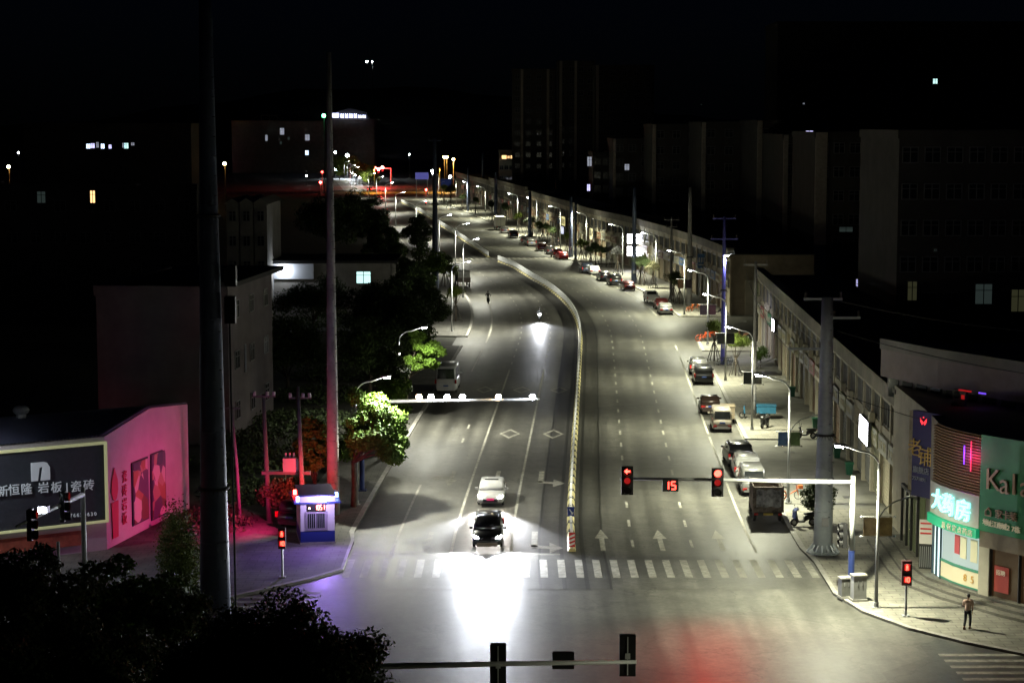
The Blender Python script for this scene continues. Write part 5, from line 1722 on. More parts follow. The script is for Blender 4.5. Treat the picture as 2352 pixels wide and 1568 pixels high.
m = MB(); wall_band(m, [(24.85, 98.25), (29.5, 92)], .05, .01, .5, 3.1); gl = m.build('glass_door', mat('door_glass_brown', (.05, .035, .025), .15, emit=.02, ecol=(1, .5, .2)), cs)
m = MB()
for f in (0, .33, .66, 1.0):
    p_ = (24.85 + (28.2 - 24.85) * f, 98.25 + (93.7 - 98.25) * f)
    m.cbox((p_[0] - .12 - O.x, p_[1] - .09 - O.y, 1.8), (.14, .14, 2.7))
m.build('door_frame', M_TRIM, cs)
a = MB(); wall_band(a, [(25.0, 98.05), (25.55, 97.3)], .16, .12, .9, 2.25)
ps = a.build('door_poster', mat('poster_red', (.46, .06, .04), .6), cs)
for k, (ch, z) in enumerate((('招聘', 1.95),)):
    o_ = text(ch, .3, .02, 'letter', M_CREAMT, ps, (25.2 - O.x - .14, 97.55 - O.y - .12, z - .1), (R(90), 0, math.atan2(-.75, .55)))
m = MB()
m.prism([loc(p) for p in ((23.0, 111.6), (22.9, 107.4), (23.35, 107.4), (23.35, 111.6))], .45, 3.9)
m.build('glass_door', mat('door_glass_green', (.08, .10, .05), .15, emit=.05, ecol=(.8, .9, .4)), cs)
m = MB()
for yy in (111.7, 110.3, 109.0, 107.3): m.cbox((22.85 - O.x, yy - O.y, 2.2), (.14, .16, 3.5))
m.box(22.75 - O.x, 22.95 - O.x, 107.3 - O.y, 111.7 - O.y, 3.8, 4.0)
m.build('door_frame', M_TRIM, cs)
# the steps up to the corner shop
st = MB()
E1 = [(21.2, 113.5), (20.9, 105.2), (21.2, 102.2), (22.4, 99.3), (24.6, 95.6), (31, 87.4)]
for k in range(3):
    line = offset_line(E1, -k * .62)
    pts = [loc(p) for p in line] + [loc((33, 90)), loc((26, 99)), loc((24.5, 113.5))]
    st.prism(pts, .0, .13 + (k + 1) * .15)
st.build('steps', M_PAVE, cs)
ed = MB()
for k in range(3):
    line = offset_line(E1, -k * .62 + .015)
    wall_band(ed, line, .0, .02, .14 + k * .15, .14 + (k + 1) * .15 - .01)
ed.build('step_riser', M_KERBSIDE, cs)
# cabinet and board beside the pharmacy door
p = Vector((22.75, 104.6, .58))
t = thing('display_cabinet', 'black barred cabinet with a red and white notice beside the pharmacy door', 'cabinet', p, R(-15))
MB().box(-.35, .35, -.3, .3, 0, 1.35).build('body', M_TRIM, t)
b_ = MB()
for k in range(6): b_.box(-.3 + k * .11, -.27 + k * .11, -.33, -.3, .1, 1.25)
b_.build('bars', M_GALV, t)
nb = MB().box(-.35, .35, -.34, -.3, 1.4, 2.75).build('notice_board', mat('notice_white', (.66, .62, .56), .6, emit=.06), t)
q_ = MB()
for z in (2.5, 1.95, 2.2): q_.box(-.3, .3, -.36, -.34, z, z + .09)
q_.build('notice_print', M_REDP, nb)
# the dark blue hanging board
xl_, xr_ = W(2095, 1040, 107.2), W(2160, 1040, 105.4)
t = thing('vertical_sign', 'tall dark blue sign board with gold and white letters on the corner shop', 'shop sign', (xl_.x, xl_.y, 0), math.atan2(xr_.y - xl_.y, xr_.x - xl_.x))
L_ = (xr_ - xl_).length
sb = MB().box(0, L_, 0, .3, 4.15, 8.95).build('sign_box', mat('sign_indigo', (.018, .018, .075), .45), t)
M_GOLD = mat('gold_letter', (.62, .43, .07), .4, .3)
M_LETW = mat('pale_letter', (.50, .52, .58), .5)
text('老', 1.05, .06, 'letter', M_GOLD, sb, (.22, -.04, 6.5))
text('铺', 1.15, .06, 'letter', M_GOLD, sb, (1.05, -.04, 6.05))
for k, ch in enumerate('旗舰店'): text(ch, .42, .04, 'letter', M_LETW, sb, (.32 + k * .42, -.03, 5.5))
text('7571891', .3, .04, 'letter', M_LETW, sb, (.62, -.03, 5.05))
bf = MB()
for sx in (-1, 1):
    bf.add([(.85, -.04, 8.35), (.85 + sx * .26, -.04, 8.62), (.85 + sx * .24, -.04, 8.4), (.85 + sx * .1, -.04, 8.2)], [(0, 1, 2, 3)])
bf.box(.82, .88, -.05, -.02, 8.6, 8.68)
bf.build('leaf_emblem', mat('emblem_red', (.6, .02, .02), .4, emit=1.6, ecol=(1, .04, .05)), sb)
MB().box(-.28, 0, .02, .28, 4.4, 8.9).build('side_board', mat('side_board_ochre', (.34, .29, .17), .6, noise=.5, nscale=1.5), t)
# machines and lights on the terrace of the corner shop
for px, py, lab in ((2206, 906, 'air conditioner with a painted red reflection on the dark terrace, upper one'), (2202, 931, 'air conditioner on the dark terrace, lower one')):
    p = W(px, py, 109.5)
    t = thing('air_conditioner', lab, 'air conditioner', p, R(-40), 'terrace air conditioners')
    MB().box(-.4, .4, -.16, .16, -.3, .3).build('casing', mat('ac_casing', (.20, .18, .17), .6), t)
    MB().cyl((-.14, -.165, 0), .22, -.02, 14, axis='y').build('fan', M_TRIM, t)
    if py < 920: MB().box(.14, .34, -.18, -.16, -.22, .02).build('display', M_REDDIM, t)  # emissive patch standing for a red reflection on the casing
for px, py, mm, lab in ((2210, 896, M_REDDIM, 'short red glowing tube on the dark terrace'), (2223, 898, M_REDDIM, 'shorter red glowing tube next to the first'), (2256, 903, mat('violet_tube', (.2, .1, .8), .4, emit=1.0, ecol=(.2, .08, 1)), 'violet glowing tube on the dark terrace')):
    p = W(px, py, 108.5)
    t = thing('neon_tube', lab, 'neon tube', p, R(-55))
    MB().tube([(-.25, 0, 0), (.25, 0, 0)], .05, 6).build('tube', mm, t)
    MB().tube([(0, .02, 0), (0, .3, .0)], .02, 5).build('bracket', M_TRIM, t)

for px, mm, z0, z1, lab in ((2228, mat('added_violet_glow', (.2, .1, .8), .4, emit=.9, ecol=(.25, .06, 1)), 7.2, 8.2, 'violet strip added for the glow on the slatted corner screen'), (2244, mat('added_red_glow', (.8, .05, .1), .4, emit=.8, ecol=(1, .03, .12)), 6.9, 8.5, 'red strip added for the glow on the slatted corner screen')):  # strips added to stand for violet and red reflections on the slats
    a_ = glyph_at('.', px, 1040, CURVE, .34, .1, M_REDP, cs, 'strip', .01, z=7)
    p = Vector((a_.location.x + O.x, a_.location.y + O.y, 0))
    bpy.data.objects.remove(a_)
    t = thing('added_glow_strip', lab, 'added glow strip', p, 0, 'added glow strips on the corner shop')
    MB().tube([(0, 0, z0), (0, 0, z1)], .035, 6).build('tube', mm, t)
    lamp('added_glow_light', 'POINT', (-.12, -.3, (z0 + z1) / 2), 45, (.3, .08, 1) if px < 2240 else (1, .04, .12), t, size=.3)
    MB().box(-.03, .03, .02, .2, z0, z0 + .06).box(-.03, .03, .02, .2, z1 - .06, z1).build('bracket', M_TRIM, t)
# metal cabinets by the signal mast
for (px, py), w_, h_, m_, lab in (((1971, 1384), .72, 1.35, mat('cabinet_grey', (.27, .27, .26), .5, .2, noise=.15), 'grey metal cabinet with two handles at the foot of the signal mast'), ((1940, 1377), .55, 1.05, mat('cabinet_dark', (.14, .14, .13), .5, .2, noise=.2), 'smaller dark metal cabinet behind the grey cabinet')):
    t = thing('control_cabinet', lab, 'cabinet', G(px, py) + Vector((0, 0, .13)), R(12), 'metal cabinets at the signal mast')
    MB().box(-w_ / 2, w_ / 2, -.25, .25, .12, h_).build('body', m_, t)
    MB().box(-w_ / 2 - .05, w_ / 2 + .05, -.3, .3, 0, .12).box(-w_ / 2 - .04, w_ / 2 + .04, -.29, .29, h_, h_ + .06).build('plinth', M_KERB, t)
    h2 = MB()
    for x in (-.12, .12): h2.box(x - .02, x + .02, -.28, -.25, h_ * .62, h_ * .82)
    h2.build('handle', M_RIM, t)

# ---------------------------------------------------- police booth
bl, br = G(691, 1249, .13), G(769, 1246, .13)
Wb = (br - bl).length
t = thing('police_booth', 'white and blue booth with flashing blue lights and a red display', 'booth', bl, math.atan2(br.y - bl.y, br.x - bl.x))
M_BW = mat('booth_white', (.55, .54, .55), .6, noise=.08, nscale=2)
M_BB = mat('booth_blue', (.015, .03, .20), .5)
MB().box(0, Wb, 0, 3.4, .75, 2.45).build('wall', M_BW, t)
MB().box(-.01, Wb + .01, -.01, 3.41, .1, .75).build('base_panel', M_BB, t)
MB().box(-.04, Wb + .04, -.04, 3.44, -.02, .1).build('plinth', M_KERB, t)
MB().box(-.05, Wb + .05, -.05, 3.45, 2.45, 2.85).build('fascia', M_BW, t)
MB().loft([[(-.4, -.14, 2.42), (Wb + .4, -.14, 2.42), (Wb + .45, 3.75, 2.42), (-.45, 3.75, 2.42)], [(-.36, -.11, 2.5), (Wb + .36, -.11, 2.5), (Wb + .4, 3.7, 2.5), (-.4, 3.7, 2.5)]]).build('eave', M_BB, t)
MB().box(-.08, Wb + .08, -.08, 3.48, 2.85, 2.93).build('roof', mat('roof_navy', (.012, .015, .10), .5), t)
wf = MB().box(.28, Wb - .42, -.06, -.0, .82, 1.92).build('window', mat('booth_frame', (.30, .27, .33), .5), t)
MB().box(.40, .86, -.075, -.06, .95, 1.82).box(.93, 1.42, -.075, -.06, .95, 1.82).build('pane', M_PANE, wf)
bars = MB()
for k in range(10): bars.box(.40 + k * .113, .42 + k * .113, -.1, -.08, .93, 1.84)
bars.build('window_bars', M_GALV, wf)
lb = MB().box(.42, 1.48, -.09, 0, 2.0, 2.38).build('display_board', M_SIGBLK, t)
lamp('booth_fill', 'POINT', (1.2, -1.1, 3.0), 330, (.62, .45, 1.0), t, size=.15)  # added fill in mid air, lifts the booth front
dd = MB()
for k, ch in enumerate('1051'): seg_digit(dd, ch, .86 + k * .15, 2.05, .095, .28, -.095, .05)
dd.build('digits', mat('display_digit', (1, .3, .2), .4, emit=9, ecol=(1, .12, .07)), lb)
MB().cyl((.52, -.09, 2.15), .05, -.02, 10, axis='y').build('display_dot', mat('display_dot', (1, .5, .3), .4, emit=30, ecol=(1, .4, .25)), lb)
M_BLUEL = mat('blue_beacon', (.3, .4, 1), .3, emit=18, ecol=(.22, .36, 1.0))
M_REDL = mat('red_beacon', (1, .1, .1), .3, emit=40, ecol=(1.0, .04, .03))
for c, mm, lc, ll, wt in (((1.42, -.16, 2.66), M_BLUEL, (.32, .16, 1.0), (1.42, -.32, 2.68), 1100), ((Wb + .2, .9, 2.72), M_BLUEL, (.2, .25, 1.0), (Wb + .6, .6, 2.75), 420), ((-.12, .35, 2.64), M_BLUEL, (.35, .2, 1.0), (-.6, .35, 2.7), 220),
                          ((-.14, 2.6, 2.64), M_REDL, (1.0, .03, .2), (-.6, 2.6, 2.7), 3200), ((1.1, 3.6, 2.68), M_REDL, (1.0, .05, .06), (1.1, 4.0, 2.8), 1000)):
    bo = MB().box(c[0] - .09, c[0] + .09, c[1] - .09, c[1] + .09, c[2] - .13, c[2] + .13).build('beacon', mm, t)
    if ll and mm is M_REDL: lamp('beacon_light', 'SPOT', ll, wt, lc, t, size=.12, spot=R(125), blend=1.0, aim=(-1, .55, -.35) if c[0] < 0 else (-.1, 1, .1))
    elif ll: lamp('beacon_light', 'SPOT', ll, wt, lc, t, size=.12, spot=R(165), blend=.6, aim=(-1, 0, -.1) if c[0] < 0 else (1, 0, -.1) if c[0] > Wb else (0, -1, -.15))

# ---------------------------------------------------- showroom with the big sign, left
A = Vector((W(242, 1100, 111.2).x, 111.2, 0))
fd = Vector((-5.15, -3.2, 0)).normalized()
Bq = Vector((W(432, 1000, 124.0).x, 124.0, 0))
Rg = Vector((W(345, 1000, 117.4).x, 117.4, 0))
sh = thing('showroom', 'tile showroom with corrugated roof, dark sign front and pink lit side wall', 'building', A)
Ls = 20.0
FL = fd * Ls
side = Bq - A
back = side + FL
n_out = Vector((side.y, -side.x, 0)).normalized()
M_SHWALL = mat('showroom_white', (.40, .36, .40), .75, noise=.12, nscale=.5)
zA, zR, zB = 6.8, 7.55, 6.85
rv = Rg - A
w = MB()
w.add([(0, 0, 0), (side.x, side.y, 0), (side.x, side.y, zB), (rv.x, rv.y, zR), (0, 0, zA),
       (FL.x, FL.y, 0), (back.x, back.y, 0), (back.x, back.y, zB), (rv.x + FL.x, rv.y + FL.y, zR), (FL.x, FL.y, zA)],
      [(0, 1, 2, 3, 4), (5, 9, 8, 7, 6), (0, 4, 9, 5), (1, 6, 7, 2)])
w.build('wall', M_SHWALL, sh)
rf = MB()
M_CORR = mat('corrugated_blue_grey', (.13, .14, .20), .45, .3)
N_ = 90
for i in range(N_):
    a, b = FL * (i / N_), FL * ((i + .5) / N_)
    c = FL * ((i + 1) / N_)
    for (u, v, hu, hv) in ((a, b, .04, .14), (b, c, .14, .04)):
        rf.quad((u.x - .1, u.y - .2, zA + hu), (v.x - .1, v.y - .2, zA + hv), (v.x + rv.x, v.y + rv.y, zR + hv), (u.x + rv.x, u.y + rv.y, zR + hu))
        rf.quad((u.x + rv.x, u.y + rv.y, zR + hu), (v.x + rv.x, v.y + rv.y, zR + hv), (v.x + side.x, v.y + side.y, zB + hv), (u.x + side.x, u.y + side.y, zB + hu))
rf.build('roof', M_CORR, sh)
n_f = Vector((fd.y, -fd.x, 0))
if n_f.y > 0: n_f = -n_f
n_f.normalize()
ang = math.atan2(-fd.y, -fd.x)               # text direction, left to right
def on_plane(px, py, P0, d, n, out):
    """where the measured sight line meets the vertical plane through P0 along d, moved out"""
    r = ray(px, py)
    k = (Vector((P0.x, P0.y, 0)) + n * out - Vector((0, 0, CAM_H))).dot(n) / r.dot(n)
    return Vector((0, 0, CAM_H)) + r * k
def fq(m, u0, u1, z0, z1, o0, o1, mi=0):
    a, b = fd * u0, fd * u1
    m.prism([(a + n_f * o0)[:2], (b + n_f * o0)[:2], (b + n_f * o1)[:2], (a + n_f * o1)[:2]], z0, z1, mi)
m = MB(); fq(m, 0.12, Ls, 1.95, 6.4, .02, .2)
sg = m.build('sign_front', mat('sign_charcoal', (.035, .04, .05), .5, noise=.2, nscale=4), sh)
m = MB()
fq(m, -.05, Ls, 6.4, 6.54, .02, .3); fq(m, -.05, Ls, 1.81, 1.95, .02, .3); fq(m, -.05, .12, 1.95, 6.4, .02, .3)
m.build('sign_border', mat('border_lime', (.55, .55, .30), .5, emit=.22, ecol=(.85, .9, .45)), sh)
M_SILV = mat('silver_letter', (.62, .66, .68), .45, emit=.12, ecol=(.75, .85, .9))
def put_text(ch, px, py, size, m=M_SILV, depth=.08):
    p = on_plane(px, py, A, fd, n_f, .28) - A
    return text(ch, size, depth, 'letter', m, sg, (p.x, p.y, p.z - size * .38), (R(90), 0, ang))
for ch, px, py in (('新', 6, 1127), ('恒', 32, 1124), ('隆', 61, 1122), ('岩', 100, 1119), ('板', 130, 1118), ('|', 154, 1117), ('瓷', 175, 1116), ('砖', 204, 1113)):
    put_text(ch, px, py, .68)
for k, ch in enumerate('76620630'): put_text(ch, 163 + k * 8, 1183 - k * .6, .3)
p = on_plane(93, 1082, A, fd, n_f, .28) - A
vp = Rg - A + fd * 8.0
MB().cyl((vp.x, vp.y, 7.3), .3, .6, 10).ball((vp.x, vp.y, 8.05), (.5, .5, .3), 12, 6).build('roof_vent', M_GALV, sh)
lg = MB()
pts = [(-.5, -.5), (-.16, -.5), (-.06, .2), (.12, .26), (.1, .14), (.0, -.5), (.5, -.5), (.5, .2), (.36, .44), (.2, .5), (-.5, .5)]
lg.yprism([(x * 1.08, z * 1.05) for x, z in pts], -.05, .05)
lg.build('logo', M_SILV, sg, loc=p, rz=ang)
# side wall posters
sd = side.normalized()
def side_board(name, px0, px1, zt, zb, m, extra=None):
    a, b = on_plane(px0, 1100, A, sd, n_out, .04) - A, on_plane(px1, 1100, A, sd, n_out, .04) - A
    x = MB().prism([a[:2], b[:2], (b + n_out * .06)[:2], (a + n_out * .06)[:2]], zb, zt)
    return x.build(name, m, sh), a, b
def pz(px, py): return on_plane(px, py, A, sd, n_out, .04).z
def collage(name, cols, scale):
    m = bpy.data.materials.new(name)
    m.use_nodes = True
    t_ = m.node_tree
    b = t_.nodes['Principled BSDF']
    tc, v, r = t_.nodes.new('ShaderNodeTexCoord'), t_.nodes.new('ShaderNodeTexVoronoi'), t_.nodes.new('ShaderNodeValToRGB')
    v.inputs['Scale'].default_value = scale
    t_.links.new(tc.outputs['Object'], v.inputs['Vector'])
    r.color_ramp.interpolation = 'CONSTANT'
    r.color_ramp.elements[0].color = (*cols[0], 1)
    for i, c in enumerate(cols[1:]):
        e = r.color_ramp.elements.new((i + 1) / len(cols))
        e.color = (*c, 1)
    t_.links.new(v.outputs['Color'], r.inputs['Fac'])
    t_.links.new(r.outputs['Color'], b.inputs['Base Color'])
    return m
M_POST = collage('poster_print', [(.06, .04, .10), (.35, .22, .18), (.10, .05, .12), (.5, .42, .42), (.14, .06, .05), (.30, .12, .08)], 1.3)
M_PBORD = mat('poster_border', (.04, .03, .06), .5)
for k, (x0, x1, t0, b0_) in enumerate(((302, 339, 1055, 1200), (345, 379, 1035, 1188))):
    zt, zb = pz((x0 + x1) / 2, t0), pz((x0 + x1) / 2, b0_)
    bo, a, b = side_board('poster_frame', x0, x1, zt, zb, M_PBORD)
    e = (b - a).normalized() * .14
    MB().prism([(a + e + n_out * .06)[:2], (b - e + n_out * .06)[:2], (b - e + n_out * .09)[:2], (a + e + n_out * .09)[:2]], zb + .1, zt - .1).build('poster', M_POST, bo)
M_PINKR = mat('banner_crimson', (.40, .03, .08), .6)
dp = on_plane(263, 1115, A, sd, n_out, .06) - A
a_s = math.atan2(sd.y, sd.x)
dr = MB().yprism([(0, 1.1), (.45, .3), (.5, -.3), (.25, -.8), (0, -.9), (-.25, -.8), (-.5, -.3), (-.4, .3)], -.02, .02)
dr.yprism([(-.5, -.95), (.5, -.95), (.4, -3.1), (-.4, -3.1)], -.02, .02)
dr.build('drop_emblem', M_PINKR, sh, loc=dp, rz=a_s)
for k, ch in enumerate('瓷砖岩板'):
    p = on_plane(286, 1093 + k * 32, A, sd, n_out, .06) - A
    text(ch, .78, .05, 'letter', M_PINKR, sh, (p.x, p.y, p.z - .3), (R(90), 0, a_s))
m = MB(); fq(m, 1.5, 9, .6, 1.45, .02, .12); m.build('red_board', mat('board_brick', (.30, .07, .04), .6, noise=.4, nscale=2), sh)

# ---------------------------------------------------- plain houses: front line A to B (left to right as seen), windows on the front
def house(label, px0, px1, depth_m, ztop, deep, wall, rows=0, cols=0, lit=(), name='building', d1=None, cat='building', group=None, roof='flat', wsize=(1.5, 1.5), rib=None):
    a = W(px0, 500, depth_m)
    b = W(px1, 500, d1 or depth_m)
    a.z = b.z = 0
    L = (b - a).length
    rz = math.atan2(b.y - a.y, b.x - a.x)
    t = thing(name, label, cat, a, rz, group)
    MB().box(0, L, 0, deep, 0, ztop).build('wall', wall, t)
    if roof == 'flat':
        MB().box(-.15, L + .15, -.15, .15, ztop - .1, ztop + .7).box(-.15, .15, .15, deep, ztop - .1, ztop + .7).box(L - .15, L + .15, .15, deep, ztop - .1, ztop + .7).build('parapet', wall, t)
    elif roof == 'gable':
        MB().yprism([(-.3, ztop), (L + .3, ztop), (L / 2, ztop + L * .45)], -.3, deep).build('roof', wall, t)
    elif roof == 'slab':
        MB().box(-.9, L + .9, -.9, deep, ztop, ztop + .35).build('roof', M_ROOFD, t)
    d = (b - a).normalized()
    n = Vector((d.y, -d.x, 0))
    if rib:
        m = MB()
        for x, w_ in rib: m.box(x * L, x * L + w_, -.5, 0, 0, ztop + .6)
        m.build('pilaster', M_PILA, t)
    fh = ztop / rows if rows else 0
    fm = None
    ww, wh = wsize
    def win(x, z, w_, h_, m):
        f = MB()
        for q in ((0, w_, 0, .08), (0, w_, h_ - .08, h_), (0, .08, .08, h_ - .08), (w_ - .08, w_, .08, h_ - .08), (w_ / 2 - .04, w_ / 2 + .04, .08, h_ - .08)):
            f.box(q[0], q[1], -.1, .02, q[2], q[3])
        f.box(.08, w_ - .08, -.09, .0, h_ * .66, h_ * .66 + .06)
        fo = f.build('window', M_WFRAME, t, loc=(x, 0, z))
        MB().box(.06, w_ - .06, -.05, -.02, .06, h_ - .06).build('pane', m, fo)
        return fo
    lits = []
    for px, py, w_, h_, kind in lit:
        p = on_plane(px, py, a, d, n, 0)
        lits.append(((p - a).dot(d) , p.z, w_, h_, kind))
    proto = None
    for r in range(rows):
        for c in range(cols):
            x, z = L * (c + .5) / cols - ww / 2, fh * r + fh * .3
            if any(abs(x + ww / 2 - q[0]) < (ww + q[2]) * .55 and abs(z + wh / 2 - q[1]) < (wh + q[3]) * .55 for q in lits): continue
            if proto is None: proto = win(x, z, ww, wh, M_PANE)
            else: copy_part(proto, t, loc=(x, 0, z))
    for x, z, w_, h_, kind in lits: win(x - w_ / 2, z - h_ / 2, w_, h_, M_WIN[kind])
    return t
NF = 'buildings on the dark left side'
t = house('blank grey concrete block behind the showroom', 216, 470, 150, 11.7, 20, M_WALLX, 0, 0, group=NF, d1=149)
t = house('side wing of the grey block with dark windows and a black roof slab', 520, 622, 152, 12.2, 8, M_WALLX, 3, 3, lit=((562, 822, .5, 2.3, 'dimw'),), group=NF, d1=168, roof='slab')
for k, (x0, x1) in enumerate(((520, 548), (551, 581), (584, 613))):
    house(('first pale gabled house end, by the huge pole', 'middle pale gabled house end behind the huge pole', 'third pale gabled house end, nearest the tall pole')[k], x0, x1, 236, 15.2, 14, M_WALLG, 5, 1, group=NF, roof='gable', wsize=(.9, 1.3))
t = house('long low shed with a floodlit white wall and one glowing window', 605, 895, 242, 7.6, 12, M_WALLG, 0, 0, lit=((835, 637, 1.9, 1.6, 'teal'),), group=NF, name='shed', roof='slab')
o_ = MB().box(.5, 6.2, -.3, -.05, 5.6, 7.5).box(0.0, 1.2, -.35, -.05, 3.0, 7.5).build('white_cladding', mat('cladding_white', (.6, .62, .66), .6), t)
fl = MB().box(2.0, 2.4, -.6, -.3, 7.2, 7.4).build('flood_light', M_LITW, t)
lamp('flood_glow', 'POINT', (2.6, -1.0, 6.7), 260, (.82, .9, 1.0), t, size=.2)
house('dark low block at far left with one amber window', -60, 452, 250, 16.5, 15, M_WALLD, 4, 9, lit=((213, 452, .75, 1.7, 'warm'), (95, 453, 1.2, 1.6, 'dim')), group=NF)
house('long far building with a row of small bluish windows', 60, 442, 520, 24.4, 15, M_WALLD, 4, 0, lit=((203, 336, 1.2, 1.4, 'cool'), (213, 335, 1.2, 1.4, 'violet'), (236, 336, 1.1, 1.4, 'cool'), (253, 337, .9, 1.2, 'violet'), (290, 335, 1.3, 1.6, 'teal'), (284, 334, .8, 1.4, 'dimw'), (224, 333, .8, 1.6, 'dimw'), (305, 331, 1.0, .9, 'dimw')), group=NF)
t = house('far block with a rooftop frame and scattered lit windows', 535, 748, 1000, 26.0, 15, M_WALLG, 5, 0, lit=((648, 302, 2.2, 3.5, 'dimw'), (612, 317, 1.3, 3.2, 'dimw'), (706, 316, 2.4, 3.2, 'dimw'), (705, 351, 1.8, 2.4, 'cool'), (663, 318, 1.2, 1.7, 'dim'), (645, 328, 1.2, 1.7, 'dim')), group=NF)
f = MB()
for z in (26.5, 29.2): f.box(15.2, 23.7, -.1, .1, z, z + .3)
for x in (15.2, 19.5, 23.4): f.box(x, x + .3, -.1, .1, 26.2, 29.5)
f.build('roof_frame', M_WALLC, t)
t = house('far round topped tower with a bright blue white roof sign', 757, 862, 1000, 27.0, 15, M_WALLG, 5, 0, group=NF)
MB().yprism([(1.4, 27), (21.5, 27), (19, 31), (11.5, 33.2), (4.4, 31.4)], 1.0, 4.0).build('roof_dome', M_ROOFD, t)
rs = MB()
M_RS = mat('roof_sign_light', (.8, .85, 1), .4, emit=4, ecol=(.62, .66, 1.0))
rs.box(1.3, 5.4, -.6, -.4, 28.3, 30.5)
for k in range(6):
    x = 6.3 + k * 2.25
    hgt = 2.2 if k < 4 else 1.5
    rs.box(x, x + 1.6, -.6, -.4, 28.1, 28.5).box(x, x + .45, -.6, -.4, 28.5, 28.1 + hgt).box(x + 1.0, x + 1.5, -.6, -.4, 28.5, 28.1 + hgt - .1).box(x + .1, x + 1.4, -.62, -.4, 28.1 + hgt * .55, 28.1 + hgt * .55 + .4)
so = rs.build('roof_sign', M_RS, t)
# apartment slabs beyond the right shops
AF = 'dark apartment blocks behind the right shops'
ap = (
    ('distant apartment tower left of the dark row', 1176, 1275, 600, 41, 16, M_WALLD, 12, 4, (), ((.2, .8), (.8, .8))),
    ('distant apartment tower in the middle of the far group', 1280, 1365, 585, 43, 16, M_WALLD, 12, 4, (), ((.05, .8), (.45, .8))),
    ('distant apartment tower with one tiny light', 1365, 1500, 560, 41, 16, M_WALLD, 12, 5, ((1526, 308, .5, .5, 'dim'),), ((.02, .8),)),
    ('apartment block with a slim white stair light and an orange lit edge', 1362, 1402, 430, 18.0, 25, M_WALLD, 6, 2, ((1354, 371, 1.1, 2.2, 'dimw'), (1352, 431, .8, 1.6, 'violet')), ()),
    ('narrow apartment block with one dim window, left of the row', 1408, 1494, 410, 21.2, 25, M_WALLD, 7, 3, ((1440, 384, 1.1, 1.4, 'dimw'),), ((0, .5),)),
    ('apartment block with a small cross shaped lit window high up', 1497, 1607, 380, 24.2, 25, M_WALLD, 8, 3, ((1592, 312, 1.7, 1.3, 'cool'), (1591, 400, 1.3, .9, 'teal')), ((0, .7), (.97, .6))),
    ('apartment block with two bluish windows one above the other', 1610, 1734, 350, 24.6, 25, M_WALLD, 8, 3, ((1719, 459, 1.4, .8, 'violet'), (1719, 507, 1.2, .9, 'dimw')), ((0, .7),)),
    ('apartment block with a faint lilac window', 1737, 1794, 325, 24.8, 25, M_WALLD, 8, 2, ((1783, 427, 1.2, 2.0, 'dim'),), ((0, .8),)),
    ('narrow apartment block before the big dark block', 1797, 1866, 300, 22.6, 25, M_WALLD, 7, 2, (), ((0, .7),)),
    ('apartment block with a bluish window on its roof edge', 1870, 2052, 270, 23.1, 22, M_WALLD, 7, 5, ((1943, 527, 2.0, .8, 'dim'), (1968, 658, .35, 2.2, 'violet')), ((0, 1.6),)),
    ('big near apartment block with faint barred windows', 2062, 2420, 180, 23.6, 20, M_WALLD, 7, 7, ((2095, 668, 1.0, 1.9, 'dimy'), (2259, 675, 1.7, 2.0, 'dim'), (2338, 690, 1.4, 2.2, 'dimy'), (2148, 574, .4, .4, 'dim')), ()),
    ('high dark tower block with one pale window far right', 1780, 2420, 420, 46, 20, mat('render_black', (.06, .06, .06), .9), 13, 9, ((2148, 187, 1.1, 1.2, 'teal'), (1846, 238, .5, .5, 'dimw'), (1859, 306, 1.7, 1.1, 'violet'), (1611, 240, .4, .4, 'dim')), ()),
)
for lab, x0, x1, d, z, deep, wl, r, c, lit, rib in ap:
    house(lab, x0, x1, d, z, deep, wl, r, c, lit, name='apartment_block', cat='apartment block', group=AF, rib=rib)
t = house('amber lit beige building beside the far junction', 1146, 1180, 700, 15, 12, M_WALLT, 4, 3, lit=((1158, 361, 1.8, 1.4, 'warm'), (1168, 361, .8, 1.0, 'warm'), (1175, 361, .8, 1.2, 'warm')), group=None)
# far junction
p = rp(664, 6)
t = thing('far_signal', 'far mast with three glowing red lights at the junction', 'traffic signal', W(898, 429, 780))
t.location.z = 0
fz = W(870, 386, 780)
x0 = t.location.x
MB().tube([(0, 0, 0), (0, 0, fz.z)], [.25, .2], 8).tube([(0, 0, fz.z - .3), (W(858, 386, 780).x - x0, 0, fz.z)], .15, 6).build('mast', M_SIGPOLE, t)
for px, py in ((860.4, 384.8), (869.5, 388.7), (878.4, 384.8)):
    q = W(px, py, 779.5)
    so = MB().box(-.35, .35, .05, .3, -1.6, .6).build('signal_head', M_SIGBLK, t, loc=(q.x - x0, -.6, q.z))
    MB().ball((0, 0, 0), .55, 10, 6).build('red_lens', mat('far_red', (1, .1, .1), .4, emit=300, ecol=(1, .05, .04)), so)
    lamp('signal_glow', 'POINT', (0, -1.5, 0), 3000, (1, .03, .03), so, size=.4)
for px, py, lab, k in ((1068, 416, 'far red and white signal above the right lamps', 90), (736, 419, 'red signal at the left edge of the far junction', 60), (979, 436, 'small red signal light low by the far trees', 30), (740, 395, 'dim red signal left of the tall pole', 15)):
    dd_ = 700
    q = W(px, py, dd_)
    t = thing('far_signal', lab, 'traffic signal', (q.x, q.y, 0))
    MB().tube([(0, 0, 0), (0, 0, q.z)], .15, 6).build('mast', M_SIGPOLE, t)
    MB().ball((0, -.3, q.z), .42, 8, 6).build('red_lens', mat('far_red_%d' % k, (1, .1, .1), .4, emit=k, ecol=(1, .06, .05)), t)
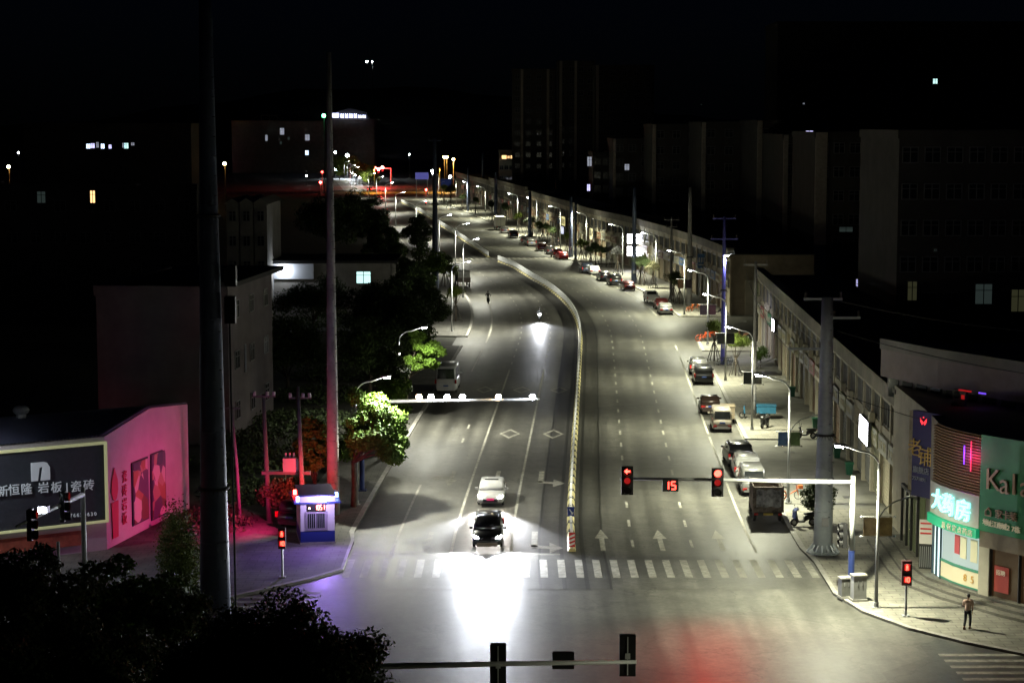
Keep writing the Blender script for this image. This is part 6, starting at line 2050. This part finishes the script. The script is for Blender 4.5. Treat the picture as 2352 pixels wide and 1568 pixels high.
for px, py, lab in ((1020.5, 361, 'amber lamp, left of the close pair at the far junction'), (1026, 361, 'amber lamp, right of the close pair at the far junction'), (1041.4, 366, 'tall amber lamp with an orange lit pole at the far junction'), (264, 379, 'lone amber lamp far out on the left'), (516, 376, 'lone amber lamp beside the huge pole'), (20, 383, 'small amber lamp at the far left edge')):
    q = W(px, py, 760 if px > 900 else 560)
    t = thing('amber_lamp', lab, 'street lamp', (q.x, q.y, 0), 0, 'amber lamps in the distance')
    MB().tube([(0, .6, 0), (0, .6, q.z)], .12, 6).build('pole', M_GALV if 1040 < px < 1043 else M_WALLD, t)
    MB().ball((0, -.2, q.z), (.55, .45, .45), 10, 6).build('lamp_head', M_LENSW, t)
    if px > 900: lamp('amber_light', 'POINT', (0, -1.2, q.z - 1.2), 1500, (1, .5, .1), t, size=.4)
    else: lamp('amber_light', 'POINT', (0, -1.2, q.z - 1), 200, (1, .5, .15), t, size=.4)
q = W(1012, 440, 735)
for off_, k in ((-4, 0), (20, 1), (48, 2)):
    p = rp(676, off_)
    t = thing('amber_lamp', ('amber lamp of the cross street, left one', 'amber lamp of the cross street, middle one', 'amber lamp of the cross street, right one')[k], 'street lamp', (p.x, p.y, 0), 0, 'amber lamps in the distance')
    MB().tube([(0, 0, 0), (0, 0, 9)], .14, 6).build('pole', M_GALV, t)
    MB().box(-.5, .5, -.2, .2, 8.9, 9.1).build('lamp_head', M_HOUS, t)
    lamp('amber_light', 'SPOT', (0, 0, 8.8), 42000, (1, .45, .05), t, size=.3, spot=R(140), blend=.6, aim=(0, 0, -1))
for px0, px1, y0, y1, m_, lab in ((954, 984, 396.5, 412, mat('billboard_violet', (.2, .2, .6), .4, emit=.22, ecol=(.25, .25, 1)), 'glowing violet billboard at the far junction'), (1012, 1037, 411, 429, mat('direction_blue', (.02, .05, .2), .5, emit=.03, ecol=(.1, .2, 1)), 'dark blue direction sign at the far junction')):
    a, b = W(px0, y0, 680), W(px1, y1, 680)
    t = thing('billboard' if 'bill' in lab else 'direction_sign', lab, 'sign', (a.x, a.y, 0))
    MB().box(0, b.x - a.x, -.2, .2, b.z, a.z).build('sign_panel', m_, t)
    MB().box(.2, .5, 0, .3, 0, b.z).box(b.x - a.x - .5, b.x - a.x - .2, 0, .3, 0, b.z).build('post', M_GALV, t)
# two lamps on the dark hill and the hill itself
hv, hf = [], []
nx, ny = 60, 12
for j in range(ny):
    for i in range(nx):
        x, y = -900 + i * 30, 1350 + j * 60
        u = i / (nx - 1)
        hgt = (55 * math.exp(-((x + 120) / 260) ** 2) + 28 * math.exp(-((x - 420) / 300) ** 2) + 22 * math.exp(-((x + 650) / 250) ** 2)) * min(1, j / 5)
        hv.append((x, y, hgt - .5 + 2 * math.sin(i * 1.7 + j)))
for j in range(ny - 1):
    for i in range(nx - 1):
        hf.append((j * nx + i, j * nx + i + 1, (j + 1) * nx + i + 1, (j + 1) * nx + i))
structure(MB().add(hv, hf).build('hill', mat('hill_scrub', (.03, .04, .02), .95, noise=.5, nscale=.05), smooth=True))
for px, py, r in ((843, 142, 1.5), (855, 142, 1.2)):
    q = W(px, py, 1500)
    t = thing('hill_lamp', 'white lamp on the dark hill, left one of two' if px < 850 else 'white lamp on the dark hill, right one of two', 'lamp', (q.x, q.y, 0))
    MB().tube([(0, 1.2, 0), (0, 1.2, q.z)], .2, 6).build('mast', M_ROOFD, t)
    MB().ball((0, -.5, q.z), r * .45, 8, 6).build('lamp_head', M_LENS, t)
q = W(744, 266, 640)
t = thing('green_beacon', 'green beacon light left of the tall eight sided pole', 'beacon', (q.x, q.y, 0))
MB().tube([(0, .8, 0), (0, .8, q.z)], .15, 6).build('mast', M_ROOFD, t)
MB().ball((0, -.3, q.z), .6, 8, 6).build('green_lens', mat('green_lens', (.2, 1, .4), .4, emit=40, ecol=(.1, 1, .3)), t)
# signal on the side road at left, seen from the side
b0 = Vector((W(192, 1200, 93).x, 93, 0))
t = signal_mast('traffic_signal', 'white mast with sideways red signals in front of the showroom sign', b0, 6.9, R(83), 8.6, -1, .14)
for x in (-3.0, -7.2):
    signal_head(t, (x, -.1, 6.9), R(8), True, .55, 1.4)
c_ = MB().box(-.2, .2, -.2, .2, -.16, .16).build('camera_lamp', M_HOUS, t, loc=(-5.2, 0, 7.2))
MB().box(-.16, .16, .2, .24, -.12, .12).build('lens', M_FLASH, c_, rz=R(88) * 0)
MB().ball((-.24, 0, 0), .14, 10, 6).build('lamp_lens', M_FLASH, c_)
lamp('camera_light', 'SPOT', (-.4, 0, 0), 900, (.85, .9, 1), c_, size=.1, spot=R(150), blend=.4, aim=(0, 1, -.1))
t = thing('utility_pole', 'white post half covered by leaves beside the mast before the showroom', 'utility pole', (W(133, 1230, 90).x, 90, 0))
MB().tube([(0, 0, 0), (0, 0, 5.2)], [.09, .08], 8).build('post', M_SIGPOLE, t, True)

# more small lights at and beyond the far junction
M_DIST = mat('distant_light', (1, 1, 1), .4, emit=70, ecol=(.85, .92, 1.0), sampled=False)
for k, (px, py, r, d, lab) in enumerate(((798, 357, .8, 900, 'bright white lamp high over the bluish far road'), (770, 350, .5, 900, 'small white lamp right of the tall eight sided pole, upper'), (772, 388, .75, 900, 'pinkish white lamp right of the tall eight sided pole, lower'),
        (794, 390, .55, 900, 'white lamp below the bright one over the far road'), (807, 396, .5, 850, 'first of three white dots slanting down the far road'), (816, 402, .5, 830, 'middle of three white dots slanting down the far road'), (826, 408, .5, 810, 'last of three white dots slanting down the far road'),
        (993, 393, .5, 730, 'white lamp right beside the dark pole top'), (1034, 406, .5, 720, 'white lamp left of the tall amber lamp pole'), (1099, 425, .45, 690, 'white lamp past the far red signal'), (940, 355, .35, 900, 'tiny lone white light over the junction'), (704, 404, .3, 800, 'tiny white light left of the tall pole'), (1172, 447, .45, 620, 'white dot before the amber lit building'), (42, 351, .3, 700, 'tiny white dot above the far left amber lamp'), (110, 377, .3, 700, 'tiny bluish dot in the dark far left'))):
    q = W(px, py, d)
    t = thing('distant_lamp', lab, 'lamp', (q.x, q.y, 0), 0, 'small lights in the distance')
    MB().tube([(0, r + .2, 0), (0, r + .2, q.z)], .1, 6).build('pole', M_ROOFD, t)
    MB().ball((0, 0, q.z), r, 8, 6).build('lamp_head', M_DIST, t)
p = rp(760, -2)
lamp('far_glow', 'SPOT', (0, -3, 9), 30000, (.75, .85, 1.0), [o for o in COL.objects if o.get('label', '').startswith('bright white lamp high')][0], size=.4, spot=R(150), blend=.7, aim=(.2, -.3, -1))
# ------------------------------------------------------------------ trees
def leaf_mat(name, col, var=.4):
    m = mat(name, col, .65, noise=var, nscale=1.3, spec=.25)
    return m
M_BARK = mat('bark', (.07, .055, .04), .9, noise=.4, nscale=3)
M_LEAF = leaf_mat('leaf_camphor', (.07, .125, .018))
M_LEAFL = leaf_mat('leaf_lit_camphor', (.08, .145, .016))  # lit copy of the camphor leaf, lamp light put into its colour
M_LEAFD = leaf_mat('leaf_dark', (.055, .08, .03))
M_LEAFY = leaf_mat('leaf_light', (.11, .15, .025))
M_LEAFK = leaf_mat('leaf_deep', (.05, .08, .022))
M_LEAFO = leaf_mat('leaf_olive', (.09, .085, .04))
M_LEAFG = leaf_mat('leaf_greyish', (.10, .10, .10))
def leaf_mesh(name, clumps, n, size, m, seed, flat=.55):
    """clumps: (x, y, z, rx, ry, rz); n small leaf faces spread on and in the clumps"""
    g = np.random.default_rng(seed)
    c = np.array(clumps, dtype=float)
    vol = (c[:, 3] * c[:, 4] * c[:, 5]) ** .7
    idx = g.choice(len(c), n, p=vol / vol.sum())
    d = g.normal(size=(n, 3))
    d /= np.linalg.norm(d, axis=1)[:, None]
    rad = g.uniform(.25, 1.0, n) ** .45 * g.normal(1, .09, n)
    p = c[idx, :3] + d * c[idx, 3:] * rad[:, None]
    nor = d * .6 + g.normal(size=(n, 3)) * .6 + np.array([0, 0, .35])
    nor /= np.linalg.norm(nor, axis=1)[:, None]
    t = np.cross(nor, g.normal(size=(n, 3)))
    t /= np.linalg.norm(t, axis=1)[:, None]
    b = np.cross(nor, t)
    s = size * g.uniform(.6, 1.35, n)[:, None]
    v = np.empty((n, 4, 3))
    v[:, 0] = p - t * s * .5
    v[:, 1] = p + b * s * flat * .5 - nor * s * .08
    v[:, 2] = p + t * s * .55
    v[:, 3] = p - b * s * flat * .5 - nor * s * .08
    me = bpy.data.meshes.new(name)
    me.vertices.add(n * 4)
    me.vertices.foreach_set('co', v.reshape(-1).astype(np.float32))
    me.loops.add(n * 4)
    me.loops.foreach_set('vertex_index', np.arange(n * 4, dtype=np.int32))
    me.polygons.add(n)
    me.polygons.foreach_set('loop_start', np.arange(0, n * 4, 4, dtype=np.int32))
    me.polygons.foreach_set('loop_total', np.full(n, 4, dtype=np.int32))
    me.materials.append(m)
    me.update()
    me.validate()
    return me
def crown_clumps(seed, r, h, zc, n, cr):
    g = random.Random(seed)
    out = []
    for _ in range(n):
        a, e = g.uniform(0, 2 * math.pi), g.uniform(-.75, 1.0)
        k = g.uniform(.35, .95)
        q = math.sqrt(max(0, 1 - e * e))
        s = cr * g.uniform(.6, 1.25)
        out.append((math.cos(a) * q * r * k, math.sin(a) * q * r * k, zc + e * h * k, s, s, s * .75))
    return out
def big_tree(name, label, loc_, r, h, zc, seed, n, leaf, m, nclump=26, cr=None, group=None, cat='tree', trunk_r=.16, rz=0, dx=0.0):
    t = thing(name, label, cat, loc_, rz, group)
    cl = [(c[0] + dx, *c[1:]) for c in crown_clumps(seed, r, h, zc, nclump, cr or r * .34)]
    me = leaf_mesh('crown', cl, n, leaf, m, seed)
    o = bpy.data.objects.new('crown', me)
    COL.objects.link(o)
    o.parent = t
    tr = MB()
    fork = max(.8, zc - h * .8)
    tr.tube([(0, 0, -.05), (.05, .03, fork * .5), (.0, .05, fork)], [trunk_r * 1.3, trunk_r, trunk_r * .85], 9)
    for c in cl[:9]:
        mid = (c[0] * .45, c[1] * .45, fork + (c[2] - fork) * .55)
        tr.tube([(0, .05, fork - .1), mid, c[:3]], [trunk_r * .6, trunk_r * .35, trunk_r * .1], 6)
    tr.build('trunk', M_BARK, t, True)
    return t
LG = 'big trees along the left side'
# near dark trees at the lower left
big_tree('broadleaf_tree', 'dark dense tree rising from the bottom edge beside the crosswalk', (W(716, 1500, 61).x, 61, 0), 2.7, 3.1, 5.9, 21, 60000, .15, M_LEAFD, 80, 1.05, LG, trunk_r=.2)
big_tree('broadleaf_tree', 'dark tree at the bottom edge below the foot of the huge pole', (W(500, 1600, 60).x, 60, 0), 2.6, 2.7, 5.9, 22, 40000, .15, M_LEAFD, 60, .9, LG, trunk_r=.2)
big_tree('broadleaf_tree', 'loose dark tree in front of the showroom sign, bottom left', (W(70, 1480, 74).x, 74, 0), 3.0, 3.6, 5.0, 23, 26000, .2, M_LEAFD, 50, .75, LG)
big_tree('broadleaf_tree', 'loose tree with lit leaf tips below the pink wall', (W(290, 1400, 78).x, 78, 0), 2.7, 3.3, 4.2, 24, 15000, .22, M_LEAF, 46, .65, LG)
big_tree('broadleaf_tree', 'dark tree filling the bottom left corner', (W(190, 1620, 68).x, 68, 0), 3.1, 2.8, 4.4, 25, 30000, .18, M_LEAFD, 50, .9, LG)
big_tree('broadleaf_tree', 'dark tree at the far bottom left edge', (W(-40, 1560, 66).x, 66, 0), 2.6, 3.0, 4.6, 26, 20000, .18, M_LEAFD, 40, .9, LG)
big_tree('broadleaf_tree', 'sparse tree between the huge pole and the loose lit tree', (W(400, 1480, 76).x, 76, 0), 2.0, 2.6, 3.9, 27, 11000, .2, M_LEAFD, 36, .6, LG)
big_tree('broadleaf_tree', 'dark dense crown between the huge pole and the tree at the bottom edge', (W(606, 1560, 62).x, 62, 0), 2.2, 2.9, 6.5, 29, 40000, .15, M_LEAFD, 60, .95, LG, trunk_r=.18)
# clipped columnar bush
t = thing('clipped_bush', 'smooth rounded green bush in front of the pink wall', 'bush', (W(408, 1300, 101).x, 101, 0))
o = bpy.data.objects.new('foliage', leaf_mesh('foliage', [(0, 0, 2.4, 1.1, 1.1, 2.7), (0, 0, 2.0, 1.1, 1.1, 2.0), (.5, 0, 1.6, 1.1, 1.0, 1.7)], 16000, .11, M_LEAFY, 31))
COL.objects.link(o); o.parent = t
MB().tube([(0, 0, 0), (0, 0, 1.5)], .1, 7).build('trunk', M_BARK, t)
# the row behind the left pavement: base point and size measured on the photo
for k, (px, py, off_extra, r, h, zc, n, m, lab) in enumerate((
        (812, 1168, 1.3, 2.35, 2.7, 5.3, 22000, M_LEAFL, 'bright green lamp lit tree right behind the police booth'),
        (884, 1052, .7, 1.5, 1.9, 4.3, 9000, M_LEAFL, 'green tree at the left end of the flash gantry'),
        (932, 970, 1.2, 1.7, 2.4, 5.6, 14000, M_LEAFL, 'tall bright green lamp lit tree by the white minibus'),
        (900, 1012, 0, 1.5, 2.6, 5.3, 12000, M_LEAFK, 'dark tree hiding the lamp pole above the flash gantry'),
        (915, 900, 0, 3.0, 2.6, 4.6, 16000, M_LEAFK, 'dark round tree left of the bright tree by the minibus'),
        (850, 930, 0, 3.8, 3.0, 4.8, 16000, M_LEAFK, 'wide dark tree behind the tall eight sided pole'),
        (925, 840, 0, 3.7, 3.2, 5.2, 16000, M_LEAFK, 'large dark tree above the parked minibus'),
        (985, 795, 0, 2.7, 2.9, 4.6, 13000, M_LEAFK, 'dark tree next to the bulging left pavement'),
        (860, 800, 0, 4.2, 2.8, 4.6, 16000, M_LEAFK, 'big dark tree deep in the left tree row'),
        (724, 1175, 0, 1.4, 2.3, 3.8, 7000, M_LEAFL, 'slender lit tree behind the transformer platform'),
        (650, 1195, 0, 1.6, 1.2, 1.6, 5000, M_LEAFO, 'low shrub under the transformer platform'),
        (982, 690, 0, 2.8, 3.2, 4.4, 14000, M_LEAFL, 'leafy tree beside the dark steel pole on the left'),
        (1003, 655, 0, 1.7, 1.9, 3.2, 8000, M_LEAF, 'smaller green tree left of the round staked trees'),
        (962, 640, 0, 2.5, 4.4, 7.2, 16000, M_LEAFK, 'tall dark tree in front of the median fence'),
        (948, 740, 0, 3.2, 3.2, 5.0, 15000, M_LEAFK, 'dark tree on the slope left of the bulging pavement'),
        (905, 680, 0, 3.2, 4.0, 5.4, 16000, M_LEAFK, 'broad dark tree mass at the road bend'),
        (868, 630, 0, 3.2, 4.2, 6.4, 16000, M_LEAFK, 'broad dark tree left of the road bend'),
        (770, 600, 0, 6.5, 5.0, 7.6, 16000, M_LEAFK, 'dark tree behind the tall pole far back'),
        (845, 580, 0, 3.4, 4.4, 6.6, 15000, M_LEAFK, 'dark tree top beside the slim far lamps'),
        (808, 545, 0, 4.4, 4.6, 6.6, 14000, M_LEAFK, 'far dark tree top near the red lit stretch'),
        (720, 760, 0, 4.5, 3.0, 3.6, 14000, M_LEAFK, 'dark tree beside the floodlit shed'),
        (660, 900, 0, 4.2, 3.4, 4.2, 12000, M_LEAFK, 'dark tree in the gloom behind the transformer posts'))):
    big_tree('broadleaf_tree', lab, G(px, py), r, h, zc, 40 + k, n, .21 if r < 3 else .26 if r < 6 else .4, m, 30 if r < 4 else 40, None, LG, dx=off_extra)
# staked street trees
def staked(label, loc_, m, seed, r=1.15, tall=3.4, n=3600, group='staked street trees'):
    t = thing('street_tree', label, 'tree', loc_, 0, group)
    g = random.Random(seed)
    cl = []
    for i in range(16):
        a, k = g.uniform(0, 6.28), g.uniform(0, .75)
        cl.append((math.cos(a) * r * k, math.sin(a) * r * k, tall - .55 + (1 - k) * .5 * r + g.uniform(-.35, .2), r * .38, r * .38, r * .32))
    o = bpy.data.objects.new('crown', leaf_mesh('crown', cl, n, .13, m, seed, .4))
    COL.objects.link(o); o.parent = t
    tr = MB().tube([(0, 0, 0), (.02, 0, 1.2), (0, .03, 1.9)], [.075, .06, .05], 8)
    for i in range(9):
        c = cl[i]
        tr.tube([(0, .02, 1.6 + .05 * (i % 4)), (c[0] * .4, c[1] * .4, 2.3), (c[0] * .95, c[1] * .95, c[2] + .1)], [.035, .022, .008], 5)
    tr.build('trunk', M_BARK, t, True)
    for i in range(4):
        a = i * math.pi / 2 + .4
        MB().tube([(math.cos(a) * .75, math.sin(a) * .75, 0), (math.cos(a) * .1, math.sin(a) * .1, 1.75)], .04, 6).build('stake', mat('stake_dark', (.05, .045, .04), .8), t)
    return t
PT = staked('round pale green staked tree in front of the dark bannered lamp', G(1689, 866) + Vector((0, 0, .05)), M_LEAFY, 71, 1.45, 3.75, 8000)
TT = {}
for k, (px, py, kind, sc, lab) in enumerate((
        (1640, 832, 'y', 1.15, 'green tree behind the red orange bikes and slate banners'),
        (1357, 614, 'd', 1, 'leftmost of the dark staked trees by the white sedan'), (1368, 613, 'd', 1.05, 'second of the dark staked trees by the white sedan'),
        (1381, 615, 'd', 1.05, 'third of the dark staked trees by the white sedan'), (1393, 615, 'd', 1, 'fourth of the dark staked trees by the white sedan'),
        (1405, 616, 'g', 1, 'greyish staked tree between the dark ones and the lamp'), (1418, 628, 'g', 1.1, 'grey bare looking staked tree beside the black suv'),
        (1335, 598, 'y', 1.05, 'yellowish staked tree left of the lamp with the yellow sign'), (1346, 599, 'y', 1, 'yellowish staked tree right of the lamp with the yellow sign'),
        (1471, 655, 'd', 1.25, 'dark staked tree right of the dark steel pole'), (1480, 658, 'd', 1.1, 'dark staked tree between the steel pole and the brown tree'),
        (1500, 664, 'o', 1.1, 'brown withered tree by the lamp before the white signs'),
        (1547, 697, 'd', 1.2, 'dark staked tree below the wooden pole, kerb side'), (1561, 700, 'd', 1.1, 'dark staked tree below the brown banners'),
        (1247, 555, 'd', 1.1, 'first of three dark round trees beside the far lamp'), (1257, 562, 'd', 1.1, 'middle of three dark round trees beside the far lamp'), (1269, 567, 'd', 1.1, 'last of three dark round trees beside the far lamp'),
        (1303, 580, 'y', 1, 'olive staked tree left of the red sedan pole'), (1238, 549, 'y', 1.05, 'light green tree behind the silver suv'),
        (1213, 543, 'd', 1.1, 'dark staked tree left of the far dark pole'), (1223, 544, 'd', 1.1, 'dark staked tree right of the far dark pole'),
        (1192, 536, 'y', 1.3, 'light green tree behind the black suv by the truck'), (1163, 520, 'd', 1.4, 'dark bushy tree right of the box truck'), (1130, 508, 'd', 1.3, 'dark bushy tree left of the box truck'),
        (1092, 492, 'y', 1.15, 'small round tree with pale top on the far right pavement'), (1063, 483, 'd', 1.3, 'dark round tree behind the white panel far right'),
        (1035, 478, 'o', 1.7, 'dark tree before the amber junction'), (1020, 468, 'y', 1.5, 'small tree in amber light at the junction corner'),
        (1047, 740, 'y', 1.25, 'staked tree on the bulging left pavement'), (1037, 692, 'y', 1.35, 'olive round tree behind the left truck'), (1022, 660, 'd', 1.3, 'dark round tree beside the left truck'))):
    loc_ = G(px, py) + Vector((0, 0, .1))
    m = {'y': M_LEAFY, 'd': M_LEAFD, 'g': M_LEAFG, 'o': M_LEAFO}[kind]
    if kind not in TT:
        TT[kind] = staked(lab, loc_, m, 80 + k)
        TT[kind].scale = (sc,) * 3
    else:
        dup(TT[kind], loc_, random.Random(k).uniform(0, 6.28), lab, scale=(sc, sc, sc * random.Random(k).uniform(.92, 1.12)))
big_tree('potted_bush', 'loose dark bush behind the flanged steel pole', G(1884, 1206) + Vector((0, 0, .13)), 1.25, 1.0, 1.55, 91, 5200, .13, M_LEAFD, 22, .38, cat='bush', trunk_r=.05)
big_tree('shop_bush', 'dark green bush against the shops by the green bin', rp(158, 18.6) + Vector((0, 0, .1)), .9, .8, 1.3, 92, 2600, .13, M_LEAF, 14, .4, cat='bush', trunk_r=.05)
for k, (px, py, r) in enumerate(((852, 418, 4.5), (818, 408, 5.5), (780, 408, 6.0))):
    p = G(px, py)
    p = Vector((W(px, py, 760 + 60 * k).x, 760 + 60 * k, 0))
    big_tree('broadleaf_tree', ('lamp lit tree at the corner beyond the junction', 'second lamp lit tree along the bluish far road', 'third tree along the bluish far road')[k], p, r, r * 1.0, r * 1.15, 95 + k, 5000, .6, M_LEAFY, 20, None, LG)
structure_scrub = leaf_mesh('roadside_scrub', [(W(px, 700, d).x, d, .3, rx, 4, .9) for px, d, rx in ((560, 128, 3), (600, 140, 5), (640, 150, 6), (700, 160, 5), (740, 175, 5), (480, 118, 2.5), (800, 190, 6), (850, 205, 6), (820, 260, 8), (880, 300, 8), (760, 240, 8), (330, 98, 3), (420, 96, 2.5), (250, 97, 3))], 26000, .3, M_LEAFD, 99)
o = bpy.data.objects.new('roadside_scrub', structure_scrub)
COL.objects.link(o)
tag(o, 'dark scrub growing behind the left pavement', 'scrub')
o['kind'] = 'stuff'
